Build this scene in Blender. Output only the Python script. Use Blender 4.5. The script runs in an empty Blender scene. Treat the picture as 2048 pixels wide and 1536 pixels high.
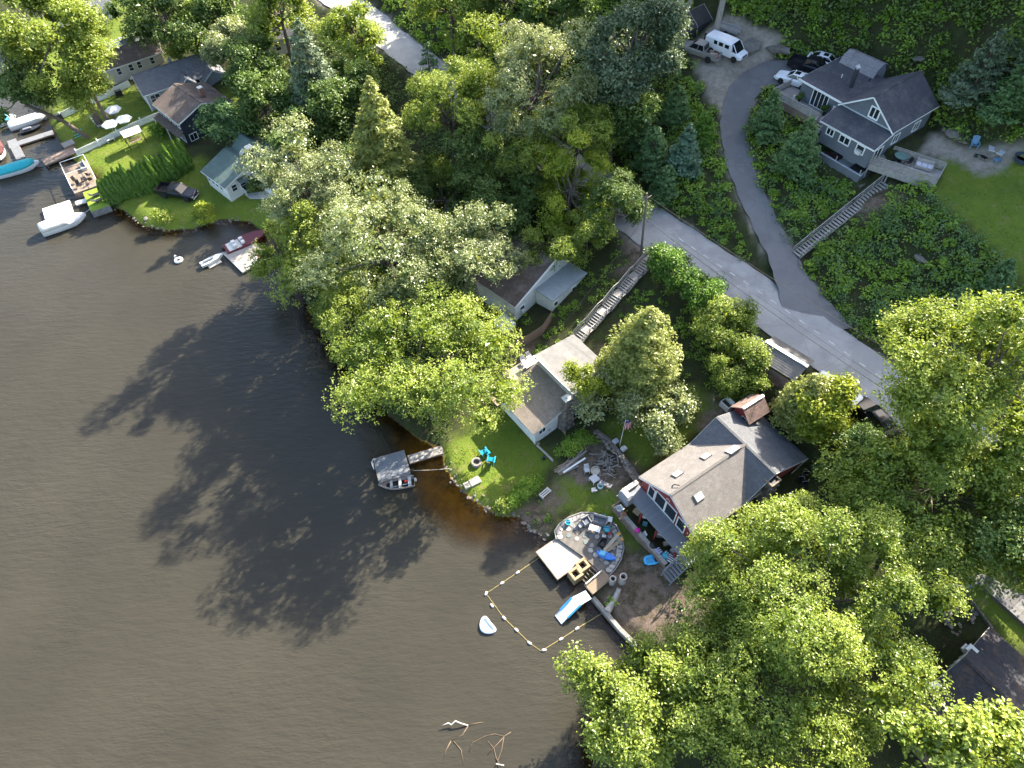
import bpy, bmesh, math, random
import numpy as np
from mathutils import Vector, Matrix
R_ = math.radians
sc = bpy.context.scene
col = sc.collection
# ---------------------------------------------------------------- camera
CAMH, FPX, CX, CY = 65.0, 1420.0, 1024.0, 768.0
nad = np.array([31., -1062., -FPX]); nad /= np.linalg.norm(nad)
wz = -nad; fw = np.array([0, 0, -1.]); wy = fw - wz * fw.dot(wz); wy /= np.linalg.norm(wy); wx = np.cross(wy, wz)
CR = np.array([wx, wy, wz])
cam = bpy.data.objects.new('camera', bpy.data.cameras.new('camera')); col.objects.link(cam)
cam.data.sensor_width = 36; cam.data.lens = 36 * FPX / 2048; cam.data.clip_start = 0.5; cam.data.clip_end = 3000
cam.matrix_world = Matrix.Translation((0, 0, CAMH)) @ Matrix(CR.tolist()).to_4x4()
sc.camera = cam
# ---------------------------------------------------------------- light
SUN_EL, SUN_AZ = R_(32.5), R_(41)          # azimuth from +Y towards +X
w = bpy.data.worlds.new('World'); sc.world = w; w.use_nodes = True
nt = w.node_tree; bg = nt.nodes['Background']; sky = nt.nodes.new('ShaderNodeTexSky')
sky.sky_type = 'NISHITA'; sky.sun_disc = False; sky.sun_elevation = SUN_EL; sky.sun_rotation = SUN_AZ
sky.air_density = 1.0; sky.dust_density = 2.5; sky.ozone_density = 0.7
nt.links.new(sky.outputs[0], bg.inputs[0]); bg.inputs[1].default_value = 0.13
sd = Vector((math.cos(SUN_EL) * math.sin(SUN_AZ), math.cos(SUN_EL) * math.cos(SUN_AZ), math.sin(SUN_EL)))
sun = bpy.data.objects.new('sun', bpy.data.lights.new('sun', 'SUN')); col.objects.link(sun)
sun.data.energy = 5.0; sun.data.angle = R_(0.6); sun.data.color = (1.0, 0.92, 0.78)
sun.rotation_euler = sd.to_track_quat('Z', 'Y').to_euler(); sun.location = (60, 60, 120)
vs = sc.view_settings; vs.view_transform = 'Standard'; vs.look = 'None'; vs.exposure = 2.15; vs.gamma = 1.0; vs.use_curve_mapping = False
sc.cycles.max_bounces = 4; sc.cycles.diffuse_bounces = 2; sc.cycles.glossy_bounces = 2; sc.cycles.transmission_bounces = 2; sc.cycles.use_adaptive_sampling = True; sc.cycles.adaptive_threshold = .02; sc.cycles.transparent_max_bounces = 6; sc.cycles.caustics_reflective = False; sc.cycles.caustics_refractive = False
# ---------------------------------------------------------------- helpers
def P(u, v, z=0.0):
    d = CR @ np.array([u - CX, -(v - CY), -FPX]); t = (z - CAMH) / d[2]
    return np.array([d[0] * t, d[1] * t, z])
def pxm(p):                              # photo pixels per metre at a point
    c = CR.T @ (np.array(p, float) - [0, 0, CAMH]); return FPX / -c[2]
def tag(o, label, cat, group=None, kind=None):
    if label: o['label'] = label
    if cat: o['category'] = cat
    if group: o['group'] = group
    if kind: o['kind'] = kind
    return o
def link(name, me, mat=None, parent=None, loc=None, rot=None):
    o = bpy.data.objects.new(name, me); col.objects.link(o)
    if mat is not None and me is not None:
        for m in (mat if isinstance(mat, (list, tuple)) else [mat]): me.materials.append(m)
    if parent: o.parent = parent
    if loc is not None: o.location = loc
    if rot is not None: o.rotation_euler = rot
    return o
def thing(name, label, cat, loc=(0, 0, 0), rz=0, group=None):
    o = bpy.data.objects.new(name, None); col.objects.link(o)
    o.empty_display_size = .3; o.location = loc; o.rotation_euler = (0, 0, rz)
    return tag(o, label, cat, group)
def kids(o): return [c for c in bpy.data.objects if c.parent == o]
def copy_tree(o, parent=None, km=None):
    if km is None:
        km = {}
        for c in bpy.data.objects:
            if c.parent: km.setdefault(c.parent.name, []).append(c)
    c = o.copy(); col.objects.link(c); c.parent = parent
    for ch in km.get(o.name, []): copy_tree(ch, c, km)
    return c
def np_mesh(name, V, Fq, attrs=None, smooth=False, uv=None):
    V = np.asarray(V, np.float32); Fq = np.asarray(Fq, np.int32); k = Fq.shape[1]
    me = bpy.data.meshes.new(name)
    me.vertices.add(len(V)); me.vertices.foreach_set('co', V.ravel())
    me.loops.add(Fq.size); me.loops.foreach_set('vertex_index', Fq.ravel())
    me.polygons.add(len(Fq)); me.polygons.foreach_set('loop_start', np.arange(len(Fq), dtype=np.int32) * k)
    me.polygons.foreach_set('use_smooth', np.full(len(Fq), smooth, bool))
    me.update(calc_edges=True)
    for n, a in (attrs or {}).items():
        at = me.attributes.new(n, 'FLOAT', 'POINT'); at.data.foreach_set('value', np.asarray(a, np.float32))
    return me
class MB:
    """collects boxes, bars, tubes and panels; build() links them as one mesh"""
    def __init__(s): s.v = []; s.f = []; s.uv = {}
    def add(s, vs, fs, uvs=None):
        b = len(s.v); s.v += [tuple(map(float, p)) for p in vs]
        for i, f in enumerate(fs):
            if uvs: s.uv[len(s.f)] = uvs[i]
            s.f.append(tuple(b + j for j in f))
        return s
    def box(s, x0, x1, y0, y1, z0, z1):
        return s.add([(x0, y0, z0), (x1, y0, z0), (x1, y1, z0), (x0, y1, z0), (x0, y0, z1), (x1, y0, z1), (x1, y1, z1), (x0, y1, z1)],
                     [(3, 2, 1, 0), (4, 5, 6, 7), (0, 1, 5, 4), (1, 2, 6, 5), (2, 3, 7, 6), (3, 0, 4, 7)])
    def cbox(s, c, sx, sy, sz, rz=0, tilt=0, taper=1.0):
        vs = []
        for z in (-1, 1):
            k = taper if z > 0 else 1
            for x, y in ((-1, -1), (1, -1), (1, 1), (-1, 1)):
                vs.append(Vector((x * sx / 2 * k, y * sy / 2 * k, z * sz / 2)))
        m = Matrix.Rotation(rz, 3, 'Z') @ Matrix.Rotation(tilt, 3, 'X')
        return s.add([m @ v + Vector(c) for v in vs], [(3, 2, 1, 0), (4, 5, 6, 7), (0, 1, 5, 4), (1, 2, 6, 5), (2, 3, 7, 6), (3, 0, 4, 7)])
    def bar(s, a, b, wd, h=None, up=(0, 0, 1)):
        a = Vector(a); b = Vector(b); d = (b - a).normalized(); h = h or wd
        up = Vector(up)
        if abs(d.dot(up)) > .98: up = Vector((1, 0, 0))
        x = d.cross(up).normalized(); y = x.cross(d).normalized()
        vs = [p + x * i * wd / 2 + y * j * h / 2 for p in (a, b) for i, j in ((-1, -1), (1, -1), (1, 1), (-1, 1))]
        return s.add(vs, [(0, 1, 2, 3), (7, 6, 5, 4), (0, 4, 5, 1), (1, 5, 6, 2), (2, 6, 7, 3), (3, 7, 4, 0)])
    def tube(s, pts, rs, n=6, cap=True):
        pts = [Vector(p) for p in pts]
        if not isinstance(rs, (list, tuple)): rs = [rs] * len(pts)
        b = len(s.v); x = None
        for i, p in enumerate(pts):
            d = (pts[min(i + 1, len(pts) - 1)] - pts[max(i - 1, 0)]).normalized()
            if x is None: x = d.orthogonal().normalized()
            x = (x - d * x.dot(d)).normalized(); y = d.cross(x)
            for k in range(n):
                a = 2 * math.pi * k / n; s.v.append(tuple(p + (x * math.cos(a) + y * math.sin(a)) * rs[i]))
        for i in range(len(pts) - 1):
            for k in range(n):
                s.f.append((b + i * n + k, b + i * n + (k + 1) % n, b + (i + 1) * n + (k + 1) % n, b + (i + 1) * n + k))
        if cap:
            s.f.append(tuple(b + k for k in reversed(range(n)))); s.f.append(tuple(b + (len(pts) - 1) * n + k for k in range(n)))
        return s
    def lathe(s, prof, n=12, c=(0, 0, 0), sx=1, sy=1):
        b = len(s.v)
        for r, z in prof:
            for k in range(n):
                a = 2 * math.pi * k / n; s.v.append((c[0] + r * math.cos(a) * sx, c[1] + r * math.sin(a) * sy, c[2] + z))
        for i in range(len(prof) - 1):
            for k in range(n): s.f.append((b + i * n + k, b + i * n + (k + 1) % n, b + (i + 1) * n + (k + 1) % n, b + (i + 1) * n + k))
        if prof[0][0] > 1e-4: s.f.append(tuple(b + k for k in reversed(range(n))))
        if prof[-1][0] > 1e-4: s.f.append(tuple(b + (len(prof) - 1) * n + k for k in range(n)))
        return s
    def prism(s, poly, z0, z1):
        n = len(poly); z0 = z0 if isinstance(z0, (list, tuple)) else [z0] * n; z1 = z1 if isinstance(z1, (list, tuple)) else [z1] * n
        return s.add([(p[0], p[1], z0[i]) for i, p in enumerate(poly)] + [(p[0], p[1], z1[i]) for i, p in enumerate(poly)],
                     [tuple(reversed(range(n))), tuple(range(n, 2 * n))] + [(i, (i + 1) % n, n + (i + 1) % n, n + i) for i in range(n)])
    def loft(s, rings, cap=True):
        b = len(s.v); n = len(rings[0])
        for r in rings: s.v += [tuple(map(float, p)) for p in r]
        for i in range(len(rings) - 1):
            for k in range(n): s.f.append((b + i * n + k, b + i * n + (k + 1) % n, b + (i + 1) * n + (k + 1) % n, b + (i + 1) * n + k))
        if cap: s.f.append(tuple(b + k for k in reversed(range(n)))); s.f.append(tuple(b + (len(rings) - 1) * n + k for k in range(n)))
        return s
    def mesh(s, name, smooth=False, angle=None):
        me = bpy.data.meshes.new(name); me.from_pydata(s.v, [], s.f)
        if s.uv:
            ul = me.uv_layers.new(name='UVMap')
            for fi, u in s.uv.items():
                ls = me.polygons[fi].loop_start
                for k, q in enumerate(u): ul.data[ls + k].uv = q
        if smooth:
            me.polygons.foreach_set('use_smooth', [True] * len(me.polygons))
            if angle:
                try: me.set_sharp_from_angle(angle=R_(angle))
                except Exception: pass
        me.update(); return me
    def build(s, name, mat, parent=None, smooth=False, angle=None, fix=True, loc=None, rot=None, bevel=0):
        me = s.mesh(name, smooth, angle)
        if fix or bevel:
            bm = bmesh.new(); bm.from_mesh(me)
            if bevel: bmesh.ops.bevel(bm, geom=bm.edges[:], offset=bevel, segments=1, affect='EDGES')
            if fix: bmesh.ops.recalc_face_normals(bm, faces=bm.faces[:])
            bm.to_mesh(me); bm.free()
        return link(name, me, mat, parent, loc, rot)
# ---------------------------------------------------------------- materials
def nmat(name):
    m = bpy.data.materials.new(name); m.use_nodes = True; return m, m.node_tree, m.node_tree.nodes['Principled BSDF']
def mixc(nt, fac, a, b, mode='MIX'):
    n = nt.nodes.new('ShaderNodeMix'); n.data_type = 'RGBA'; n.blend_type = mode
    for s, v in ((n.inputs[0], fac), (n.inputs[6], a), (n.inputs[7], b)):
        if hasattr(v, 'links') or hasattr(v, 'is_linked'): nt.links.new(v, s)
        elif isinstance(v, (int, float)): s.default_value = v
        else: s.default_value = (*v, 1) if len(v) == 3 else v
    return n.outputs[2]
def noise(nt, scale, detail=4, rough=.6, vec=None, dim='3D'):
    n = nt.nodes.new('ShaderNodeTexNoise'); n.inputs['Scale'].default_value = scale; n.inputs['Detail'].default_value = detail; n.inputs['Roughness'].default_value = rough
    if vec is not None: nt.links.new(vec, n.inputs['Vector'])
    return n.outputs[0]
def ramp(nt, x, pts):
    r = nt.nodes.new('ShaderNodeValToRGB'); e = r.color_ramp.elements
    while len(e) < len(pts): e.new(.5)
    for i, (p, c) in enumerate(pts):
        e[i].position = p; e[i].color = (c, c, c, 1) if isinstance(c, (int, float)) else (*c, 1)
    nt.links.new(x, r.inputs[0]); return r.outputs[0]
def coord(nt, kind='Object'):
    return nt.nodes.new('ShaderNodeTexCoord').outputs[kind]
def bump(nt, bs, h, strength=.3, dist=.05):
    b = nt.nodes.new('ShaderNodeBump'); b.inputs['Strength'].default_value = strength; b.inputs['Distance'].default_value = dist
    nt.links.new(h, b.inputs['Height']); nt.links.new(b.outputs[0], bs.inputs['Normal'])
def attr(nt, name):
    a = nt.nodes.new('ShaderNodeAttribute'); a.attribute_name = name; return a.outputs['Fac']
_M = {}
def M(name, c, rough=.7, var=.18, scale=2.5, bmp=0., bs=20., spec=.4, metal=0., dirt=None, stretch=None):
    """a painted, wooden, metal or stone surface with uneven tone"""
    if name in _M: return _M[name]
    m, nt, b = nmat(name); v = coord(nt)
    if stretch:
        mp = nt.nodes.new('ShaderNodeMapping'); mp.inputs['Scale'].default_value = stretch; nt.links.new(v, mp.inputs[0]); v = mp.outputs[0]
    n = noise(nt, scale, 6, .65, v)
    lo = tuple(x * (1 - var) for x in c); hi = tuple(min(1, x * (1 + var)) for x in c)
    o = mixc(nt, ramp(nt, n, [(.3, 0.), (.7, 1.)]), lo, hi)
    if dirt:
        n2 = noise(nt, scale * .45, 8, .7, v); o = mixc(nt, ramp(nt, n2, [(.48, 0.), (.68, .8)]), o, dirt)
    nt.links.new(o, b.inputs['Base Color'])
    b.inputs['Roughness'].default_value = rough; b.inputs['Specular IOR Level'].default_value = spec; b.inputs['Metallic'].default_value = metal
    if bmp: bump(nt, b, noise(nt, bs, 5, .6, v), bmp, .03)
    _M[name] = m; return m
def shingle_mat(name, c1, c2, cm, row=.14, wid=.3, stain=None, rough=.95):
    m, nt, b = nmat(name); uv = coord(nt, 'UV')
    br = nt.nodes.new('ShaderNodeTexBrick'); nt.links.new(uv, br.inputs[0])
    br.inputs['Scale'].default_value = 1; br.inputs['Row Height'].default_value = row; br.inputs['Brick Width'].default_value = wid
    br.inputs['Mortar Size'].default_value = .012; br.inputs['Mortar Smooth'].default_value = .3; br.inputs['Bias'].default_value = 0
    for k, c in (('Color1', c1), ('Color2', c2), ('Mortar', cm)): br.inputs[k].default_value = (*c, 1)
    v = coord(nt); o = mixc(nt, ramp(nt, noise(nt, 1.2, 7, .7, v), [(.3, 0.), (.72, .75)]), br.outputs[0], tuple(x * .5 for x in c1))
    o = mixc(nt, ramp(nt, noise(nt, 14, 3, .6, v), [(.35, 0.), (.7, .35)]), o, tuple(min(1, x * 1.5) for x in c2))
    if stain: o = mixc(nt, ramp(nt, noise(nt, .55, 6, .75, v), [(.5, 0.), (.66, .75)]), o, stain)
    nt.links.new(o, b.inputs['Base Color']); b.inputs['Roughness'].default_value = rough; b.inputs['Specular IOR Level'].default_value = .2
    bump(nt, b, br.outputs['Fac'], -.5, .015); return m
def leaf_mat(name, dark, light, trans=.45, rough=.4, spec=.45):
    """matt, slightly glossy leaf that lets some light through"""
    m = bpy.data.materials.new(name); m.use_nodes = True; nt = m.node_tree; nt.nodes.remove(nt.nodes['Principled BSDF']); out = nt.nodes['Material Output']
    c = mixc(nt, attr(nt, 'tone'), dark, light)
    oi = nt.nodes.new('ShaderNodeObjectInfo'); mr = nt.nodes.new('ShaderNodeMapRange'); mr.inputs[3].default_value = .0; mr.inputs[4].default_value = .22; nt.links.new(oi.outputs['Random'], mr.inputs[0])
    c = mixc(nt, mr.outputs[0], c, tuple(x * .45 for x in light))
    df = nt.nodes.new('ShaderNodeBsdfDiffuse'); nt.links.new(c, df.inputs[0])
    tr = nt.nodes.new('ShaderNodeBsdfTranslucent'); nt.links.new(mixc(nt, .5, c, (light[0] * 1.4, light[1] * 1.3, light[2] * .6)), tr.inputs[0])
    mx = nt.nodes.new('ShaderNodeMixShader'); mx.inputs[0].default_value = trans; nt.links.new(df.outputs[0], mx.inputs[1]); nt.links.new(tr.outputs[0], mx.inputs[2])
    gl = nt.nodes.new('ShaderNodeBsdfGlossy'); gl.inputs['Roughness'].default_value = rough; gl.inputs[0].default_value = (1, .98, .9, 1)
    m2 = nt.nodes.new('ShaderNodeMixShader'); m2.inputs[0].default_value = .026 * spec / .45; nt.links.new(mx.outputs[0], m2.inputs[1]); nt.links.new(gl.outputs[0], m2.inputs[2])
    nt.links.new(m2.outputs[0], out.inputs[0]); return m
# ---------------------------------------------------------------- terrain heights
ctl_px = [(220, 210, 1.0), (150, 230, .8), (340, 200, 1.6), (460, 160, 3.5), (400, 60, 3.8), (300, 50, 2.6), (200, 70, 1.5), (60, 60, .8), (520, 60, 6), (600, 40, 7.2),
    (560, 230, 4.2), (640, 260, 4.5), (480, 340, 1.8), (340, 400, 1.2), (250, 350, .9), (420, 410, 1.2), (620, 380, 2.4), (700, 330, 4.0), (820, 330, 4.2), (950, 380, 4.4),
    (1000, 620, 2.0), (900, 560, 1.6), (760, 560, 1.2), (1060, 560, 2.6), (1120, 620, 3.2), (1180, 560, 4.6), (1030, 690, 2.0), (1100, 440, 4.6), (1200, 470, 6.0), (1270, 450, 7.2),
    (960, 830, .9), (1003, 817, 1.0), (1070, 888, 1.0), (1100, 760, 2.4), (1150, 690, 3.3), (1200, 720, 3.6), (1260, 620, 5.4), (1330, 640, 5.8), (1400, 700, 5.2), (1440, 760, 5.2),
    (1180, 880, 1.7), (1110, 930, 1.1), (1180, 970, 1.3), (1250, 900, 2.4), (1330, 860, 3.0), (1250, 1040, 1.4), (1310, 1120, 1.5), (1280, 1220, .9), (1360, 1200, 1.6), (1450, 1080, 3.0),
    (1500, 800, 5.0), (1600, 860, 5.2), (1640, 940, 4.6), (1560, 1010, 3.6), (1700, 880, 5.8), (1760, 1000, 4.8), (1600, 1200, 2.4), (1450, 1350, 1.2), (1700, 1400, 2.0), (1900, 1200, 3.6),
    (2000, 1180, 4.2), (1900, 1400, 2.6), (2048, 1400, 3.2), (1600, 1536, 1.6), (2000, 1000, 6.4), (1900, 850, 6.9),
    (1640, 560, 8.0), (1700, 620, 7.6), (1800, 650, 7.6), (1800, 550, 9.2), (1700, 500, 9.6), (1950, 600, 9.4), (2040, 560, 10.5), (1760, 430, 12.0), (1860, 430, 13.4), (1980, 400, 14.4),
    (2040, 470, 13.2), (1920, 510, 11.8), (1960, 320, 15.0), (1850, 280, 15.2), (1760, 390, 13.2), (1690, 350, 12.4), (1630, 300, 12.4), (1590, 400, 10.6), (1570, 300, 12.2), (1560, 210, 14.5),
    (1640, 220, 14.6), (1440, 110, 16.0), (1390, 90, 16.2), (1700, 160, 15.9), (1650, 120, 16.2), (1760, 100, 18.0), (1880, 180, 17.0), (1980, 240, 17.6), (2048, 200, 20.0), (1950, 80, 22.0),
    (1600, 50, 18.5), (1500, 40, 18.2), (1800, 20, 23), (2048, 20, 27), (1400, 200, 13.4), (1350, 300, 10.8), (1400, 400, 9.2), (1470, 480, 8.0), (1330, 330, 9.8), (1250, 250, 10), (1300, 100, 14.5),
    (1200, 20, 14.5), (1100, 60, 12.2), (1000, 40, 11.4), (900, 60, 10.6), (860, 20, 10.8), (1050, 190, 9.0), (1150, 230, 9.2), (780, 10, 10.0), (640, -20, 8.6)]
road_c = [(-60, 158, 9.2), (-45, 143, 9.0), (-31, 129, 8.7), (-27.1, 123.9, 8.6), (-22.4, 118.7, 8.5), (-18.6, 112.5, 8.4), (-13.5, 105.5, 8.2), (-8.2, 98.6, 8.0), (2.7, 84.7, 7.8), (13.6, 70.8, 7.5),
    (20.6, 62.4, 7.3), (27.6, 54.1, 7.2), (36, 43.3, 7.0), (46, 31, 6.8), (60, 12, 6.6), (75, -8, 6.5)]
drive_c = [(33.2, 49.0, 6.93), (32.3, 54.0, 7.22), (31.8, 56.8, 7.62), (31.3, 60, 8.2), (29.8, 66.2, 9.5), (28.6, 72.8, 11), (28.5, 77.5, 12.4), (29.3, 81.2, 13.9), (31.2, 84.2, 15.0), (34.2, 85.6, 15.6), (38.0, 85.4, 15.8), (42.4, 83.4, 15.9)]
drive_w = [3.6, 2.5, 1.85, 1.65, 1.65, 1.65, 1.65, 1.7, 1.9, 2.6, 3.0, 2.6]
C = [tuple(P(u, v, z)) for u, v, z in ctl_px]
C += [(-90, 170, 6), (-140, 200, 2), (-60, 200, 14), (0, 180, 18), (50, 170, 30), (90, 140, 36), (100, 90, 34), (78, 100, 29), (78, 70, 22), (70, 50, 13), (110, 40, 20), (80, 20, 10), (90, -20, 8), (40, 8, 2.5), (55, 25, 5.8), (30, 0, 1.2), (15, 8, .8)]
C += [(32.9 + 10.5 * t, 59.7 + 6.3 * t, 7.85 + 4.85 * t) for t in (0, .2, .4, .6, .8, 1)] + [(7.1 + 9.8 * t, 51.3 + 9.6 * t, 3.1 + 4.0 * t) for t in (0, .25, .5, .75, 1)]
C += [(x, y, z - .05) for x, y, z in road_c[1:-1]] + [(x, y, z - .05) for x, y, z in drive_c]
C = np.array(C)
def tps(r2): return np.where(r2 > 1e-9, r2 * np.log(np.maximum(r2, 1e-9)), 0) * .5
_s = 40.0; _xy = C[:, :2] / _s; _n = len(C)
K = tps(((_xy[:, None] - _xy[None]) ** 2).sum(-1)) + np.eye(_n) * 0.004
A = np.zeros((_n + 3, _n + 3)); A[:_n, :_n] = K; A[:_n, _n] = 1; A[:_n, _n + 1:] = _xy; A[_n, :_n] = 1; A[_n + 1:, :_n] = _xy.T
_wt = np.linalg.solve(A, np.concatenate([C[:, 2], np.zeros(3)]))
def rbf(X, Y):
    q = np.stack([np.ravel(X), np.ravel(Y)], 1) / _s; out = np.zeros(len(q))
    for i in range(0, len(q), 20000):
        b = q[i:i + 20000]; out[i:i + 20000] = tps(((b[:, None] - _xy[None]) ** 2).sum(-1)) @ _wt[:_n] + _wt[_n] + b @ _wt[_n + 1:]
    return np.clip(out, -1, 46).reshape(np.shape(X))
shore_px = [(-200, 20), (-60, 60), (0, 105), (55, 165), (92, 232), (128, 300), (150, 322), (165, 345), (192, 350), (202, 382), (216, 418), (240, 418), (262, 432), (285, 452), (330, 462), (392, 458), (440, 440), (500, 444),
    (530, 470), (560, 530), (600, 580), (630, 640), (670, 700), (720, 760), (775, 830), (840, 880), (882, 898), (888, 935), (910, 965), (945, 1000), (980, 1022), (1010, 1032), (1042, 1037), (1060, 1060), (1085, 1075), (1112, 1088),
    (1150, 1135), (1185, 1195), (1287, 1308), (1300, 1340), (1262, 1390), (1215, 1440), (1185, 1500), (1180, 1560), (1200, 1720)]
shore = [tuple(P(u, v, 0)[:2]) for u, v in shore_px]
land = np.array(shore + [(20, -40), (60, -250), (1200, -250), (1200, 1300), (-400, 1300), (-330, 500), (-170, 230)])
def inside(poly, X, Y):
    r = np.zeros(np.shape(X), bool); n = len(poly)
    for i in range(n):
        x1, y1 = poly[i]; x2, y2 = poly[(i + 1) % n]
        if y1 == y2: continue
        c = ((y1 > Y) != (y2 > Y)) & (X < (x2 - x1) * (Y - y1) / (y2 - y1) + x1); r ^= c
    return r
def dist_line(pts, X, Y, closed=False):
    d = np.full(np.shape(X), 1e9); T = np.zeros(np.shape(X)); n = len(pts); k = n if closed else n - 1
    for i in range(k):
        a = np.array(pts[i][:2]); b = np.array(pts[(i + 1) % n][:2]); ab = b - a; L = ab @ ab + 1e-12
        t = np.clip(((X - a[0]) * ab[0] + (Y - a[1]) * ab[1]) / L, 0, 1)
        e = np.hypot(X - a[0] - t * ab[0], Y - a[1] - t * ab[1]); m = e < d; d = np.where(m, e, d); T = np.where(m, i + t, T)
    return d, T
def sdist(poly, X, Y):
    d, _ = dist_line(poly, X, Y, True); return np.where(inside(poly, X, Y), d, -d)
pads = []   # (cx, cy, angle, half length, half width, z, blend)
def pad(cx, cy, ang, hl, hw, z, bl=1.5): pads.append((cx, cy, R_(ang), hl, hw, z, bl))
pad(1.9, 43.9, -54, 3.2, 1.4, 1.0, .8)        # cottage, lower part
pad(5.2, 46.8, -54, 3.2, 2.4, 2.6, 1.0)       # cottage, upper part
pad(17.0, 31.9, -57, 4.2, 4.6, 1.3, 1.2)      # red house wing
pad(24.1, 35.9, -57, 4.2, 3.4, 3.9, 1.2)      # red house back part
pad(6.9, 28.6, 34, 3.6, 3.2, .72, 1.0)        # patio
pad(44.9, 73.7, -54, 3.8, 4.0, 15.2, 1.5)     # grey house
pad(39.6, 70.6, -54, 3.6, 1.6, 12.7, 1.0)
pad(40.6, 78.4, -54, 3.0, 4.0, 15.6, 1.0)
def smooth(t): t = np.clip(t, 0, 1); return t * t * (3 - 2 * t)
def along(line, T, k=2):
    a = np.array([q[k] for q in line]); i = np.clip(T.astype(int), 0, len(a) - 2); return a[i] + (a[i + 1] - a[i]) * (T - i)
def road_hw(T): return along([(0, 0, h) for h in (2.7, 2.7, 2.7, 2.75, 2.8, 2.8, 2.75, 2.8, 3.1, 3.35, 3.4, 3.35, 3.3, 3.2, 3.2, 3.2)], T)
def height(X, Y):
    X = np.asarray(X, float); Y = np.asarray(Y, float); h = rbf(X, Y)
    for cx, cy, a, hl, hw, z, bl in pads:
        lx = (X - cx) * math.cos(a) + (Y - cy) * math.sin(a); ly = -(X - cx) * math.sin(a) + (Y - cy) * math.cos(a)
        e = np.hypot(np.maximum(np.abs(lx) - hl, 0), np.maximum(np.abs(ly) - hw, 0)); k = 1 - smooth(e / bl); h = h * (1 - k) + z * k
    d, T = dist_line(drive_c, X, Y); k = 1 - smooth((d - along([(0, 0, q) for q in drive_w], T) - .2) / 2.0); h = h * (1 - k) + (along(drive_c, T) - .12) * k
    d, T = dist_line(road_c, X, Y); k = 1 - smooth((d - road_hw(T) - .2) / 2.2); h = h * (1 - k) + (along(road_c, T) - .12) * k
    s = sdist(land, X, Y)
    top = .36 + np.clip(s - .5, 0, None) * .55
    up = np.minimum(np.maximum(h, .45), top); bank = np.where(s < .5, s / .5 * .36, up)
    return np.where(s > 0, bank, np.maximum(-.12 + s * .24, -3.2))
def hz(x, y): return float(height(np.array([x]), np.array([y]))[0])
def G(u, v, dz=0.0):
    """the point of the ground under a pixel"""
    z = 2.0
    for _ in range(24):
        p = P(u, v, z + dz); z = .55 * z + .45 * max(hz(p[0], p[1]), 0.0)
    p = P(u, v, z + dz); return Vector((p[0], p[1], z))
def axis(lo, hi, a, b, step, far):
    core = np.arange(a, b + step * .5, step); l = [a]; s = step
    while l[-1] > lo: s *= 1.35; l.append(l[-1] - s)
    r = [core[-1]]; s = step
    while r[-1] < hi: s *= 1.35; r.append(r[-1] + s)
    return np.concatenate([l[:0:-1], core, r[1:]])
gx = axis(-900, 1000, -104, 84, .66, 0); gy = axis(-400, 1200, 6, 150, .66, 0)
GX, GY = np.meshgrid(gx, gy); GZ = height(GX, GY)
_r = np.random.default_rng(3)
def vnoise(X, Y, s, seed):
    r = np.random.default_rng(seed); g = r.random((64, 64)); x = (X / s) % 63; y = (Y / s) % 63; i = x.astype(int); j = y.astype(int); a = smooth(x - i); b = smooth(y - j)
    return (g[j, i] * (1 - a) + g[j, i + 1] * a) * (1 - b) + (g[j + 1, i] * (1 - a) + g[j + 1, i + 1] * a) * b
_sd = sdist(land, GX, GY)
GZ = GZ + (_sd > 1.2) * (vnoise(GX, GY, 2.3, 5) - .5) * .10 * np.clip((_sd - 1.2) / 3, 0, 1)
_d, _T = dist_line(road_c, GX, GY); GZ = np.where(_d < road_hw(_T) + .1, along(road_c, _T) - .12, GZ)
_d, _T = dist_line(drive_c, GX, GY); GZ = np.where(_d < along([(0, 0, q) for q in drive_w], _T) + .1, np.minimum(GZ, along(drive_c, _T) - .12), GZ)
def hz(x, y):                              # ground height read off the finished sheet
    i = min(max(int(np.searchsorted(gx, x)) - 1, 0), len(gx) - 2); j = min(max(int(np.searchsorted(gy, y)) - 1, 0), len(gy) - 2)
    a = (x - gx[i]) / (gx[i + 1] - gx[i]); b = (y - gy[j]) / (gy[j + 1] - gy[j])
    return float((GZ[j, i] * (1 - a) + GZ[j, i + 1] * a) * (1 - b) + (GZ[j + 1, i] * (1 - a) + GZ[j + 1, i + 1] * a) * b)
def hzv(x, y):
    i = np.clip(np.searchsorted(gx, x) - 1, 0, len(gx) - 2); j = np.clip(np.searchsorted(gy, y) - 1, 0, len(gy) - 2); a = (x - gx[i]) / (gx[i + 1] - gx[i]); b = (y - gy[j]) / (gy[j + 1] - gy[j])
    return (GZ[j, i] * (1 - a) + GZ[j, i + 1] * a) * (1 - b) + (GZ[j + 1, i] * (1 - a) + GZ[j + 1, i + 1] * a) * b
def pxpoly(pts, z): return np.array([P(u, v, z)[:2] for u, v in pts])
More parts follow.
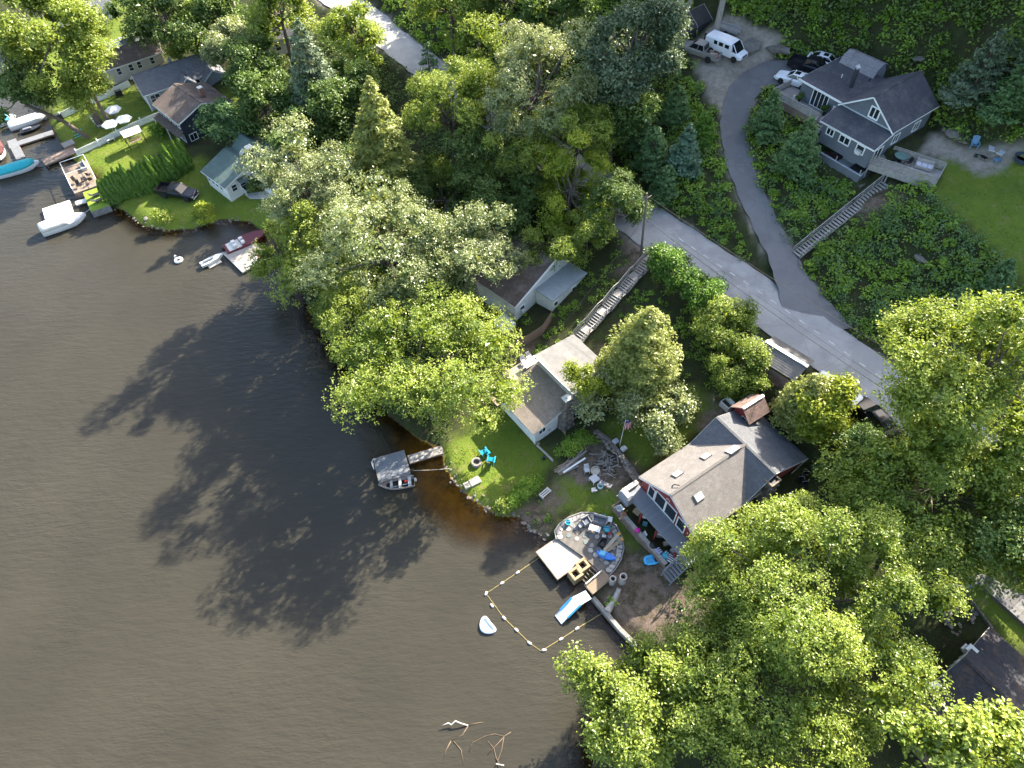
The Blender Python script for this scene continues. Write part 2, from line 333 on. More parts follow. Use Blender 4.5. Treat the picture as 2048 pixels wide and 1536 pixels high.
LAWN = [([(880, 905), (925, 865), (1005, 812), (1072, 892), (1105, 918), (1085, 975), (1012, 1032), (950, 1004), (905, 960)], .7),
    ([(1085, 1000), (1120, 945), (1180, 965), (1240, 985), (1250, 1040), (1275, 1090), (1240, 1085), (1160, 1015), (1110, 1030)], 1.2),
    ([(1195, 860), (1290, 935), (1360, 890), (1440, 838), (1380, 790), (1250, 820)], 2.6),
    ([(95, 232), (150, 220), (260, 168), (318, 225), (335, 262), (372, 292), (230, 345), (205, 385), (192, 350), (150, 320), (130, 298)], 1.0),
    ([(218, 416), (250, 392), (395, 318), (470, 358), (575, 380), (560, 448), (440, 440), (390, 458), (330, 462), (270, 436)], 1.2),
    ([(1880, 308), (1925, 322), (1960, 342), (2000, 342), (2040, 322), (2130, 330), (2130, 520), (2048, 492), (1960, 440), (1880, 402), (1872, 365)], 14.5),
    ([(150, 62), (228, 40), (244, 82), (180, 112)], 1.5), ([(430, 180), (480, 170), (520, 190), (470, 215)], 3.2), ([(480, 40), (505, 30), (515, 70), (490, 80)], 5),
    ([(60, 30), (330, 10), (330, 60), (260, 120), (200, 190), (120, 235), (60, 160)], 1.6), ([(1900, 1180), (1975, 1240), (2060, 1300), (2100, 1280), (2060, 1220), (1960, 1150)], 4.0)]
DIRT = [([(1200, 1190), (1250, 1100), (1330, 1130), (1420, 1220), (1340, 1290), (1292, 1312)], 1.0), ([(1040, 1020), (1110, 965), (1130, 990), (1090, 1080), (1055, 1060)], 1.0),
    ([(1120, 940), (1180, 870), (1270, 950), (1235, 990), (1150, 965)], 1.4), ([(1700, 390), (1770, 370), (1800, 400), (1760, 425)], 13), ([(1545, 165), (1600, 180), (1580, 230), (1545, 215)], 14.8),
    ([(1420, 790), (1470, 800), (1450, 850), (1400, 840)], 5), ([(1010, 700), (1060, 690), (1080, 740), (1010, 790)], 2), ([(1200, 700), (1260, 640), (1290, 700), (1230, 740)], 4.5), ([(1250, 470), (1300, 480), (1290, 530), (1240, 540)], 7)]
GRAV = [([(1372, 95), (1450, 60), (1530, 88), (1560, 100), (1545, 122), (1490, 138), (1452, 185), (1440, 180), (1400, 130)], 16.0), ([(1835, 305), (1865, 268), (1885, 285), (1925, 300), (2035, 318), (2010, 338), (1965, 346), (1925, 326), (1878, 308)], 15.0)]
def mask(L, soft):
    m = np.zeros(GX.shape)
    for pts, z in L: m = np.maximum(m, np.clip(.5 + (sdist(pxpoly(pts, z), GX, GY) + (vnoise(GX, GY, 1.1, 9) - .5) * soft) / soft, 0, 1))
    return m
_d, _T = dist_line(road_c, GX, GY); _e, _U = dist_line(drive_c, GX, GY); shoulder = np.maximum(np.clip(1 - (_d - road_hw(_T)) / .8, 0, 1), np.clip(1 - (_e - along([(0, 0, q) for q in drive_w], _U)) / .6, 0, 1)) * np.clip(vnoise(GX, GY, 1.3, 14) * 1.6 - .35, 0, 1)
ny, nx = GX.shape
idx = np.arange(nx * ny).reshape(ny, nx)
FQ = np.stack([idx[:-1, :-1], idx[:-1, 1:], idx[1:, 1:], idx[1:, :-1]], -1).reshape(-1, 4)
ground_me = np_mesh('ground', np.stack([GX.ravel(), GY.ravel(), GZ.ravel()], 1), FQ, {'lawn': mask(LAWN, 1.3).ravel(), 'dirt': mask(DIRT, 1.6).ravel(), 'gravel': np.maximum(mask(GRAV, .8), shoulder).ravel(), 'sand': mask([([(800, 880), (900, 880), (1010, 1020), (1000, 1110), (900, 1120), (800, 1020)], 0)], 3.0).ravel()}, smooth=True)
m, nt, b = nmat('ground'); v = coord(nt)
litter = mixc(nt, ramp(nt, noise(nt, .9, 8, .7, v), [(.35, 0.), (.65, 1.)]), (.026, .024, .012), (.036, .056, .014))
litter = mixc(nt, ramp(nt, noise(nt, 9, 4, .7, v), [(.45, 0.), (.7, .7)]), litter, (.070, .060, .034))
grass = mixc(nt, ramp(nt, noise(nt, .35, 7, .7, v), [(.32, 0.), (.68, 1.)]), (.075, .145, .013), (.165, .215, .022))
grass = mixc(nt, ramp(nt, noise(nt, 5, 6, .75, v), [(.4, 0.), (.75, .75)]), grass, (.19, .175, .045))
grass = mixc(nt, ramp(nt, noise(nt, 17, 3, .7, v), [(.35, .6), (.6, 0.)]), grass, (.04, .075, .012))
grass = mixc(nt, ramp(nt, noise(nt, .9, 5, .75, v), [(.56, 0.), (.68, .8)]), grass, (.20, .165, .075))
dirt = mixc(nt, ramp(nt, noise(nt, 1.6, 8, .7, v), [(.35, 0.), (.7, 1.)]), (.085, .060, .045), (.17, .125, .095))
dirt = mixc(nt, ramp(nt, noise(nt, 22, 3, .7, v), [(.52, 0.), (.66, .8)]), dirt, (.28, .23, .19))
grav = mixc(nt, ramp(nt, noise(nt, 1.1, 8, .75, v), [(.35, 0.), (.7, 1.)]), (.20, .17, .13), (.36, .32, .27))
o = mixc(nt, attr(nt, 'lawn'), litter, grass)
sp = nt.nodes.new('ShaderNodeSeparateXYZ'); nt.links.new(v, sp.inputs[0])
dm = nt.nodes.new('ShaderNodeMath'); dm.operation = 'MULTIPLY'; nt.links.new(attr(nt, 'dirt'), dm.inputs[0]); nt.links.new(ramp(nt, noise(nt, .8, 6, .7, v), [(.38, .25), (.52, 1.)]), dm.inputs[1])
o = mixc(nt, dm.outputs[0], o, dirt); o = mixc(nt, attr(nt, 'gravel'), o, grav)
bedn = mixc(nt, ramp(nt, noise(nt, .7, 7, .7, v), [(.35, 0.), (.65, 1.)]), (.20, .125, .028), (.42, .29, .080))
bedn = mixc(nt, attr(nt, 'sand'), mixc(nt, ramp(nt, noise(nt, .7, 7, .7, v), [(.35, 0.), (.65, 1.)]), (.022, .016, .009), (.060, .042, .020)), bedn)
mr = nt.nodes.new('ShaderNodeMapRange'); mr.inputs[1].default_value = .0; mr.inputs[2].default_value = .12; nt.links.new(sp.outputs[2], mr.inputs[0])
o = mixc(nt, mr.outputs[0], bedn, o)
nt.links.new(o, b.inputs['Base Color']); b.inputs['Roughness'].default_value = .95; b.inputs['Specular IOR Level'].default_value = .15
bump(nt, b, noise(nt, 7, 8, .75, v), .8, .12)
ground = link('ground', ground_me, m); tag(ground, 'wooded sloping ground with lawns and dirt yards around the lake', None, kind='structure')
# ---------------------------------------------------------------- water
wx_ = axis(-1200, 60, -100, 30, 1.0, 0); wy_ = axis(-500, 700, 4, 150, 1.0, 0); wx_ = wx_[wx_ < 60]
WX, WY = np.meshgrid(wx_, wy_); S = -sdist(land, WX, WY)
k1, k2 = WX.shape; ii = np.arange(k1 * k2).reshape(k1, k2)
WQ = np.stack([ii[:-1, :-1], ii[:-1, 1:], ii[1:, 1:], ii[1:, :-1]], -1).reshape(-1, 4)
keep = (S.ravel()[WQ].max(1) > -2.2); WQ = WQ[keep]
_cv = sdist(pxpoly([(800, 880), (900, 880), (1010, 1020), (1000, 1110), (900, 1120), (800, 1020)], 0), WX, WY); S = S * (.62 + 2.4 * np.clip(.45 - _cv / 6.5, 0, 1))
water_me = np_mesh('lake_water', np.stack([WX.ravel(), WY.ravel(), np.zeros(WX.size)], 1), WQ, {'depth': S.ravel()}, smooth=True)
m, nt, b = nmat('lake_water'); v = coord(nt)
mp = nt.nodes.new('ShaderNodeMapping'); mp.inputs['Rotation'].default_value = (0, 0, R_(-14)); mp.inputs['Scale'].default_value = (.55, 1.55, 1); nt.links.new(v, mp.inputs[0])
big = noise(nt, .09, 3, .6, v)
o = mixc(nt, ramp(nt, big, [(.3, 0.), (.7, 1.)]), (.032, .0292, .0218), (.040, .0365, .0270))
nt.links.new(o, b.inputs['Base Color']); b.inputs['Roughness'].default_value = .05; b.inputs['IOR'].default_value = 1.33; b.inputs['Specular IOR Level'].default_value = .36
n1 = noise(nt, 1.15, 3, .55, mp.outputs[0]); n2 = noise(nt, 3.6, 2, .5, mp.outputs[0])
ad = nt.nodes.new('ShaderNodeMath'); ad.operation = 'MULTIPLY_ADD'; nt.links.new(n2, ad.inputs[0]); ad.inputs[1].default_value = .35; nt.links.new(n1, ad.inputs[2])
md = nt.nodes.new('ShaderNodeMath'); md.operation = 'MULTIPLY'; nt.links.new(ad.outputs[0], md.inputs[0]); nt.links.new(ramp(nt, noise(nt, .05, 3, .6, v), [(.3, .25), (.7, 1.)]), md.inputs[1])
bump(nt, b, md.outputs[0], .42, .30)
# clear amber shallows: the murk closes with depth
tb = nt.nodes.new('ShaderNodeBsdfTransparent'); tb.inputs[0].default_value = (.86, .66, .34, 1)
gl = nt.nodes.new('ShaderNodeBsdfGlossy'); gl.inputs['Roughness'].default_value = .09; nt.links.new(b.inputs['Normal'].links[0].from_socket, gl.inputs['Normal'])
fr = nt.nodes.new('ShaderNodeFresnel'); fr.inputs[0].default_value = 1.33
cl = nt.nodes.new('ShaderNodeMixShader'); nt.links.new(fr.outputs[0], cl.inputs[0]); nt.links.new(tb.outputs[0], cl.inputs[1]); nt.links.new(gl.outputs[0], cl.inputs[2])
mr = nt.nodes.new('ShaderNodeMapRange'); mr.interpolation_type = 'SMOOTHSTEP'; mr.inputs[1].default_value = .8; mr.inputs[2].default_value = 8.5; mr.inputs[3].default_value = .03; mr.inputs[4].default_value = 1.0
nt.links.new(attr(nt, 'depth'), mr.inputs[0])
mx = nt.nodes.new('ShaderNodeMixShader'); nt.links.new(mr.outputs[0], mx.inputs[0]); nt.links.new(cl.outputs[0], mx.inputs[1]); nt.links.new(b.outputs[0], mx.inputs[2])
nt.links.new(mx.outputs[0], nt.nodes['Material Output'].inputs[0])
water = link('lake_water', water_me, m); tag(water, 'rippled brown lake water', None, kind='structure')
# ---------------------------------------------------------------- road and driveway
def resample(pts, step):
    a = np.array(pts); seg = np.hypot(*np.diff(a[:, :2], axis=0).T); t = np.concatenate([[0], np.cumsum(seg)]); q = np.arange(0, t[-1], step)
    # Catmull-Rom style smoothing by repeated corner averaging
    r = np.stack([np.interp(q, t, a[:, k]) for k in range(a.shape[1])], 1)
    for _ in range(6): r[1:-1] = .25 * r[:-2] + .5 * r[1:-1] + .25 * r[2:]
    return r
def strip(name, pts, mat, off0=None, off1=None, dz=0., cross=6, label=None, parent=None):
    d = np.gradient(pts[:, :2], axis=0); d /= np.hypot(d[:, 0], d[:, 1])[:, None]; nrm = np.stack([-d[:, 1], d[:, 0]], 1)
    V = []; 
    for i, p in enumerate(pts):
        ja, jc = (.16 * math.sin(i * 1.7) * math.sin(i * .53 + 1), .16 * math.sin(i * 1.31 + 2) * math.sin(i * .47)) if off0 is None else (0, 0)
        a = (-pts[i, 3] if off0 is None else off0) + ja; c = (pts[i, 3] if off1 is None else off1) + jc
        for k in range(cross + 1):
            t = k / cross; e = a + (c - a) * t; V.append((p[0] + nrm[i, 0] * e, p[1] + nrm[i, 1] * e, p[2] + dz + .05 * (1 - (e / max(pts[i, 3], .1)) ** 2)))
    n = cross + 1; F = [(i * n + k, (i + 1) * n + k, (i + 1) * n + k + 1, i * n + k + 1) for i in range(len(pts) - 1) for k in range(cross)]
    me = np_mesh(name, V, F, smooth=True); o = link(name, me, mat, parent)
    if label: tag(o, label, None, kind='structure')
    return o
def asphalt(name, a, c, sp):
    m, nt, b = nmat(name); v = coord(nt)
    o = mixc(nt, ramp(nt, noise(nt, .5, 8, .7, v), [(.3, 0.), (.7, 1.)]), a, c)
    o = mixc(nt, ramp(nt, noise(nt, .18, 4, .6, v), [(.50, 0.), (.54, .45)]), o, tuple(x * .78 for x in a))
    o = mixc(nt, ramp(nt, noise(nt, 30, 2, .6, v), [(.4, 0.), (.7, .5)]), o, sp)
    vo = nt.nodes.new('ShaderNodeTexVoronoi'); vo.feature = 'DISTANCE_TO_EDGE'; vo.inputs['Scale'].default_value = .22
    w1 = nt.nodes.new('ShaderNodeMix'); w1.data_type = 'VECTOR'; nz = nt.nodes.new('ShaderNodeTexNoise'); nz.inputs['Scale'].default_value = .8; nt.links.new(v, nz.inputs[0]); w1.inputs[0].default_value = .25; nt.links.new(v, w1.inputs[4]); nt.links.new(nz.outputs['Color'], w1.inputs[5])
    nt.links.new(w1.outputs[1], vo.inputs[0])
    o = mixc(nt, ramp(nt, vo.outputs[0], [(.0, .28), (.010, 0.)]), o, tuple(x * .5 for x in a))
    nt.links.new(o, b.inputs['Base Color']); b.inputs['Roughness'].default_value = .9; b.inputs['Specular IOR Level'].default_value = .25
    bump(nt, b, noise(nt, 40, 3, .6, v), .3, .02); return m
rp = resample([(x, y, z, h) for (x, y, z), h in zip(road_c, (2.7, 2.7, 2.7, 2.75, 2.8, 2.8, 2.75, 2.8, 3.1, 3.35, 3.4, 3.35, 3.3, 3.2, 3.2, 3.2))], 1.0)
road = strip('road', rp, asphalt('road_asphalt', (.22, .217, .213), (.34, .335, .325), (.40, .39, .38)), label='worn grey two-lane asphalt road running diagonally through the woods')
dp = resample([(x, y, z, h) for (x, y, z), h in zip(drive_c, drive_w)], .7)
drive = strip('driveway', dp, asphalt('driveway_asphalt', (.125, .122, .124), (.165, .161, .160), (.20, .195, .19)), dz=.02, label='dark curving asphalt driveway climbing from the road to the grey house')
road_paint = M('road_paint', (.50, .49, .46), .8, .3, 3, 0)
_cum = np.concatenate([[0], np.cumsum(np.hypot(*np.diff(rp[:, :2], axis=0).T))])
def rp_at(s): return np.array([[np.interp(q, _cum, rp[:, k]) for k in range(4)] for q in s])
for k in range(16): s0 = 122 + k * 1.9; strip('lane_dash', rp_at([s0, s0 + .35, s0 + .75]), road_paint, .76, .90, .012, 1, parent=road)
# ---------------------------------------------------------------- vegetation
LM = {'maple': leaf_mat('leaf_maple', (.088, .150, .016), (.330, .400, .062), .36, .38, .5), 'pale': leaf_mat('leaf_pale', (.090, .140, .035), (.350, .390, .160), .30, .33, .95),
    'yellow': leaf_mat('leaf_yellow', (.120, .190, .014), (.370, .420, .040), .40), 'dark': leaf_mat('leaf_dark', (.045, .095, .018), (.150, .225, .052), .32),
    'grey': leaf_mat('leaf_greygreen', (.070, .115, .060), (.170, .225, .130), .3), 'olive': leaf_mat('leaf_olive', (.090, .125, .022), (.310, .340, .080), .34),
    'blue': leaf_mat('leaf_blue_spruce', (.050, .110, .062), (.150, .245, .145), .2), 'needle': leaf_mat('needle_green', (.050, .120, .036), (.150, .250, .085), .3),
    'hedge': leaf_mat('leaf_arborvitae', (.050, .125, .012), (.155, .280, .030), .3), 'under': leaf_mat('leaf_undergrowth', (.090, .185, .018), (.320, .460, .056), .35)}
BARK = M('bark', (.13, .105, .085), .95, .35, 5, .6, 14, .2, stretch=(3, 3, .6)); BARKP = M('bark_pale', (.30, .27, .23), .95, .3, 4, .4, 12, .2, stretch=(3, 3, .6))
def unit(a): return a / np.maximum(np.linalg.norm(a, axis=-1, keepdims=True), 1e-9)
def leaves(C, N, size, r, tone, fold=.25, asp=.62):
    """one folded rhombus per leaf: centres C, facing N"""
    n = len(C); T = unit(np.cross(N, r.normal(size=(n, 3)))); B = np.cross(N, T); s = (size * r.uniform(.7, 1.35, n))[:, None]
    V = np.stack([C - T * s * .5, C + B * s * .5 * asp + N * s * fold * .4, C + T * s * .55, C - B * s * .5 * asp + N * s * fold * .4], 1).reshape(-1, 3)
    Q = np.arange(n * 4, dtype=np.int32).reshape(n, 4); return V, Q, np.repeat(tone, 4)
def crown_np(r, rx, ry, rz, n_leaf, size, lobes=26, lobe=.38, flat=-.35, open_=.0):
    d = unit(r.normal(size=(lobes * 3, 3))); d = d[d[:, 2] > flat][:lobes]; lobes = len(d)
    rad = r.uniform(.42, .98, lobes)[:, None]; S = np.array([rx, ry, rz]); L = d * rad * S
    lr = lobe * r.uniform(.55, 1.35, lobes) * (rx * ry * rz) ** (1 / 3.)
    nt_ = np.maximum((lr / lr.sum() * n_leaf / 11).astype(int), 8)      # twigs per lobe
    Cs, Ns, Ts = [], [], []
    for i in range(lobes):
        k = nt_[i]; q = unit(unit(r.normal(size=(k, 3))) + d[i] * .55 + [0, 0, .35]); rr = lr[i] * r.uniform(.55, 1.08, k) ** .8
        tw = L[i] + q * rr[:, None] * [1, 1, .82]; lt = r.uniform(.12, .85)
        m = 11; c = np.repeat(tw, m, 0) + r.normal(size=(k * m, 3)) * size * [1.0, 1.0, .62]
        nrm = unit(np.repeat(q, m, 0) * .45 + [.14, .16, .55] + r.normal(size=(k * m, 3)) * .50)
        Cs.append(c); Ns.append(nrm); Ts.append(np.clip(lt + np.repeat(r.normal(size=k) * .16, m) + r.normal(size=k * m) * .14, 0, 1))
    return np.concatenate(Cs), np.concatenate(Ns), np.concatenate(Ts), L, lr
def limb_mesh(r, h, rx, ry, zc, rz, L, r0, lean=(0, 0)):
    mb = MB(); tr = max(r0, .12); sp = zc - rz * .35; top = zc + rz * .45
    base = Vector((-lean[0], -lean[1], 0)); pts = [base, base * .6 + Vector((r.normal() * .1, r.normal() * .1, sp * .5)), Vector((0, 0, sp)), Vector((r.normal() * .3, r.normal() * .3, (sp + top) / 2)), Vector((r.normal() * .4, r.normal() * .4, top))]
    mb.tube([pts[0] - Vector((0, 0, .6))] + pts, [tr * 1.35, tr * 1.25, tr * .95, tr * .75, tr * .42, tr * .12], 8)
    for i in r.permutation(len(L))[:16]:
        e = Vector(L[i]) + Vector((0, 0, zc)); t = r.uniform(.2, .8); s0 = Vector((0, 0, sp + (top - sp) * t * .6))
        mid = s0.lerp(e, .5) + Vector((r.normal() * .3, r.normal() * .3, -.25)); mb.tube([s0, mid, e], [tr * .40, tr * .24, tr * .06], 5)
    return mb
def leaf_tree(name, label, cat, base, h, rx, ry, rz, kind, n_leaf=9000, size=.19, seed=1, lobes=26, lobe=.38, group=None, bark=BARK, lean=(0, 0), flat=-.35):
    """trunk with limbs, and a crown of leaf clumps; base is the ground point under the crown's middle"""
    r = np.random.default_rng(seed); t = thing(name, label, cat, base, 0, group); zc = h - rz * 1.02
    C, N, T, L, lr = crown_np(r, rx, ry, rz, n_leaf, size, lobes, lobe, flat); C = C + [0, 0, zc]
    C[:, 2] = np.maximum(C[:, 2], .15); V, Q, tn = leaves(C, N, size, r, T)
    ni = max(3, int(n_leaf * .11 / len(L))); ci = np.repeat(L, ni, 0) + unit(r.normal(size=(len(L) * ni, 3))) * (np.repeat(lr, ni) * r.uniform(.1, .6, len(L) * ni))[:, None] + [0, 0, zc]     # large inner leaves close the crown; their dark tone paints shade into its gaps
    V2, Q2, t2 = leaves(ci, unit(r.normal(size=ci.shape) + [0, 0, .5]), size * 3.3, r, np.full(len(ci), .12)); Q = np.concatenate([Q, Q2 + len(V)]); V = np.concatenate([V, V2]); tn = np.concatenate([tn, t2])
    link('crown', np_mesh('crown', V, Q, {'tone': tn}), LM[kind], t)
    limb_mesh(r, h, rx, ry, zc, rz, L, .022 * h, lean).build('trunk', bark, t, smooth=True); return t
def conifer_np(r, h, R, kind='spruce', n_whorl=22, per=11, size=.34, z0=.08):
    Cs, Ns, Ts = [], [], []; mb = MB(); mb.tube([(0, 0, -.5), (0, 0, h * .5), (0, 0, h * .98)], [h * .018, h * .011, .02], 7)
    for w in range(n_whorl):
        f = (w + .5) / n_whorl; z = h * (z0 + (1 - z0) * f); Rw = R * (1 - f) ** (.48 if kind == 'hemlock' else .8) * r.uniform(.8, 1.1) + .12
        for k in range(max(4, int(per * (1 - f * .55)))):
            a = r.uniform(0, 2 * math.pi); Lb = Rw * r.uniform(.75, 1.12); dr = -.28 if kind == 'spruce' else (-.05 if kind == 'pine' else -.16)
            d = np.array([math.cos(a), math.sin(a), 0]); n = max(5, int(Lb / size * 6.5)); s = np.sqrt(r.uniform(.04, 1, n)); wd = (.10 + .24 * s * (1 - s * .55)) * Lb
            side = r.uniform(-1, 1, n) * wd; lat = np.array([-d[1], d[0], 0])
            c = d * (s * Lb)[:, None] + lat * side[:, None]; c[:, 2] += z + dr * s ** 1.4 * Lb + (.16 * s ** 3 * Lb) - np.abs(side) * .25 + r.normal(size=n) * .07
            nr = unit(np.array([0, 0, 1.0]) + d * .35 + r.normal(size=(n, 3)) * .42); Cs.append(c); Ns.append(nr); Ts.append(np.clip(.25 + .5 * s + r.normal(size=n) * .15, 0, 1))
            if k % 2 == 0 and Lb > .8: mb.tube([(0, 0, z), tuple(d * Lb * .55 + [0, 0, z + dr * .4 * Lb])], [.035, .012], 4, False)
    return np.concatenate(Cs), np.concatenate(Ns), np.concatenate(Ts), mb
_con = {}
def conifer(name, label, cat, base, h, R, kind, style='spruce', seed=1, group=None, **kw):
    r = np.random.default_rng(seed); t = thing(name, label, cat, base, r.uniform(0, 6.28), group)
    C, N, T, mb = conifer_np(r, h, R, style, **kw); V, Q, tn = leaves(C, N, kw.get('size', .34), r, T, .1, .42)
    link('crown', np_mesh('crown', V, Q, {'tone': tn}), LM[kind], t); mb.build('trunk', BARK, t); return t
def at_crown(u, v, rpx, zc):
    p = P(u, v, zc); return p, rpx / pxm(p)
def big(name, label, u, v, rpx, zc, rz, kind, n, seed, sx=1., sy=1., lobes=26, lobe=.40, size=.195, group=None, lean=(0, 0), flat=-.6, bark=BARK):
    rpx *= 1.10; n = int(n * 1.25); p, rm = at_crown(u, v, rpx, zc); g = max(hz(p[0], p[1]), .1)
    bx, by = p[0] - lean[0], p[1] - lean[1]; gb = max(hz(bx, by), -.3)
    return leaf_tree(name, label, 'tree', (p[0], p[1], gb), zc + rz * 1.02 - gb, rm * sx, rm * sy, rz, kind, n, size, seed, lobes, lobe, group, bark, lean, flat)
SH = 'broadleaf trees along the shore'
big('broadleaf_tree', 'tallest pale-green tree on the shore below the green-roofed house', 618, 380, 98, 12.5, 7.6, 'pale', 17000, 11, lobes=34, lobe=.30, group=SH)
big('broadleaf_tree', 'small dark shore tree beside the red boat and white raft', 552, 500, 52, 5.6, 4.6, 'maple', 5000, 12, lobes=14, lobe=.42, group=SH)
big('broadleaf_tree', 'dark green tree between the tallest shore tree and the lake', 640, 510, 96, 8.5, 6.6, 'maple', 11000, 17, lobes=22, group=SH)
big('broadleaf_tree', 'broad pale-leaved tree in the middle of the shore row', 775, 510, 138, 12.5, 7.6, 'pale', 22000, 13, lobes=40, lobe=.30, group=SH)
big('broadleaf_tree', 'pale tree beside the dark-roofed white house', 945, 525, 96, 10.5, 7.0, 'pale', 11000, 14, lobes=26, lobe=.32, group=SH)
big('broadleaf_tree', 'bright green maple overhanging the grey dock and rowing boat', 850, 740, 158, 9.0, 6.8, 'maple', 27000, 15, lobes=40, lobe=.33, size=.195, group=SH)
big('broadleaf_tree', 'rounded tree leaning over the lake in front of the shore row', 705, 640, 92, 7.2, 5.8, 'maple', 13000, 16, lobes=24, lobe=.33, group=SH)
RD = 'trees between the road and the shore houses'
big('broadleaf_tree', 'tall sunlit tree whose crown reaches the transformer pole', 1075, 185, 96, 17.5, 10.5, 'pale', 23000, 21, lobes=36, lobe=.28, group=RD)
big('broadleaf_tree', 'light green tree right behind the olive spruce', 905, 245, 80, 13.5, 9.0, 'maple', 17000, 22, lobes=30, lobe=.30, group=RD)
big('broadleaf_tree', 'yellow-green tree beside the far stretch of road', 1140, 380, 66, 11.5, 6.6, 'yellow', 11000, 23, lobes=20, lobe=.34, group=RD)
big('broadleaf_tree', 'small bright tree in front of the dark-roofed white house', 1105, 490, 58, 7.5, 4.2, 'maple', 6500, 24, lobes=14, group=RD)
big('broadleaf_tree', 'dark green tree beside the leaning utility pole', 1228, 425, 56, 10.0, 5.0, 'dark', 8000, 25, lobes=18, group=RD)
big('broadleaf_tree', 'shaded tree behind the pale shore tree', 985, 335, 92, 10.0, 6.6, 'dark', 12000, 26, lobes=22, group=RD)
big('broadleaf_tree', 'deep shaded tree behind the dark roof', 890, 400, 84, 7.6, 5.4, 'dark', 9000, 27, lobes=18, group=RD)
big('broadleaf_tree', 'dense tree filling the gap between the olive spruce and the sunlit tree', 965, 165, 66, 14.0, 8.0, 'maple', 11000, 121, lobes=26, lobe=.32, group=RD)
big('broadleaf_tree', 'shaded tree left of the yellow-green tree', 1040, 330, 72, 11.0, 7.0, 'maple', 10000, 122, lobes=24, lobe=.33, group=RD)
big('broadleaf_tree', 'full tree hiding the far road beside the yellow-green tree', 1150, 292, 60, 13.5, 6.4, 'maple', 9000, 128, lobes=22, lobe=.34, group=RD)
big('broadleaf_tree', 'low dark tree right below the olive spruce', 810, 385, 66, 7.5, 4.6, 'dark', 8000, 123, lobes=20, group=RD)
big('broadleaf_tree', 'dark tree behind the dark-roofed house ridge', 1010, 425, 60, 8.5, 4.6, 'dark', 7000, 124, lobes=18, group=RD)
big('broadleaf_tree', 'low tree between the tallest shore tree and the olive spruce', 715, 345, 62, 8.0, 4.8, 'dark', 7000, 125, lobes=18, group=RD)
big('broadleaf_tree', 'shaded tree beside the lane above the green-roofed house', 640, 215, 56, 9.5, 5.0, 'dark', 6000, 126, lobes=18, size=.32, group=RD)
big('broadleaf_tree', 'green tree leaning over the white annex roof', 1175, 470, 46, 8.5, 3.8, 'maple', 5000, 127, lobes=14, group=RD)
conifer('spruce_tree', 'olive-green pointed spruce with drooping branches', 'tree', tuple(G(790, 435)), 20, 6.6, 'olive', 'spruce', 31, RD, n_whorl=44, per=20, size=.46)
conifer('spruce_tree', 'blue-green spruce between the navy house and the road', 'tree', tuple(G(650, 255)), 16, 5.2, 'grey', 'spruce', 32, RD, n_whorl=34, per=15, size=.46)
conifer('spruce_tree', 'small dark spruce at the edge of the upper road', 'tree', tuple(G(862, 165)), 6.5, 2.3, 'needle', 'spruce', 33, RD, n_whorl=14, per=9, size=.32)
NB = 'trees around the cottages'
conifer('hemlock_tree', 'feathery yellow-green hemlock between the wooden stairs and road', 'tree', (13.2, 45.0, hz(13.2, 45.0)), 12.2, 4.5, 'olive', 'hemlock', 41, NB, n_whorl=32, per=20, size=.34)
big('broadleaf_tree', 'spreading tree with bare grey limbs over the flagpole yard', 1282, 800, 100, 5.4, 2.5, 'pale', 9000, 42, lobes=24, lobe=.34, size=.26, group=NB, bark=BARKP)
big('broadleaf_tree', 'small bough-like tree hanging over the grey flat roof', 1180, 752, 44, 7.6, 2.0, 'yellow', 3000, 43, lobes=9, lobe=.42, group=NB, lean=(2.5, -.6), bark=BARKP)
big('broadleaf_tree', 'bushy tree between the hemlock and the roadside shed', 1450, 660, 58, 7.6, 3.4, 'maple', 7500, 44, lobes=18, group=NB)
big('broadleaf_tree', 'low bushy tree downhill from the roadside shed', 1478, 740, 48, 6.8, 2.8, 'maple', 6000, 45, lobes=14, group=NB)
conifer('cedar_tree', 'olive cedar right below the roadside shed', 'tree', tuple(G(1592, 842)), 7.2, 2.9, 'olive', 'hemlock', 46, NB, n_whorl=24, per=18, size=.32)
big('cedar_tree', 'golden-green cedar beside the parked black car', 1655, 822, 66, 8.6, 3.8, 'yellow', 7000, 47, lobes=26, lobe=.28, size=.30, group=NB)
big('cedar_tree', 'dark shaded cedar directly behind the red house', 1708, 915, 60, 7.8, 3.2, 'dark', 6000, 48, lobes=18, group=NB)
RT = 'large maples on the near right'
big('broadleaf_tree', 'tall sunlit maple beside the road at the right edge', 1965, 755, 155, 18.5, 7.4, 'maple', 22000, 51, lobes=40, lobe=.31, size=.24, group=RT)
big('broadleaf_tree', 'broad maple above the dark-roofed house with shaded lower crown', 1870, 970, 172, 10.0, 5.4, 'maple', 24000, 52, lobes=40, lobe=.32, size=.24, group=RT)
big('broadleaf_tree', 'huge sunlit maple covering the corner of the red house', 1630, 1200, 228, 12.0, 5.4, 'maple', 46000, 53, lobes=64, lobe=.25, size=.185, sy=.9, group=RT)
big('broadleaf_tree', 'shaded maple below the huge sunlit one', 1530, 1430, 205, 8.6, 4.6, 'maple', 30000, 54, lobes=46, lobe=.30, size=.195, group=RT)
big('broadleaf_tree', 'maple leaning out over the water at the bottom', 1270, 1420, 120, 7.5, 4.2, 'maple', 14000, 55, lobes=28, lobe=.33, size=.23, group=RT)
big('broadleaf_tree', 'bright lime-green tree top at the bottom right corner', 1925, 1590, 150, 15.0, 4.5, 'maple', 15000, 56, lobes=30, lobe=.28, size=.30, group=RT)
big('broadleaf_tree', 'dark tree over the paver patio at the right edge', 2095, 1050, 130, 12.0, 5.0, 'dark', 12000, 57, lobes=26, lobe=.33, size=.25, group=RT)  # mostly beyond the frame, added to shade the patio and corner roof
LF = 'trees around the far lakeside lawns'
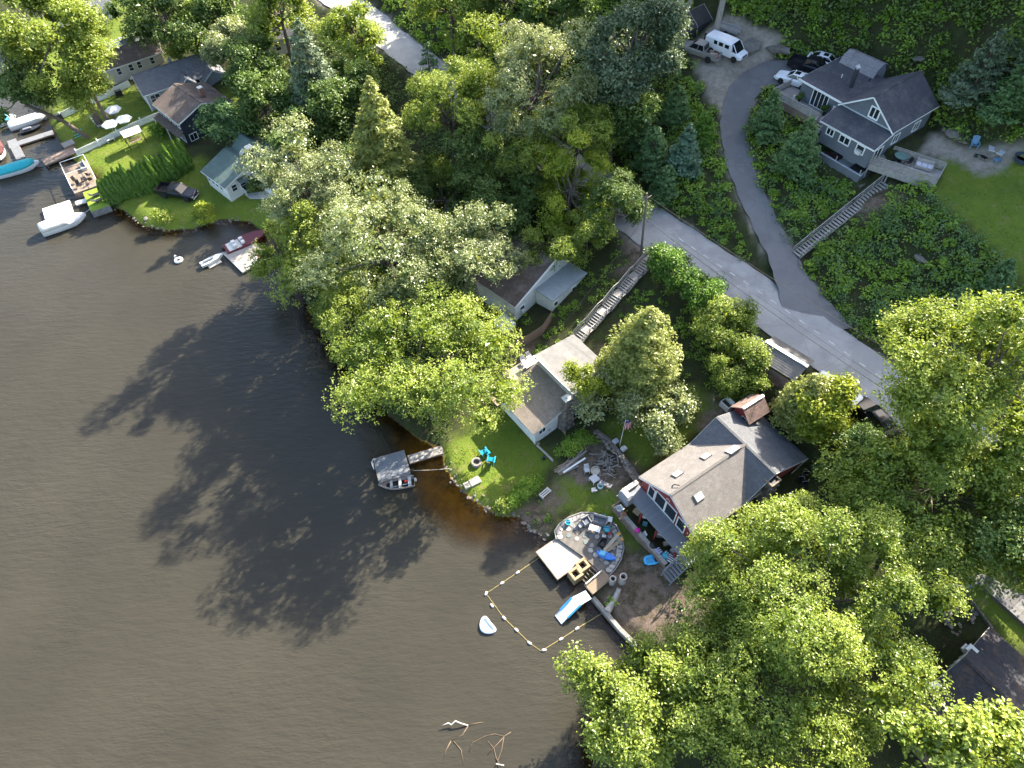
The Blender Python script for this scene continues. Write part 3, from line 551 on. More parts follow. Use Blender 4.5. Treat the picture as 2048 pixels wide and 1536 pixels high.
big('broadleaf_tree', 'shaded tree at the top between the white shed and the wood', 285, 15, 56, 9.0, 4.4, 'dark', 5000, 74, lobes=14, size=.34, group=LF)
big('broadleaf_tree', 'leafy tree directly behind the pale grey house roof', 385, 72, 50, 8.0, 3.8, 'maple', 5000, 75, lobes=14, size=.34, group=LF)
big('broadleaf_tree', 'tall yellow-green tree with two lobes over the boats', 105, 75, 108, 15.0, 7.0, 'maple', 16000, 61, lobes=34, lobe=.30, size=.33, group=LF)
big('broadleaf_tree', 'lawn tree with a bare trunk beside the white umbrellas', 168, 150, 50, 9.5, 4.5, 'maple', 6000, 62, lobes=14, size=.33, group=LF)
big('broadleaf_tree', 'leaning lakeside tree with a long bare trunk by the bulkhead', 40, 190, 66, 9.5, 4.5, 'dark', 7000, 63, lobes=16, size=.33, group=LF, lean=(-4.5, -2.5))
big('broadleaf_tree', 'light-leaved small tree behind the pale grey house', 455, 100, 52, 8.6, 3.6, 'pale', 6000, 64, lobes=16, size=.34, group=LF)
big('broadleaf_tree', 'shaded wood tree behind the beige house', 330, 45, 66, 10.5, 5.5, 'dark', 6000, 65, lobes=16, size=.36, group=LF)
big('broadleaf_tree', 'dark wood tree at the top beside the long bare trunk', 420, 15, 60, 10.5, 4.2, 'dark', 6000, 66, lobes=16, size=.36, group=LF)
big('broadleaf_tree', 'grey-green tree right of the pale grey house', 520, 140, 54, 9.6, 4.4, 'dark', 6000, 67, lobes=16, size=.36, group=LF)
big('broadleaf_tree', 'round dark tree behind the navy house', 530, 220, 58, 8.0, 4.4, 'dark', 6000, 68, lobes=16, size=.36, group=LF)
big('broadleaf_tree', 'mid-green tree at the top near the hidden house', 560, 30, 64, 14, 6, 'maple', 6000, 69, lobes=18, size=.36, group=LF)
big('broadleaf_tree', 'dark broad bush-like tree beside the navy house gable', 455, 265, 56, 5, 3.4, 'needle', 5000, 70, lobes=14, size=.34, group=LF)
big('broadleaf_tree', 'thin bright green tree beside the upper road bend', 712, 75, 46, 13.5, 5.5, 'maple', 4500, 71, lobes=14, size=.34, group=LF)
big('broadleaf_tree', 'dark tree between the blue spruce and the olive spruce', 705, 190, 46, 9, 5, 'dark', 4500, 72, lobes=14, size=.36, group=LF)
big('broadleaf_tree', 'shaded tree uphill of the tallest shore tree', 600, 280, 50, 7.5, 4, 'dark', 4500, 73, lobes=14, size=.36, group=LF)
HS = 'trees on the shaded hillside'
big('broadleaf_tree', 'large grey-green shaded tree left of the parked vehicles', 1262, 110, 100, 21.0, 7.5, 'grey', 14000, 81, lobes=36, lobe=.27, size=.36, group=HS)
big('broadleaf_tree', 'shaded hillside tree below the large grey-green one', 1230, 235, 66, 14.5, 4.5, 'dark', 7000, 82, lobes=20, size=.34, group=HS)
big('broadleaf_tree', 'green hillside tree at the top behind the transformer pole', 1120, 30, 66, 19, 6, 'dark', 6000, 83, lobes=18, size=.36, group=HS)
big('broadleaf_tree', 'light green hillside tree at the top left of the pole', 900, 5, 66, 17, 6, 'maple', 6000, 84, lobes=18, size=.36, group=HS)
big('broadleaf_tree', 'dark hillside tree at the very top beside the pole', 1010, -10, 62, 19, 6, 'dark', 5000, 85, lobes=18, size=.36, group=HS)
for i, (u, v, h, R, k, st, lb) in enumerate([(1362, 345, 6.8, 2.6, 'blue', 'pine', 'blue-green pine sapling beside the driveway'), (1300, 345, 6.5, 2.2, 'needle', 'hemlock', 'dark sapling uphill of the far road'),
        (1345, 250, 5.5, 2.0, 'needle', 'hemlock', 'dark sapling high on the slope left of the driveway'), (1400, 290, 4.6, 1.7, 'hedge', 'hemlock', 'green sapling against the driveway edge'),
        (1275, 300, 6.0, 2.0, 'needle', 'hemlock', 'slender dark sapling near the grey-green tree'), (1525, 275, 6.5, 2.3, 'needle', 'pine', 'green pine inside the driveway bend'),
        (1585, 345, 7.5, 2.9, 'needle', 'pine', 'large bushy pine below the left deck of the grey house'), (1325, 400, 5.0, 1.8, 'needle', 'hemlock', 'sapling above the leaning utility pole'),
        (1930, 205, 8.5, 3.2, 'grey', 'pine', 'grey-green pine behind the grey house'), (1990, 240, 7.0, 2.6, 'needle', 'pine', 'dark pine above the gravel fire pit'), (2030, 150, 10, 3.4, 'grey', 'pine', 'tall pine in the top right corner'),
        (1985, 575, 4.0, 1.8, 'needle', 'pine', 'small bluish pine on the slope under the lawn'), (1905, 620, 3.6, 1.5, 'needle', 'pine', 'small pine at the foot of the right slope')]):
    conifer('pine_tree' if st == 'pine' else 'sapling_tree', lb, 'tree', tuple(G(u, v)), h, R, k, st, 90 + i, HS, n_whorl=22, per=17, size=.36)
for i, (u, v, L_, r0, lb) in enumerate([(1348, 98, 24, .30, 'pale bare trunk in front of the black tent garage'), (1430, 72, 26, .34, 'thick grey trunk behind the white van'), (1373, 45, 24, .24, 'slim trunk behind the tent garage'),
        (484, 66, 24, .42, 'long bare trunk rising past the top edge above the grey house'), (1052, 78, 20, .3, 'straight bare trunk beside the sunlit tall tree')]):
    g = G(u, v); r = np.random.default_rng(200 + i); t = thing('tall_tree', lb, 'tree', tuple(g), 0, 'tall trees whose crowns pass the top edge')
    C, N, T, L, lr = crown_np(r, 4.2, 4.2, 4.6, 4000, .42, 16, .4); C += [0, 0, L_ - 4]
    V, Q, tn = leaves(C, N, .42, r, T); link('crown', np_mesh('crown', V, Q, {'tone': tn}), LM['maple'], t)
    limb_mesh(r, L_, 4, 4, L_ - 4, 4.6, L, r0).build('trunk', BARKP, t, smooth=True)
# arborvitae hedge
hr = np.random.default_rng(7); av = []
for k in range(3):
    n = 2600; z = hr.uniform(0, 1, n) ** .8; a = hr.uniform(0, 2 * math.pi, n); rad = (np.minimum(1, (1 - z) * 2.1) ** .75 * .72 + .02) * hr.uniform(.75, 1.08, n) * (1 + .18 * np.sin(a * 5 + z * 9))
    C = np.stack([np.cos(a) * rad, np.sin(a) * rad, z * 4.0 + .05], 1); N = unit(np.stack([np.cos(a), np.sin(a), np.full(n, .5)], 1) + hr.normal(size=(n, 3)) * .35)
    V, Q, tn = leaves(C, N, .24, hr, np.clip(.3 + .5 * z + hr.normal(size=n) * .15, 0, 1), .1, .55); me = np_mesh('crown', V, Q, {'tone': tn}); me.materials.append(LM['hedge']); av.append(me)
hmb = MB(); hmb.tube([(0, 0, -.3), (0, 0, 2.2)], [.07, .04], 6); hme = hmb.mesh('trunk'); hme.materials.append(BARK)
ORD = 'first second third fourth fifth sixth seventh eighth ninth tenth eleventh twelfth thirteenth fourteenth fifteenth sixteenth seventeenth eighteenth last'.split()
ends = [G(222, 408), G(300, 385), G(382, 338)]
for k in range(19):
    t_ = k / 18 * 2; a_ = ends[0].lerp(ends[1], t_) if t_ < 1 else ends[1].lerp(ends[2], t_ - 1)
    o = thing('arborvitae', '%s narrow arborvitae counted from the lake end of the hedge' % ORD[k], 'hedge tree', (a_.x + hr.normal() * .08, a_.y + hr.normal() * .08, hz(a_.x, a_.y)), hr.uniform(0, 6), 'arborvitae hedge between the two lawns')
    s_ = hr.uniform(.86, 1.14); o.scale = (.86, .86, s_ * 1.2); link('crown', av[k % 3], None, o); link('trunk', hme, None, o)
# clipped and wild shrubs, one thing each
def shrub(label, p, rx, ry, rz, kind, n, seed, name='shrub', size=.2, rz_rot=0, group=None, lobes=14):
    r = np.random.default_rng(seed); t = thing(name, label, 'shrub', tuple(p), rz_rot, group)
    C, N, T, L, lr = crown_np(r, rx, ry, rz, n, size, lobes, .42, -.1); C += [0, 0, rz * .75]; C[:, 2] = np.maximum(C[:, 2], .03)
    V, Q, tn = leaves(C, N, size, r, T); link('foliage', np_mesh('foliage', V, Q, {'tone': tn}), LM[kind], t)
    mb = MB()
    for k in range(5): mb.tube([(0, 0, -.2), tuple(np.array(L[k]) * .8 + [0, 0, rz * .75])], [.04, .012], 5)
    mb.build('stem', BARK, t); return t
shrub('round yellow-green bush at the point of the pickup lawn', G(413, 440), 1.55, 1.5, 1.3, 'yellow', 2600, 301)
shrub('loose green shrub at the lake edge of the pickup lawn', G(330, 445), 1.0, .9, 1.1, 'maple', 1200, 302)
shrub('round dark shrub beside the navy house porch', G(323, 272), 1.25, 1.2, 1.1, 'hedge', 2000, 303)
shrub('dark shrub beside the white door of the green-roofed house', G(520, 382), 1.3, 1.0, 1.2, 'dark', 1800, 304)
hd = P(1048, 985, .8); shrub('clipped green hedge beside the small lawn', (hd[0], hd[1], hz(hd[0], hd[1])), 2.3, .75, .8, 'under', 4200, 305, 'hedge', .17, R_(42), lobes=26)
shrub('green shrub at the water end of the clipped hedge', G(1008, 1022), .9, .7, .7, 'maple', 1400, 306)
shrub('leafy strip of shrub below the white cottage gable', G(1150, 895), 2.2, .8, .9, 'under', 2800, 307, 'hedge', .18, R_(38), lobes=20)
for i, (u, v, rx) in enumerate([(1335, 560, 2.3), (1395, 610, 2.6)]):
    shrub(['long-leaved green hedge bush at the top of the wooden stairs', 'long-leaved green hedge bush between the stairs and roadside shed'][i], G(u, v), rx * 1.25, 1.9, 2.3, 'hedge', 6500, 310 + i, 'hedge', .26, R_(-50), lobes=26)
# ---------------------------------------------------------------- undergrowth (nobody could count it)
def scatter(polys, per_m2, r):
    out = []
    for pts, z in polys:
        pl = pxpoly(pts, z); lo = pl.min(0); hi = pl.max(0); n = int((hi - lo).prod() * per_m2); q = r.uniform(lo, hi, (n, 2)); out.append(q[inside(pl, q[:, 0], q[:, 1])])
    q = np.concatenate(out); d, T = dist_line(road_c, q[:, 0], q[:, 1]); e, T2 = dist_line(drive_c, q[:, 0], q[:, 1])
    k = (d > road_hw(T) + .5) & (e > along([(0, 0, x) for x in drive_w], T2) + .12) & (sdist(land, q[:, 0], q[:, 1]) > .5)
    for cx, cy, a, hl, hw, z, bl in pads:
        lx = (q[:, 0] - cx) * math.cos(a) + (q[:, 1] - cy) * math.sin(a); ly = -(q[:, 0] - cx) * math.sin(a) + (q[:, 1] - cy) * math.cos(a); k &= (np.abs(lx) > hl + .3) | (np.abs(ly) > hw + .3)
    for pts, z in GRAV + LAWN + [([(1735, 300), (1880, 360), (1890, 310), (1780, 285)], 14.6), ([(1560, 175), (1610, 165), (1690, 225), (1640, 245)], 15.0)]: k &= sdist(pxpoly(pts, z), q[:, 0], q[:, 1]) < -.3
    for ln in ([(32.9, 59.7), (43.4, 66)], [(7.1, 51.3), (16.9, 60.9)]): k &= dist_line(ln, q[:, 0], q[:, 1])[0] > 1.1
    return q[k]
def brush(name, label, polys, per_m2, kind, seed, rmin=.4, rmax=1.1, nl=46, size=.24, hgt=.75):
    r = np.random.default_rng(seed); q = scatter(polys, per_m2, r); n = len(q); z = hzv(q[:, 0], q[:, 1]); R = r.uniform(rmin, rmax, n) * (.7 + .6 * vnoise(q[:, 0], q[:, 1], 3.5, seed))
    m = nl; d = unit(r.normal(size=(n * m, 3)) + [0, 0, .45]); rr = np.repeat(R, m) * r.uniform(.35, 1.05, n * m) ** .7
    C = np.repeat(np.stack([q[:, 0], q[:, 1], z + R * .25], 1), m, 0) + d * rr[:, None] * [1, 1, hgt]; C[:, 2] = np.maximum(C[:, 2], np.repeat(z, m) + .02)
    N = unit(d * .5 + [0, 0, .6] + r.normal(size=(n * m, 3)) * .5); T = np.clip(np.repeat(r.normal(.12, .2, n) + .6 * vnoise(q[:, 0], q[:, 1], 4.0, seed + 3), m) + r.normal(size=n * m) * .14, 0, 1)
    V, Q, tn = leaves(C, N, size, r, T); o = link(name, np_mesh(name, V, Q, {'tone': tn}), LM[kind]); tag(o, label, None, kind='stuff'); return o
brush('undergrowth', 'dense green brambles on the slope below the grey house', [([(1600, 500), (1740, 400), (1870, 375), (1960, 450), (2080, 520), (2080, 660), (1900, 650), (1770, 690), (1640, 610)], 9.5), ([(1515, 330), (1600, 300), (1640, 320), (1730, 380), (1590, 490), (1560, 440)], 11.5)], 1.35, 'under', 401, size=.31)
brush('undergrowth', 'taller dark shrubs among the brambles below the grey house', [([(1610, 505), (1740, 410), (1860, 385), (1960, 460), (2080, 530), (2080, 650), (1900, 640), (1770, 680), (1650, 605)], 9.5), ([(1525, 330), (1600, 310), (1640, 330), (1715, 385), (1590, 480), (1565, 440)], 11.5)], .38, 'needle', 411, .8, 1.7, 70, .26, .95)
brush('undergrowth', 'ferns and brush between the road and the driveway', [([(1290, 390), (1330, 280), (1390, 160), (1440, 185), (1430, 250), (1445, 330), (1480, 420), (1530, 520), (1555, 565), (1420, 470)], 10.5)], 1.5, 'under', 402, size=.31)
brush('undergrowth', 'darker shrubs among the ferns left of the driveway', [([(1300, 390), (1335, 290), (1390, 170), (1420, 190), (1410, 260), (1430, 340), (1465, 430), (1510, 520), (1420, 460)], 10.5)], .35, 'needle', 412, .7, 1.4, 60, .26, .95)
brush('undergrowth', 'brush inside the driveway bend beside the left deck', [([(1495, 200), (1520, 175), (1560, 195), (1640, 260), (1640, 320), (1515, 320), (1490, 260)], 13.5)], 1.5, 'under', 403, size=.31)
brush('undergrowth', 'shaded brush along the top of the hillside', [([(1440, -40), (1480, 60), (1560, 85), (1680, 100), (1780, 90), (1890, 170), (1930, 270), (2100, 310), (2100, -60)], 20), ([(1180, -30), (1420, -30), (1370, 80), (1390, 150), (1320, 270), (1200, 300), (1150, 180)], 13.5)], .85, 'under', 404, .5, 1.4, 40, .38)
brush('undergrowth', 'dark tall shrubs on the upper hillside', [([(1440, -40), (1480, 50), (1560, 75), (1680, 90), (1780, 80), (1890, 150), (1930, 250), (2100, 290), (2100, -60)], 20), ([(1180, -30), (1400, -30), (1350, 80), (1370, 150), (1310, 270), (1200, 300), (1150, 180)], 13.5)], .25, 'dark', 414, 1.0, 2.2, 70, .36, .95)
brush('undergrowth', 'brush on the bank beside the upper road', [([(720, -30), (1180, -30), (1150, 180), (1180, 300), (1040, 220), (940, 150), (860, 95), (780, 40)], 10)], .85, 'under', 405, .5, 1.3, 42, .38)
brush('undergrowth', 'garden plants between the wooden stairs and the dark-roofed house', [([(1060, 690), (1100, 620), (1180, 540), (1250, 500), (1290, 510), (1200, 620), (1130, 680)], 4.2), ([(1000, 640), (1080, 600), (1060, 660), (1010, 690)], 2.3)], .9, 'under', 406, .3, .7, 36, .20)
brush('undergrowth', 'green ground cover between the hemlock, stairs and roadside shed', [([(1195, 690), (1250, 620), (1310, 560), (1440, 640), (1520, 700), (1490, 800), (1400, 850), (1310, 870), (1230, 850), (1230, 760)], 4.5)], .9, 'under', 415, .3, .75, 36, .22)
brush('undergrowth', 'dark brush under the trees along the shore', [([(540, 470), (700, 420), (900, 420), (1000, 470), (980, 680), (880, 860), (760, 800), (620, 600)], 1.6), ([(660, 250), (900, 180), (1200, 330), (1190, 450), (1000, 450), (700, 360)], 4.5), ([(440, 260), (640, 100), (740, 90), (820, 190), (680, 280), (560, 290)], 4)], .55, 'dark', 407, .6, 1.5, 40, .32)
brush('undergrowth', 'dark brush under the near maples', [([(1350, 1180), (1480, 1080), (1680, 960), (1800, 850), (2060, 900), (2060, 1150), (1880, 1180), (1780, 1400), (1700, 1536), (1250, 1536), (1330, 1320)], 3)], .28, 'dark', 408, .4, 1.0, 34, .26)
brush('undergrowth', 'weeds around the hedge and the dirt bank by the patio', [([(1040, 1035), (1080, 1000), (1110, 1010), (1100, 1075), (1060, 1060)], .8), ([(1195, 1200), (1230, 1170), (1250, 1230), (1210, 1225)], .9), ([(1400, 690), (1520, 690), (1560, 740), (1500, 800), (1420, 760)], 5.5), ([(1170, 860), (1230, 870), (1190, 910), (1130, 920)], 1.6)], .8, 'under', 409, .2, .5, 30, .16)
# grass blades standing on the lawns (stuff)
def turf(label, polys, per, seed, size=.16):
    r = np.random.default_rng(seed); out = []
    for pts, z in polys:
        pl = pxpoly(pts, z); lo, hi = pl.min(0), pl.max(0); q = r.uniform(lo, hi, (int((hi - lo).prod() * per), 2)); out.append(q[sdist(pl, q[:, 0], q[:, 1]) > .15])
    q = np.concatenate(out); k = (vnoise(q[:, 0], q[:, 1], 1.7, seed) > .25) & (sdist(land, q[:, 0], q[:, 1]) > .6); q = q[k]; n = len(q); zz = hzv(q[:, 0], q[:, 1])
    C = np.stack([q[:, 0], q[:, 1], zz + .03], 1); N = unit(r.normal(size=(n, 3)) * [1, 1, .6] + [0, 0, .5]); V, Q, tn = leaves(C, N, size, r, np.clip(r.normal(.35, .25, n) + .4 * vnoise(q[:, 0], q[:, 1], 2.5, seed + 1), 0, 1), .1, .35)
    tag(link('grass', np_mesh('grass', V, Q, {'tone': tn}), LM['lawn']), label, None, kind='stuff')
LM['lawn'] = leaf_mat('grass_blade', (.060, .130, .011), (.230, .290, .034), .3, .6, .3)
turf('grass of the small lawn and yards by the cottages', LAWN[0:3], 26, 501); turf('grass of the far lakeside lawns', LAWN[3:5], 11, 502, .2); turf('grass of the grey house lawn', LAWN[5:6], 9, 503, .2)
# wood on the hill beyond the frame, whose shade lies over the whole hillside
r = np.random.default_rng(77); Cs, Ns, Ts = [], [], []; fmb = MB()
for k in range(210):
    x = r.uniform(-14, 104); y = r.uniform(62, 130)
    g = hz(x, y); R = r.uniform(3.6, 5.2); h = min(r.uniform(15, 18.5), (((x - 20.6) * .788 + (y - 62.4) * .616) + 2.5) / .982 * math.tan(SUN_EL) - g + 7.3); c_ = CR.T @ np.array([x, y, g + h * .27 - CAMH]); e_ = CR.T @ np.array([x - R, y, g + h * .5 - CAMH])
    if CY - FPX * c_[1] / -c_[2] > -45 and CX + FPX * e_[0] / -e_[2] < 2110: continue
    if (x < 26 and y < 116) or h < 8: continue
    C_, N_, T_, L_, lr_ = crown_np(r, R, R, h * .33, 230, 1.6, 7, .45)
    Cs.append(C_ + [x, y, g + h * .68]); Ns.append(N_); Ts.append(T_); fmb.tube([(x, y, g - .5), (x, y, g + h * .8)], [.3, .12], 5)
V, Q, tn = leaves(np.concatenate(Cs), np.concatenate(Ns), 1.6, r, np.concatenate(Ts)); fo = link('hillside_forest', np_mesh('hillside_forest', V, Q, {'tone': tn}), LM['dark']); tag(fo, 'dense wood covering the hill above the grey house', None, kind='stuff')
fo2 = fmb.build('hillside_forest_trunks', BARK, fo); fo2['kind'] = 'stuff'
# ---------------------------------------------------------------- building helpers
GLASS = M('window_glass', (.018, .024, .030), .06, .3, 1.5, 0, spec=.6)
WHITE = M('white_trim', (.74, .74, .72), .55, .06, 3, 0); OFFW = M('aged_white', (.56, .55, .50), .7, .14, 2, 0, dirt=(.36, .36, .31))
STEEL = M('galvanised', (.42, .43, .44), .45, .15, 6, 0, metal=.6); BLACK = M('black_matt', (.018, .018, .020), .5, .2, 4)
GREYWOOD = M('grey_wood', (.30, .28, .255), .9, .28, 2.2, .35, 30, .2, stretch=(1, 1, 1)); OLDWOOD = M('old_brown_wood', (.21, .16, .125), .9, .3, 2.2, .4, 30, .2)
DECKGREY = M('painted_grey_deck', (.185, .195, .215), .8, .18, 2.5, .2, 25); TANWOOD = M('tan_wood', (.28, .215, .145), .85, .22, 2.5, .3, 25)
def siding(name, c, pitch=.15, vert=False, rough=.7):
    m, nt, b = nmat(name); v = coord(nt); sp = nt.nodes.new('ShaderNodeSeparateXYZ'); nt.links.new(v, sp.inputs[0])
    n = noise(nt, 1.6, 6, .65, v); o = mixc(nt, ramp(nt, n, [(.3, 0.), (.7, 1.)]), tuple(x * .86 for x in c), tuple(min(1, x * 1.1) for x in c))
    mm = nt.nodes.new('ShaderNodeMath'); mm.operation = 'FRACT'; dv = nt.nodes.new('ShaderNodeMath'); dv.operation = 'DIVIDE'; dv.inputs[1].default_value = pitch
    if vert:
        ad = nt.nodes.new('ShaderNodeMath'); ad.operation = 'ADD'; nt.links.new(sp.outputs[0], ad.inputs[0]); nt.links.new(sp.outputs[1], ad.inputs[1]); nt.links.new(ad.outputs[0], dv.inputs[0])
    else: nt.links.new(sp.outputs[2], dv.inputs[0])
    nt.links.new(dv.outputs[0], mm.inputs[0]); o = mixc(nt, ramp(nt, mm.outputs[0], [(.0, .5), (.10, .0)]), o, tuple(x * .45 for x in c))
    nt.links.new(o, b.inputs['Base Color']); b.inputs['Roughness'].default_value = rough; bump(nt, b, mm.outputs[0], .5, .02); return m
def slope(mb, e0, e1, r1, r0, th=.07, course=.24):
    e0, e1, r1, r0 = map(Vector, (e0, e1, r1, r0)); n_ = (e1 - e0).cross(r0 - e0).normalized()
    if n_.z < 0: n_ = -n_
    L = ((r0 - e0).length + (r1 - e1).length) / 2; n = max(1, round(L / course)); W = (e1 - e0).length
    for i in range(n):
        a, c = i / n, (i + 1) / n; p = [e0.lerp(r0, a), e1.lerp(r1, a), e1.lerp(r1, c), e0.lerp(r0, c)]
        q = [p[0] + n_ * (th + .020), p[1] + n_ * (th + .020), p[2] + n_ * th, p[3] + n_ * th]; s0 = a * L; s1 = c * L
        mb.add(q + [p[0] + n_ * th, p[1] + n_ * th], [(0, 1, 2, 3), (4, 5, 1, 0)], [[(0, s0), (W, s0), (W, s1), (0, s1)], [(0, s0)] * 4])
    mb.add([e0, e1, r1, r0, e0 + n_ * th, e1 + n_ * th, r1 + n_ * th, r0 + n_ * th], [(3, 2, 1, 0), (0, 1, 5, 4), (1, 2, 6, 5), (2, 3, 7, 6), (3, 0, 4, 7)], [[(0, 0)] * 4] * 5)
    return mb
def gable_roof(par, x0, x1, y0, y1, ze, zr, mat, axis='y', ov=.28, trim=WHITE, ze2=None, rpos=.5, name='roof', cap=True):
    """ridge along axis; ze eave height on the low side, ze2 on the other; rpos where the ridge stands"""
    ze2 = ze if ze2 is None else ze2; mb = MB()
    if axis == 'y':
        xr = x0 + (x1 - x0) * rpos; k1 = (zr - ze) / (xr - x0); k2 = (zr - ze2) / (x1 - xr)
        A = (x0 - ov, y0 - ov, ze - k1 * ov), (x0 - ov, y1 + ov, ze - k1 * ov), (xr, y1 + ov, zr), (xr, y0 - ov, zr)
        B = (x1 + ov, y1 + ov, ze2 - k2 * ov), (x1 + ov, y0 - ov, ze2 - k2 * ov), (xr, y0 - ov, zr), (xr, y1 + ov, zr)
        rk = [(A[0], A[3]), (B[1], B[2]), (A[1], A[2]), (B[0], B[3])]; ev = [(A[0], A[1]), (B[0], B[1])]; rg = ((xr, y0 - ov, zr + .07), (xr, y1 + ov, zr + .07))
    else:
        yr = y0 + (y1 - y0) * rpos; k1 = (zr - ze) / (yr - y0); k2 = (zr - ze2) / (y1 - yr)
        A = (x0 - ov, y0 - ov, ze - k1 * ov), (x1 + ov, y0 - ov, ze - k1 * ov), (x1 + ov, yr, zr), (x0 - ov, yr, zr)
        B = (x1 + ov, y1 + ov, ze2 - k2 * ov), (x0 - ov, y1 + ov, ze2 - k2 * ov), (x0 - ov, yr, zr), (x1 + ov, yr, zr)
        rk = [(A[0], A[3]), (A[1], A[2]), (B[0], B[3]), (B[1], B[2])]; ev = [(A[0], A[1]), (B[0], B[1])]; rg = ((x0 - ov, yr, zr + .07), (x1 + ov, yr, zr + .07))
    slope(mb, *A); slope(mb, *B); ro = mb.build(name, mat, par, fix=False)
    if trim:
        f = MB()
        for p, q in rk + ev: f.bar(Vector(p) - Vector((0, 0, .045)), Vector(q) - Vector((0, 0, .045)), .06, .17)
        f.build('fascia', trim, ro)
    if cap: MB().bar(rg[0], rg[1], .26, .05).build('ridge_cap', mat, ro)
    return ro
def gable_walls(par, x0, x1, y0, y1, z0, ze, zr, mat, axis='y', ze2=None, rpos=.5, name='wall'):
    ze2 = ze if ze2 is None else ze2; mb = MB()
    if axis == 'y':
        xr = x0 + (x1 - x0) * rpos; sec = [(x0, z0), (x1, z0), (x1, ze2), (xr, zr), (x0, ze)]; mb.loft([[(x, y0, z) for x, z in sec], [(x, y1, z) for x, z in sec]])
    else:
        yr = y0 + (y1 - y0) * rpos; sec = [(y0, z0), (y1, z0), (y1, ze2), (yr, zr), (y0, ze)]; mb.loft([[(x0, y, z) for y, z in sec], [(x1, y, z) for y, z in sec]])
    return mb.build(name, mat, par)
def window(par, p, ang, w, h, cols=2, rows=1, mat=WHITE, name='window', bar=.07, sill=True):
    """p: bottom middle on the wall, ang: outward direction in degrees (local)"""
    n = Vector((math.cos(R_(ang)), math.sin(R_(ang)), 0)); t = Vector((-n.y, n.x, 0)); p = Vector(p); up = Vector((0, 0, 1)); c = p + n * .03
    f = MB(); f.bar(c - t * w / 2, c - t * w / 2 + up * h, bar, .08, n); f.bar(c + t * w / 2, c + t * w / 2 + up * h, bar, .08, n)
    f.bar(c - t * (w / 2 + .05), c + t * (w / 2 + .05), bar, .09, n); f.bar(c - t * (w / 2 + .05) + up * h, c + t * (w / 2 + .05) + up * h, bar, .09, n)
    for k in range(1, cols): f.bar(c + t * (w * k / cols - w / 2), c + t * (w * k / cols - w / 2) + up * h, bar * .7, .06, n)
    for k in range(1, rows): f.bar(c - t * w / 2 + up * h * k / rows, c + t * w / 2 + up * h * k / rows, bar * .6, .06, n)
    o = f.build(name, mat, par)
    for k in range(cols):
        a = c + t * (w * k / cols - w / 2) - n * .018; b_ = c + t * (w * (k + 1) / cols - w / 2) - n * .018; e = up * h
        MB().add([a, b_, b_ + e, a + e, a - n * .02, b_ - n * .02, b_ + e - n * .02, a + e - n * .02], [(0, 1, 2, 3), (7, 6, 5, 4), (0, 4, 5, 1), (1, 5, 6, 2), (2, 6, 7, 3), (3, 7, 4, 0)]).build('pane', GLASS, o)
    return o
def boards(par, x0, x1, y0, y1, z, mat, along_x=True, wd=.14, gap=.012, th=.035, name='board', jit=.006, seed=1):
    """a deck of single boards sharing one mesh; runs along x or y"""
    r = random.Random(seed); L = (x1 - x0) if along_x else (y1 - y0); T = (y1 - y0) if along_x else (x1 - x0); n = max(1, round(T / (wd + gap))); pw = T / n
    me = MB().box(-L / 2, L / 2, -pw / 2 + gap / 2, pw / 2 - gap / 2, -th, 0).mesh(name); me.materials.append(mat)
    for k in range(n):
        c = pw * (k + .5); o = link(name, me, None, par, ((x0 + x1) / 2, y0 + c, z) if along_x else (x0 + c, (y0 + y1) / 2, z), (0, 0, 0 if along_x else math.pi / 2)); o.location.z += r.uniform(-jit, jit)
def railing(par, pts, h, mat, rails=3, post=.09, wd=.10, gap=1.6, name='railing', slat=.12):
    for i in range(len(pts) - 1):
        a, b_ = Vector(pts[i]), Vector(pts[i + 1]); n = max(1, round((b_ - a).length / gap)); m = MB()
        for k in range(rails):
            z = Vector((0, 0, h * (k + 1) / rails)); m.bar(a + z, b_ + z, .035 if k < rails - 1 else wd, slat if k < rails - 1 else .04)
        ro = m.build(name, mat, par); pm = MB().box(-post / 2, post / 2, -post / 2, post / 2, 0, h - .03).mesh('post'); pm.materials.append(mat)
        for k in range(n + (i == len(pts) - 2)): link('post', pm, None, ro, a.lerp(b_, k / n))
def W(par, x, y):                              # local -> world xy
    c, s = math.cos(par.rotation_euler.z), math.sin(par.rotation_euler.z); return Vector((par.location.x + x * c - y * s, par.location.y + x * s + y * c))
def Lc(par, u, v, z):                          # pixel at world height z -> local point
    p = P(u, v, z); dx, dy = p[0] - par.location.x, p[1] - par.location.y; c, s = math.cos(par.rotation_euler.z), math.sin(par.rotation_euler.z)
    return Vector((dx * c + dy * s, -dx * s + dy * c, z - par.location.z))
def onroof(par, u, v, f):                      # pixel -> local point on a roof plane z = f(x, y)
    z = 3.0
    for _ in range(20): q = Lc(par, u, v, par.location.z + z); z = f(q.x, q.y)
    return Lc(par, u, v, par.location.z + z)
ASPH_TAN = shingle_mat('shingle_warm_grey', (.160, .148, .138), (.215, .198, .185), (.08, .073, .068)); ASPH_GREY = shingle_mat('shingle_blue_grey', (.105, .108, .115), (.15, .153, .160), (.05, .052, .056))
ASPH_DARK = shingle_mat('shingle_charcoal', (.062, .064, .074), (.092, .093, .105), (.03, .03, .035), stain=(.12, .115, .112)); ASPH_BROWN = shingle_mat('shingle_brown', (.10, .078, .066), (.145, .115, .098), (.05, .04, .035), stain=(.20, .17, .15))
ASPH_BLACK = shingle_mat('shingle_black', (.030, .030, .034), (.055, .054, .058), (.015, .015, .017), stain=(.105, .072, .052)); ASPH_TAN2 = shingle_mat('shingle_cottage', (.20, .165, .135), (.28, .235, .195), (.09, .078, .07), .20, .34)
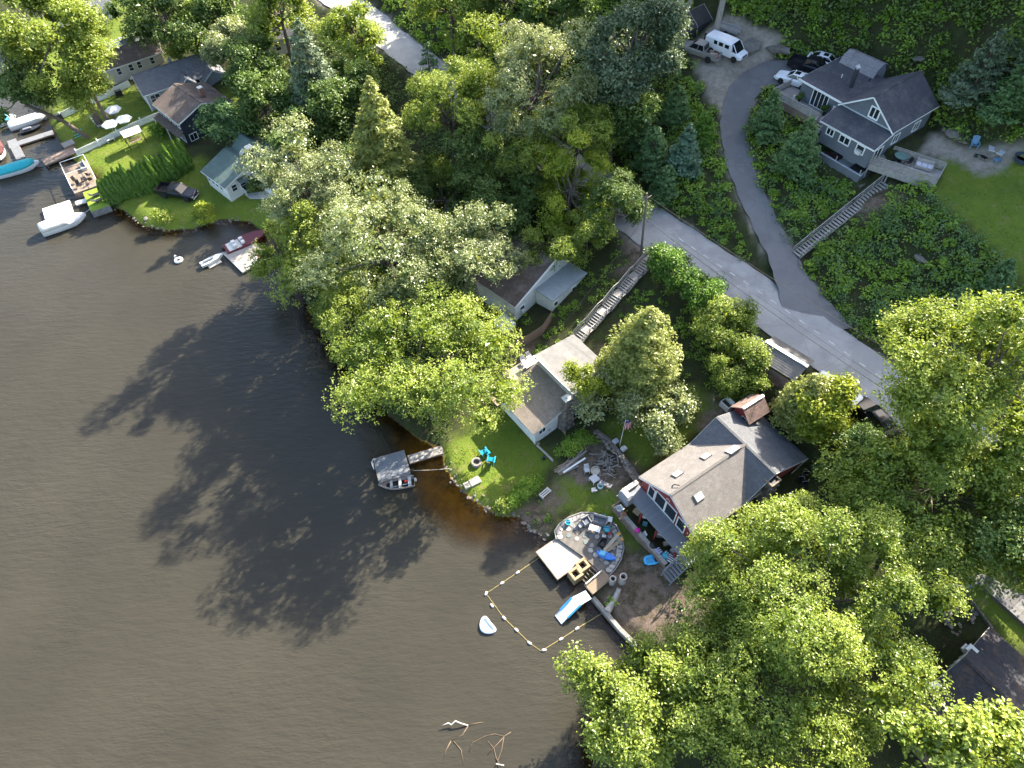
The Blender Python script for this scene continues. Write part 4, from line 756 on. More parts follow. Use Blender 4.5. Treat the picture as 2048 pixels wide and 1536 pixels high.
ASPH_LIGHT = shingle_mat('roof_pale_roll', (.17, .164, .157), (.215, .208, .20), (.13, .126, .12), 1.0, 4.0); METAL_GREEN = shingle_mat('roof_green_metal', (.080, .118, .106), (.098, .138, .124), (.05, .078, .07), .42, 9., rough=.5)
RED = siding('red_siding', (.22, .030, .032), .2); RED2 = M('red_paint', (.24, .035, .035), .6, .2, 3)
STONE = M('field_stone', (.17, .155, .138), .9, .35, 3, .5, 10, .2, dirt=(.15, .13, .11)); STONE2 = M('field_stone_warm', (.22, .175, .125), .9, .35, 3, .5, 10, .2, dirt=(.17, .15, .12)); MORTAR = M('dark_mortar', (.12, .105, .09), .95, .3, 4, .3)
def stone_piece(r, sx, sy, sz):
    bm = bmesh.new(); bmesh.ops.create_icosphere(bm, subdivisions=1, radius=.5)
    for v in bm.verts: v.co = Vector((v.co.x * sx, v.co.y * sy, v.co.z * sz)) * r.uniform(.82, 1.16)
    me = bpy.data.meshes.new('stone'); bm.to_mesh(me); bm.free(); return me
_sr = random.Random(5); STONES = []
for _k in range(8):
    _m = stone_piece(_sr, _sr.uniform(.9, 1.3), _sr.uniform(.8, 1.1), _sr.uniform(.6, .9)); _m.materials.append(STONE if _k % 3 else STONE2); STONES.append(_m)
def stone(par, p, s, r, flat=1.0, name='stone'):
    o = link(name, STONES[r.randrange(8)], None, par, p, (r.uniform(-.3, .3), r.uniform(-.3, .3), r.uniform(0, 6.3))); o.scale = (s, s, s * flat); return o
# ---------------------------------------------------------------- white cottage
cot = thing('white_cottage', 'white lakeside cottage with tan shingles below a pale shed roof', 'house', (-1.15, 44.55, 1.0), R_(-54))
CW = siding('cottage_siding', (.66, .66, .64), .11)
def cot_low(x, y): return 2.38 + 1.45 * (y + .3) / 5.2
sec = [(0, -.6), (5.0, -.6), (5.0, 3.84), (0, 2.44)]
MB().loft([[(0, y, z) for y, z in sec], [(5.75, y, z) for y, z in sec]]).build('wall', CW, cot)
rf = slope(MB(), (-.3, -.35, cot_low(0, -.35)), (6.05, -.35, cot_low(0, -.35)), (6.05, 4.95, cot_low(0, 4.95)), (-.3, 4.95, cot_low(0, 4.95)), .06, .21).build('lower_roof', ASPH_TAN2, cot, fix=False)
f = MB(); f.bar((-.3, -.36, cot_low(0, -.35) - .05), (6.05, -.36, cot_low(0, -.35) - .05), .05, .16); f.bar((6.04, -.3, cot_low(0, -.3) - .05), (6.04, 4.9, cot_low(0, 4.9) - .05), .05, .16); f.bar((-.29, -.3, cot_low(0, -.3) - .05), (-.29, 4.9, cot_low(0, 4.9) - .05), .05, .16); f.build('fascia', WHITE, rf)
MB().prism([(0, 5.003), (5.75, 5.003), (5.75, 10.0), (0, 10.0)], 1.0, [5.05, 5.05, 4.55, 4.55]).build('upper_wall', siding('cottage_grey_siding', (.50, .50, .49), .2), cot)
ur = slope(MB(), (6.0, 10.3, 4.57), (-.45, 10.3, 4.57), (-.45, 4.75, 5.14), (6.0, 4.75, 5.14), .08, .5).build('upper_roof', ASPH_LIGHT, cot, fix=False)
f = MB(); f.bar((-.45, 4.73, 5.12), (6.0, 4.73, 5.12), .06, .2); f.bar((6.0, 4.75, 5.1), (6.0, 10.3, 4.54), .05, .18); f.bar((-.45, 4.75, 5.1), (-.45, 10.3, 4.54), .05, .18); f.build('fascia', WHITE, ur)
for k in range(4): window(cot, (.9 + k * 1.25, 4.995, 4.45), -90, .85, .38, 1, 1, OFFW, 'clerestory_window')
for x in (1.0, 1.75): window(cot, (x, 0, 1.25), -90, .62, .75, 1)
for x in (3.35, 4.15): window(cot, (x, 0, 1.25), -90, .7, .75, 1)
window(cot, (5.75, .95, 1.25), 0, .95, .85, 2)
for x, y in ((0, 0), (5.75, 0)): MB().cbox((x, y, .85), .12, .12, 2.9).build('corner_board', WHITE, cot)
MB().cbox((5.76, 1.9, .9), .05, .3, .2).build('vent', STEEL, cot)
# stone chimney, each stone laid in dark mortar
ch = MB().loft([[(5.72, 3.0, -.6), (7.0, 3.0, -.6), (7.0, 4.5, -.6), (5.72, 4.5, -.6)], [(5.72, 3.1, 2.2), (6.75, 3.1, 2.2), (6.75, 4.35, 2.2), (5.72, 4.35, 2.2)], [(5.8, 3.3, 4.0), (6.6, 3.3, 4.0), (6.6, 4.15, 4.0), (5.8, 4.15, 4.0)], [(5.85, 3.35, 5.5), (6.5, 3.35, 5.5), (6.5, 4.1, 5.5), (5.85, 4.1, 5.5)]]).build('chimney', MORTAR, cot)
rr = random.Random(21)
for k in range(150):
    z = rr.uniform(-.4, 5.4); t = min(1, max(0, z / 5.5)); x1 = 7.0 - .5 * t; y0 = 3.0 + .35 * t; y1 = 4.5 - .4 * t
    side = rr.random(); p = (x1 - .05, rr.uniform(y0, y1), z) if side < .45 else ((rr.uniform(5.95, x1), y0 + .05, z) if side < .8 else (rr.uniform(5.95, x1), y1 - .05, z)); stone(ch, p, rr.uniform(.18, .36), rr)
MB().box(5.78, 6.57, 3.28, 4.17, 5.5, 5.62).build('chimney_cap', OFFW, ch)
MB().lathe([(.14, 5.62), (.14, 5.85), (.18, 5.86), (.18, 5.9)], 10, (6.17, 3.72, 0)).build('flue', STEEL, ch)
# side deck and table left of the cottage
sdk = thing('side_deck', 'weathered side deck with steps left of the white cottage', 'deck', (-1.15, 44.55, 1.0), R_(-54))
boards(sdk, -3.0, -.35, 2.6, 7.2, 1.35, GREYWOOD, False, .16); boards(sdk, -2.2, -.35, 1.0, 2.5, .9, GREYWOOD, False, .16); boards(sdk, -2.2, -.35, -.4, .9, .45, TANWOOD, False, .16)
MB().box(-2.9, -.4, 2.7, 7.1, -.6, 1.3).build('frame', OLDWOOD, sdk); MB().box(-2.1, -.4, -.3, 2.45, -.8, .4).build('frame', OLDWOOD, sdk)
railing(sdk, [(-2.25, -.4, .45), (-2.25, 2.6, 1.3), (-3.0, 2.7, 1.35)], .85, OLDWOOD, 2, gap=1.2)
# ---------------------------------------------------------------- red house
red = thing('red_house', 'red two-storey lake house with skylights in warm grey shingles', 'house', (12.25, 33.05, 1.3), R_(-57))
gable_walls(red, 0, 7.15, 0, 9.0, -.6, 4.15, 6.35, RED); gable_walls(red, .05, 7.10, 6.5, 14.2, .4, 4.35, 6.25, RED, 'x', 3.95, .33, 'back_wall')
gable_roof(red, 0, 7.15, 0, 8.9, 4.15, 6.35, ASPH_TAN, 'y', .3); gable_roof(red, .05, 7.10, 6.5, 14.2, 4.38, 6.30, ASPH_GREY, 'x', .3, ze2=3.95, rpos=.33, name='back_roof')
def rl(x, y): return 4.15 + (6.35 - 4.15) / 3.575 * x + .09
def rr_(x, y): return 6.35 - (6.35 - 4.15) / 3.575 * (x - 3.575) + .09
def skylight(par, u, v, f, w=.75, l=.95, nm='skylight', gm=None):
    q = onroof(par, u, v, f); a = math.atan2(f(1, 0) - f(0, 0), 1); o = MB().cbox((0, 0, .06), w, l, .12).build(nm, M('skylight_frame', (.12, .11, .10), .5), par, loc=q, rot=(0, -a, 0))
    MB().cbox((0, 0, .125), w - .12, l - .12, .02).build('pane', gm or M('skylight_glass', (.42, .46, .42), .12, .2, 2, 0, spec=.7), o)
skylight(red, 1355, 949, rl); skylight(red, 1412, 913.6, rl); skylight(red, 1466, 900.7, rl, .85, 1.3, 'skylight', M('white_panel', (.72, .72, .70), .4, .05)); skylight(red, 1397, 993, rr_, .8, 1.0)
q = onroof(red, 1344, 972, rl); MB().tube([(q.x, q.y, q.z), (q.x + .12, q.y + .1, q.z + .35), (q.x + .5, q.y + .35, q.z + .5)], .05, 6).build('vent_pipe', BLACK, red)
for k, (x, w) in enumerate(((1.35, .8), (2.55, 1.3), (3.98, 1.35), (5.45, 1.0))): window(red, (x, 0, 2.36), -90, w, 2.0 if k in (1, 2) else 1.7, 1, 1, WHITE, 'glass_door' if k in (1, 2) else 'window', .1)
a_ = MB(); a_.tube([(3.35 + math.cos(t) * .22, -.06, 4.75 + math.sin(t) * .22) for t in np.linspace(0, math.pi, 9)], .035, 6); a_.build('horseshoe_ornament', WHITE, red)
ch = MB().box(7.05, 8.0, 8.2, 9.35, -.8, 5.6).build('chimney', MORTAR, red); rr = random.Random(22)
for k in range(110):
    z = rr.uniform(-.2, 5.5); side = rr.random(); stone(ch, (8.0, rr.uniform(8.25, 9.3), z) if side < .5 else (rr.uniform(7.1, 7.95), 8.2, z), rr.uniform(.18, .34), rr)
for bx_ in ((7.0, 8.05, 8.15, 8.3), (7.0, 8.05, 9.25, 9.4), (7.0, 7.15, 8.302, 9.248), (7.9, 8.05, 8.302, 9.248)): MB().box(*bx_, 5.6, 5.8).build('chimney_rim', STONE2, ch)
MB().box(7.152, 7.898, 8.302, 9.248, 5.55, 5.62).build('flue', BLACK, ch)
MB().bar((7.35, 14.6, 3.8), (7.35, 11.4, 1.6), .08).build('downspout', OFFW, red)
# upper deck on red posts, lower terrace with clutter
dk = thing('red_house_deck', 'grey painted upper deck on red posts along the red house front', 'deck', (12.25, 33.05, 1.3), R_(-57))
boards(dk, -.6, 8.6, -1.72, -.06, 2.3, DECKGREY, True, .15); MB().box(-.6, 8.6, -1.7, -1.55, 2.02, 2.255).build('beam', DECKGREY, dk); MB().box(-.6, 8.6, -.3, -.15, 2.02, 2.255).build('joist', DECKGREY, dk)
for x in (.0, 2.15, 4.3, 6.9):
    p_ = MB().cbox((x, -1.72, .83), .17, .17, 2.35).build('post', RED2, dk)
    MB().bar((x + .1, -1.65, 1.55), (x + .75, -1.6, 2.05), .07).build('brace', OFFW, p_)
boards(dk, -.6, .9, -2.6, -1.74, 2.3, DECKGREY, True, .15)
st = MB()
for k in range(7): MB().box(7.5, 8.6, -1.98 - k * .27, -1.72 - k * .27, 2.08 - k * .22, 2.12 - k * .22).build('tread', DECKGREY, dk)
st.bar((7.5, -1.75, 2.1), (7.5, -3.7, .5), .06, .22); st.bar((8.6, -1.75, 2.1), (8.6, -3.7, .5), .06, .22); st.build('stringer', DECKGREY, dk)
railing(dk, [(7.5, -1.8, 2.3), (7.5, -3.6, .75)], .85, DECKGREY, 2, gap=.9); railing(dk, [(8.65, -.1, 2.3), (8.65, -1.75, 2.3)], .9, DECKGREY, 2, gap=.9)
tr = thing('lower_terrace', 'wooden lower terrace with a plank wall below the red house deck', 'terrace', (12.25, 33.05, 1.3), R_(-57))
boards(tr, -.5, 7.2, -3.0, -.02, -.02, OLDWOOD, True, .15, seed=4); MB().box(-.5, 7.2, -2.95, -.1, -.9, -.06).build('frame', OLDWOOD, tr)
railing(tr, [(-.5, -.9, 0), (-.5, -3.0, 0), (7.2, -3.0, 0)], .8, OLDWOOD, 3, gap=1.1); MB().box(-.3, 7.0, -2.92, -2.5, .78, .82).build('shelf', GREYWOOD, tr)
# ---------------------------------------------------------------- grey hillside house
GS = siding('slate_siding', (.125, .140, .158), .3, True)
gh = thing('grey_house', 'slate-grey hillside house with white trim and dark shingle roofs', 'house', (37.15, 72.9, 12.7), R_(-54.5))
gable_walls(gh, 0, 6.7, 2.6, 10.6, 1.2, 5.3, 7.7, GS); gable_roof(gh, 0, 6.7, 2.6, 10.6, 5.3, 7.7, ASPH_DARK, 'y', .32)
MB().prism([(0, 0), (6.7, 0), (6.7, 2.597), (0, 2.597)], 1.35, [4.02, 4.02, 4.85, 4.85]).build('porch_wall', GS, gh)
pr = slope(MB(), (-.35, -.35, 4.0), (7.05, -.35, 4.0), (7.05, 2.58, 4.95), (-.35, 2.58, 4.95)).build('porch_roof', ASPH_DARK, gh, fix=False)
f = MB(); f.bar((-.35, -.36, 3.96), (7.05, -.36, 3.96), .06, .2); f.bar((7.05, -.35, 3.97), (7.05, 2.58, 4.92), .05, .18); f.bar((-.35, -.35, 3.97), (-.35, 2.58, 4.92), .05, .18); f.build('fascia', WHITE, pr); MB().bar((-.2, 2.57, 5.08), (6.9, 2.57, 5.08), .04, .14).build('flashing', M('pale_flashing', (.40, .46, .48), .5), pr)
MB().prism([(-6.0, 2.9), (-.003, 2.9), (-.003, 10.2), (-6.0, 10.2)], 2.0, [5.35, 5.2, 5.2, 5.35]).build('wing_wall', GS, gh)
wr = slope(MB(), (-6.35, 2.5, 5.40), (-6.35, 10.6, 5.40), (.25, 10.6, 5.27), (.25, 2.5, 5.27), .08, .8).build('wing_roof', ASPH_DARK, gh, fix=False); f = MB(); f.bar((-6.35, 2.48, 5.38), (.0, 2.48, 5.25), .06, .24); f.bar((-6.36, 2.5, 5.38), (-6.36, 10.6, 5.38), .05, .2); f.build('fascia', WHITE, wr)
window(gh, (1.15, 0, 2.75), -90, .95, .85, 2, 1, WHITE, 'window', .13); window(gh, (3.15, 0, 2.7), -90, 1.35, .9, 2, 1, WHITE, 'window', .13); w_ = window(gh, (5.3, 0, 2.6), -90, 1.0, 1.0, 1, 1, WHITE, 'window', .13); MB().box(5.0, 5.6, -.45, .02, 2.62, 3.05).build('air_conditioner', OFFW, w_)
window(gh, (4.0, 2.6, 5.35), -90, 1.15, 1.25, 2, 1, WHITE, 'window', .16)
window(gh, (6.7, 4.3, 2.9), 0, 1.1, 1.1, 2, 1, WHITE, 'window', .08); window(gh, (6.7, 8.2, 2.9), 0, 1.1, 1.1, 2, 1, WHITE, 'window', .08); window(gh, (6.7, 1.4, 1.5), 0, 1.5, 1.9, 2, 1, WHITE, 'glass_door', .09)
for y in (5.3, 9.3): MB().bar((6.78, y, 4.65), (6.78, y + .55, 4.65), .08, .14).build('window_hood', WHITE, gh)
w_ = window(gh, (-3.1, 2.9, 3.05), -90, 2.2, 1.95, 4, 1, WHITE, 'sliding_door', .09); window(gh, (-.7, 2.9, 3.9), -90, .7, .35, 1, 1, WHITE, 'window', .1); window(gh, (-.7, 2.9, 3.3), -90, .7, .35, 1, 1, WHITE, 'window', .1)
ch = MB().tube([(-1.5, 5.9, 5.2), (-1.5, 5.9, 7.6)], .26, 12).build('stovepipe_chimney', M('dark_metal', (.05, .055, .06), .5, .2, 3, metal=.3), gh, smooth=True, angle=40); MB().lathe([(.2, 7.6), (.2, 7.8), (.36, 7.82), (.36, 7.9), (.1, 8.1)], 12, (-1.5, 5.9, 0)).build('cap', STEEL, ch)
MB().tube([(-3.4, 6.6, 5.2), (-3.4, 6.6, 5.85)], .06, 8).build('vent_pipe', WHITE, gh); MB().tube([(-.9, 8.6, 5.2), (-.9, 8.6, 5.7)], .07, 8).build('vent_pipe', BLACK, gh)
# open lower porch with parapet on a stone footing
lp = thing('lower_porch', 'open lower porch with slate parapet under the grey house', 'porch', (37.15, 72.9, 12.7), R_(-54.5))
boards(lp, -.2, 6.9, -.75, 2.3, 0.0, M('porch_paint', (.13, .135, .14), .8), True, .2); MB().box(-.25, 6.95, -.86, -.76, -.25, .85).build('parapet', GS, lp); MB().box(-.28, 6.98, -.92, -.70, .85, .90).build('parapet_cap', M('pale_cap', (.34, .37, .40), .7), lp); MB().box(-.25, -.15, -.757, 2.2, -.25, .85).build('side_parapet', GS, lp)
for x in (0, 3.4, 6.7): MB().cbox((x, -.62, .68), .11, .11, 1.34).build('post', GREYWOOD, lp)
ft = MB().box(-.2, 7.6, -.9, 2.2, -2.2, -.26).build('stone_footing', MORTAR, lp); rr = random.Random(31)
for k in range(90): stone(ft, (rr.uniform(-.2, 7.6), -.92, rr.uniform(-2.0, -.35)), rr.uniform(.25, .5), rr)
MB().cbox((2.0, .6, .01), 1.9, 1.3, .02).build('rug', M('maroon_rug', (.10, .045, .040), .95), lp)
so = thing('porch_sofa', 'long grey cushioned sofa under the grey house porch', 'sofa', (37.15, 72.9, 12.7), R_(-54.5)); m_ = M('sofa_grey', (.28, .31, .30), .9)
MB().cbox((4.6, .55, .22), 2.6, .8, .36).build('seat', m_, so, bevel=.04); MB().cbox((4.6, 1.0, .5), 2.6, .2, .6).build('backrest', m_, so, bevel=.04)
ht = thing('hot_tub', 'dark covered hot tub at the end of the lower porch', 'hot tub', tuple(W(gh, 5.9, .3)) + (12.7,), R_(-54.5)); MB().cbox((0, 0, .36), 1.5, 1.5, .7).build('tub', M('tub_side', (.30, .31, .33), .7), ht, bevel=.06); MB().cbox((0, 0, .74), 1.54, 1.54, .07).build('cover', BLACK, ht, bevel=.02)
# left deck of the grey house
ld = thing('left_deck', 'weathered board-sided deck with stairs left of the grey house', 'deck', (37.15, 72.9, 12.7), R_(-54.5))
boards(ld, -8.2, -.1, .9, 2.85, 2.95, GREYWOOD, True, .16); MB().box(-8.1, -.2, 1.0, 2.8, 1.9, 2.9).build('frame', OLDWOOD, ld)
railing(ld, [(-6.3, 4.6, 2.95), (-8.25, 4.6, 2.95), (-8.25, .85, 2.95), (-1.3, .85, 2.95)], .95, GREYWOOD, 4, slat=.2, gap=1.5); boards(ld, -8.2, -6.4, 2.87, 4.6, 2.95, GREYWOOD, True, .16, seed=3)
for k in range(8): MB().box(-1.2, -.2, .55 - k * .27, .8 - k * .27, 2.7 - k * .2, 2.74 - k * .2).build('tread', GREYWOOD, ld)
railing(ld, [(-1.3, .8, 2.9), (-1.3, -1.4, 1.2)], .9, GREYWOOD, 2, gap=1.2); railing(ld, [(-.15, .8, 2.9), (-.15, -1.4, 1.2)], .9, GREYWOOD, 2, gap=1.2)
# right deck (angled)
rd = thing('right_deck', 'grey weathered deck with slatted railings beside the grey house lawn', 'deck', (41.4, 67.7, 14.55), R_(-36))
boards(rd, 0, 7.3, 0, 3.1, 0, GREYWOOD, True, .16); MB().box(.05, 7.25, .05, 3.05, -.28, -.05).build('frame', OLDWOOD, rd)
railing(rd, [(0, 0, 0), (7.3, 0, 0)], 1.05, GREYWOOD, 5, slat=.11, gap=1.8); railing(rd, [(7.3, 0, 0), (7.3, 3.1, 0)], 1.05, GREYWOOD, 2, gap=1.6); railing(rd, [(1.6, 3.1, 0), (7.3, 3.1, 0)], 1.05, GREYWOOD, 6, slat=.13, gap=1.8)
for x in (.1, 2.4, 4.8, 7.2): MB().box(x - .07, x + .07, .05, .19, -3.2, -.28).build('post', GREYWOOD, rd)
MB().box(.05, 7.25, -.06, -.02, -.75, -.02).build('skirt_board', GREYWOOD, rd)
# ---------------------------------------------------------------- long white house with dark roof
lw = thing('long_white_house', 'long white house with sagging dark roof under the shore trees', 'house', (.6, 56.2, 2.2), R_(-45))
LWS = siding('dirty_white_siding', (.62, .63, .60), .2)
gable_walls(lw, -8.5, 0, 0, 9.8, -1.2, 3.0, 5.5, LWS, 'x', 3.2, .66); gable_roof(lw, -8.5, 0, 0, 9.8, 3.0, 5.5, ASPH_BROWN, 'x', .3, ze2=3.2, rpos=.66)
MB().box(.003, 2.6, 3.6, 9.4, -.6, 2.75).build('annex_wall', LWS, lw); MB().box(-.0, 2.8, 3.4, 9.6, 2.76, 2.86).build('annex_roof', M('pale_blue_roof', (.26, .29, .30), .6, .12), lw)
window(lw, (0, 1.2, .9), 0, .8, .9, 1); window(lw, (2.6, 4.2, 1.3), 0, .7, .8, 1); w_ = window(lw, (2.6, 7.4, 1.3), 0, .7, .8, 1); MB().cbox((.16, 1.2, 1.02), .4, .55, .38).build('air_conditioner', OFFW, lw)
MB().box(-.34, -.28, -.3, 9.9, -1.1, -1.0).build('pipe', OFFW, lw); MB().bar((0.35, 0, 2.92), (.35, 6.3, 5.26), .1, .1).build('gutter', WHITE, lw)
sh = thing('tarp_shed', 'small lean-to shed with a pale mossy panel roof', 'shed', tuple(P(1008, 655, 2.6)[:2]) + (1.7,), R_(-50)); MB().prism([(-1.1, -.9), (1.1, -.9), (1.1, .9), (-1.1, .9)], 1.35, [1.5, 1.5, 1.9, 1.9]).build('roof_panel', M('mossy_pale_panel', (.50, .52, .44), .8, .15, 3, dirt=(.25, .27, .2)), sh); MB().box(-.9, .9, -.7, .7, -.5, 1.345).build('wall', OLDWOOD, sh)
# ---------------------------------------------------------------- green-roofed house
E_ = thing('green_roofed_house', 'white house with green metal roof and stone chimney by the pickup lawn', 'house', (-42.3, 84.6, 1.8), R_(-44))
EW = siding('cream_white_siding', (.70, .70, .64), .16)
gable_walls(E_, 0, 5.3, 0, 4.6, -.5, 2.2, 3.45, EW, 'x', 3.2, .9); gable_roof(E_, 0, 5.3, 0, 4.6, 2.2, 3.5, METAL_GREEN, 'x', .35, ze2=3.3, rpos=.9, cap=False)
gable_walls(E_, .2, 9.4, 4.3, 9.4, -.5, 2.6, 4.6, EW, 'x'); gable_roof(E_, .2, 9.4, 4.3, 9.4, 2.6, 4.65, METAL_GREEN, 'x', .3, name='main_roof')
gable_walls(E_, 3.2, 7.6, 6.8, 12.4, -.5, 2.9, 4.75, EW, 'y', name='back_wall'); gable_roof(E_, 3.2, 7.6, 6.8, 12.4, 2.9, 4.8, METAL_GREEN, 'y', .3, name='back_roof')
for x in (.7, 1.7, 2.7, 3.7): window(E_, (x, 0, .75), -90, .7, 1.05, 1, 2)
window(E_, (5.3, 1.1, .8), 0, .8, 1.0, 1, 2); window(E_, (5.3, 2.5, .0), 0, .85, 1.9, 1, 2, WHITE, 'door'); window(E_, (5.3, 3.8, .7), 0, .8, 1.2, 1, 2)
MB().prism([(5.35, 1.8), (6.3, 1.8), (6.3, 3.2), (5.35, 3.2)], [2.2, 1.95, 1.95, 2.2], [2.28, 2.03, 2.03, 2.28]).build('door_canopy', METAL_GREEN, E_); railing(E_, [(6.3, 2.0, -.1), (5.4, 2.0, .1)], .9, WHITE, 2, gap=.9)
ch = MB().box(5.0, 5.8, 4.7, 5.5, 2.0, 5.7).build('chimney', STONE, E_); MB().box(4.92, 5.88, 4.62, 5.58, 5.7, 5.85).build('chimney_cap', OFFW, ch); MB().cbox((2.5, 5.2, 3.62), .7, .9, .12, 0, .62).build('skylight', STEEL, E_)
pth = MB(); pp = [G(u, v) for u, v in ((488, 388), (520, 384), (560, 380), (566, 392), (530, 398), (500, 398))]; pth.prism([(p.x, p.y) for p in pp], [p.z - .1 for p in pp], [p.z + .05 for p in pp]); tag(pth.build('concrete_path', M('pale_concrete', (.40, .38, .35), .9, .15, 2, .2)), 'pale concrete path at the green-roofed house door', None, kind='structure')
# ---------------------------------------------------------------- navy house
nv = thing('navy_house', 'navy two-storey house with weathered brown roof and white windows', 'house', (-52.6, 99.2, 1.6), R_(-46))
NV = siding('navy_siding', (.022, .026, .042), .16)
gable_walls(nv, 0, 7.2, 0, 8.4, -.4, 3.95, 5.3, NV, 'x', 3.6, .48); gable_roof(nv, 0, 7.2, 0, 8.4, 3.95, 5.3, ASPH_BROWN, 'x', .3, ze2=3.6, rpos=.48)
slope(MB(), (-.2, -1.1, 1.95), (7.4, -1.1, 1.95), (7.4, -.003, 2.4), (-.2, -.003, 2.4)).build('porch_roof', ASPH_BROWN, nv, fix=False)
for k in range(5): window(nv, (.8 + k * 1.4, 0, 2.75), -90, .8, .85, 1, 2); window(nv, (.8 + k * 1.4, 0, .5), -90, 1.0, 1.25, 2)
window(nv, (7.2, 5.0, 3.1), 0, .8, 1.0, 1, 2); window(nv, (7.2, 6.4, .9), 0, .8, 1.0, 1, 2); window(nv, (7.2, 1.2, .5), 0, 1.2, 1.1, 2)
for x in (0, 3.6, 7.2): MB().cbox((x, -1.0, .85), .12, .12, 2.2).build('porch_post', WHITE, nv)
ch = MB().box(5.0, 5.6, 5.2, 5.8, 3.6, 6.3).build('chimney', M('old_brick', (.24, .12, .09), .9, .3, 6, .4, 18), nv); MB().box(4.95, 5.65, 5.15, 5.85, 6.3, 6.4).build('chimney_cap', OFFW, ch)
# ---------------------------------------------------------------- pale grey house
pg = thing('pale_grey_house', 'long pale-grey house with slate roof behind the white umbrellas', 'house', (-56.1, 104.1, 1.7), R_(34))
PG = siding('pale_grey_siding', (.30, .33, .35), .16); PGR = shingle_mat('shingle_slate_grey', (.13, .135, .15), (.18, .185, .20), (.08, .08, .09))
gable_walls(pg, 0, 11.4, 0, 5.6, -.6, 2.7, 4.4, PG, 'x'); gable_roof(pg, 0, 11.4, 0, 5.6, 2.7, 4.4, PGR, 'x', .35)
gable_walls(pg, 5.6, 7.6, -1.0, 2.5, -.3, 2.5, 3.4, PG, 'y', name='porch_wall'); gable_roof(pg, 5.6, 7.6, -1.0, 2.5, 2.5, 3.45, PGR, 'y', .25, name='porch_roof')
gable_walls(pg, 9.0, 12.6, -1.4, 4.0, -.3, 2.2, 3.5, PG, 'y', name='garage_wall'); gable_roof(pg, 9.0, 12.6, -1.4, 4.0, 2.2, 3.55, PGR, 'y', .25, name='garage_roof')
window(pg, (1.3, 0, .75), -90, 1.5, 1.3, 2, 2); window(pg, (4.4, 0, .9), -90, .9, 1.2, 1, 2); window(pg, (8.3, 0, .9), -90, .8, 1.2, 1, 2); window(pg, (6.6, -1.0, 1.0), -90, 1.1, 1.1, 2)
for y in (1.0, 2.2, 3.4, 4.6): window(pg, (0, y, .75), 180, .9, 1.3, 1, 2)
f = MB(); f.cbox((-.01, -.01, 1.1), .14, .14, 3.2); f.build('corner_board', WHITE, pg); MB().cbox((6.0, 3.4, 4.3), .5, .5, 1.0).build('chimney', STEEL, pg)
# ---------------------------------------------------------------- beige house, sheds, hidden house
bh = thing('beige_house', 'beige single-storey house with patchy brown roof behind the grey one', 'house', (-65.2, 112.3, 1.4), R_(35)); BS = siding('beige_siding', (.50, .46, .40), .18)
gable_walls(bh, 0, 9.4, 0, 4.6, -.5, 2.6, 4.0, BS, 'x'); gable_roof(bh, 0, 9.4, 0, 4.6, 2.6, 4.0, ASPH_BROWN, 'x', .3)
for x in (2.0, 4.0, 5.4, 7.6): window(bh, (x, 0, 1.0), -90, .7, 1.1, 1, 2)
MB().cbox((6.4, 2.6, 4.2), .5, .5, .9).build('chimney', M('old_brick', (.24, .12, .09)), bh)
ws = thing('white_shed', 'small white shed with gabled grey roof on the far lawn', 'shed', (-65.2, 120.6, 1.9), R_(-50)); gable_walls(ws, 0, 3.2, 0, 4.6, -.4, 2.0, 3.1, OFFW, 'y'); gable_roof(ws, 0, 3.2, 0, 4.6, 2.0, 3.1, PGR, 'y', .2)
window(ws, (1.6, 0, .0), -90, .9, 1.7, 1, 1, WHITE, 'door')
tb_ = thing('far_white_house', 'white house at the top edge behind the lakeside trees', 'house', (-78, 128.5, 1.6), R_(35)); gable_walls(tb_, 0, 9, 0, 5, -.4, 2.8, 4.4, OFFW, 'x'); gable_roof(tb_, 0, 9, 0, 5, 2.8, 4.4, PGR, 'x', .3)
for x in (1.5, 4, 6.5): window(tb_, (x, 0, .9), -90, .9, 1.2, 1, 2)
hh = thing('hidden_house', 'dark-roofed house glimpsed among the upper left trees', 'house', tuple(G(548, 100)), R_(35)); gable_walls(hh, -4, 4, -2.6, 2.6, -1, 3.0, 4.8, BS, 'x'); gable_roof(hh, -4, 4, -2.6, 2.6, 3.0, 4.8, ASPH_DARK, 'x', .3)
for x in (-2.5, 0, 2.5): window(hh, (x, -2.6, 1.0), -90, .9, 1.2, 1, 2)
MB().cbox((-1.2, .6, 5.0), .6, .6, 1.1).build('chimney', M('old_brick', (.24, .12, .09)), hh)
# dark-roofed house in the lower right corner
jh = thing('dark_roofed_house', 'large house with black stained shingle roof in the lower right corner', 'house', (34.4, 15.2, 2.2), R_(-57))
gable_walls(jh, .3, 15, -6.0, 5.3, -1.0, 2.5, 5.25, siding('brown_siding', (.16, .12, .09), .2), 'x', 2.9, .53); gable_roof(jh, .3, 15, -6.0, 5.3, 2.5, 5.3, ASPH_BLACK, 'x', .3, ze2=2.9, rpos=.53, trim=OFFW)
for (u, v) in ((1940, 1300), (1868, 1372)):
    q = Lc(jh, u, v, 6.6); o = MB().cbox((.1, q.y, q.z - .1), .75, .7, .7).build('metal_vent_box', OFFW, jh); MB().cbox((-.35, q.y, q.z - .3), .2, .6, .25).build('bracket', STEEL, o)
MB().tube([(5.8, 2.6, 4.0), (5.8, 2.6, 4.9)], .08, 8).build('vent_pipe', BLACK, jh); window(jh, (.3, -2.5, .6), 180, 1.4, 1.2, 2); window(jh, (.3, 2.0, .6), 180, 1.2, 1.2, 2)
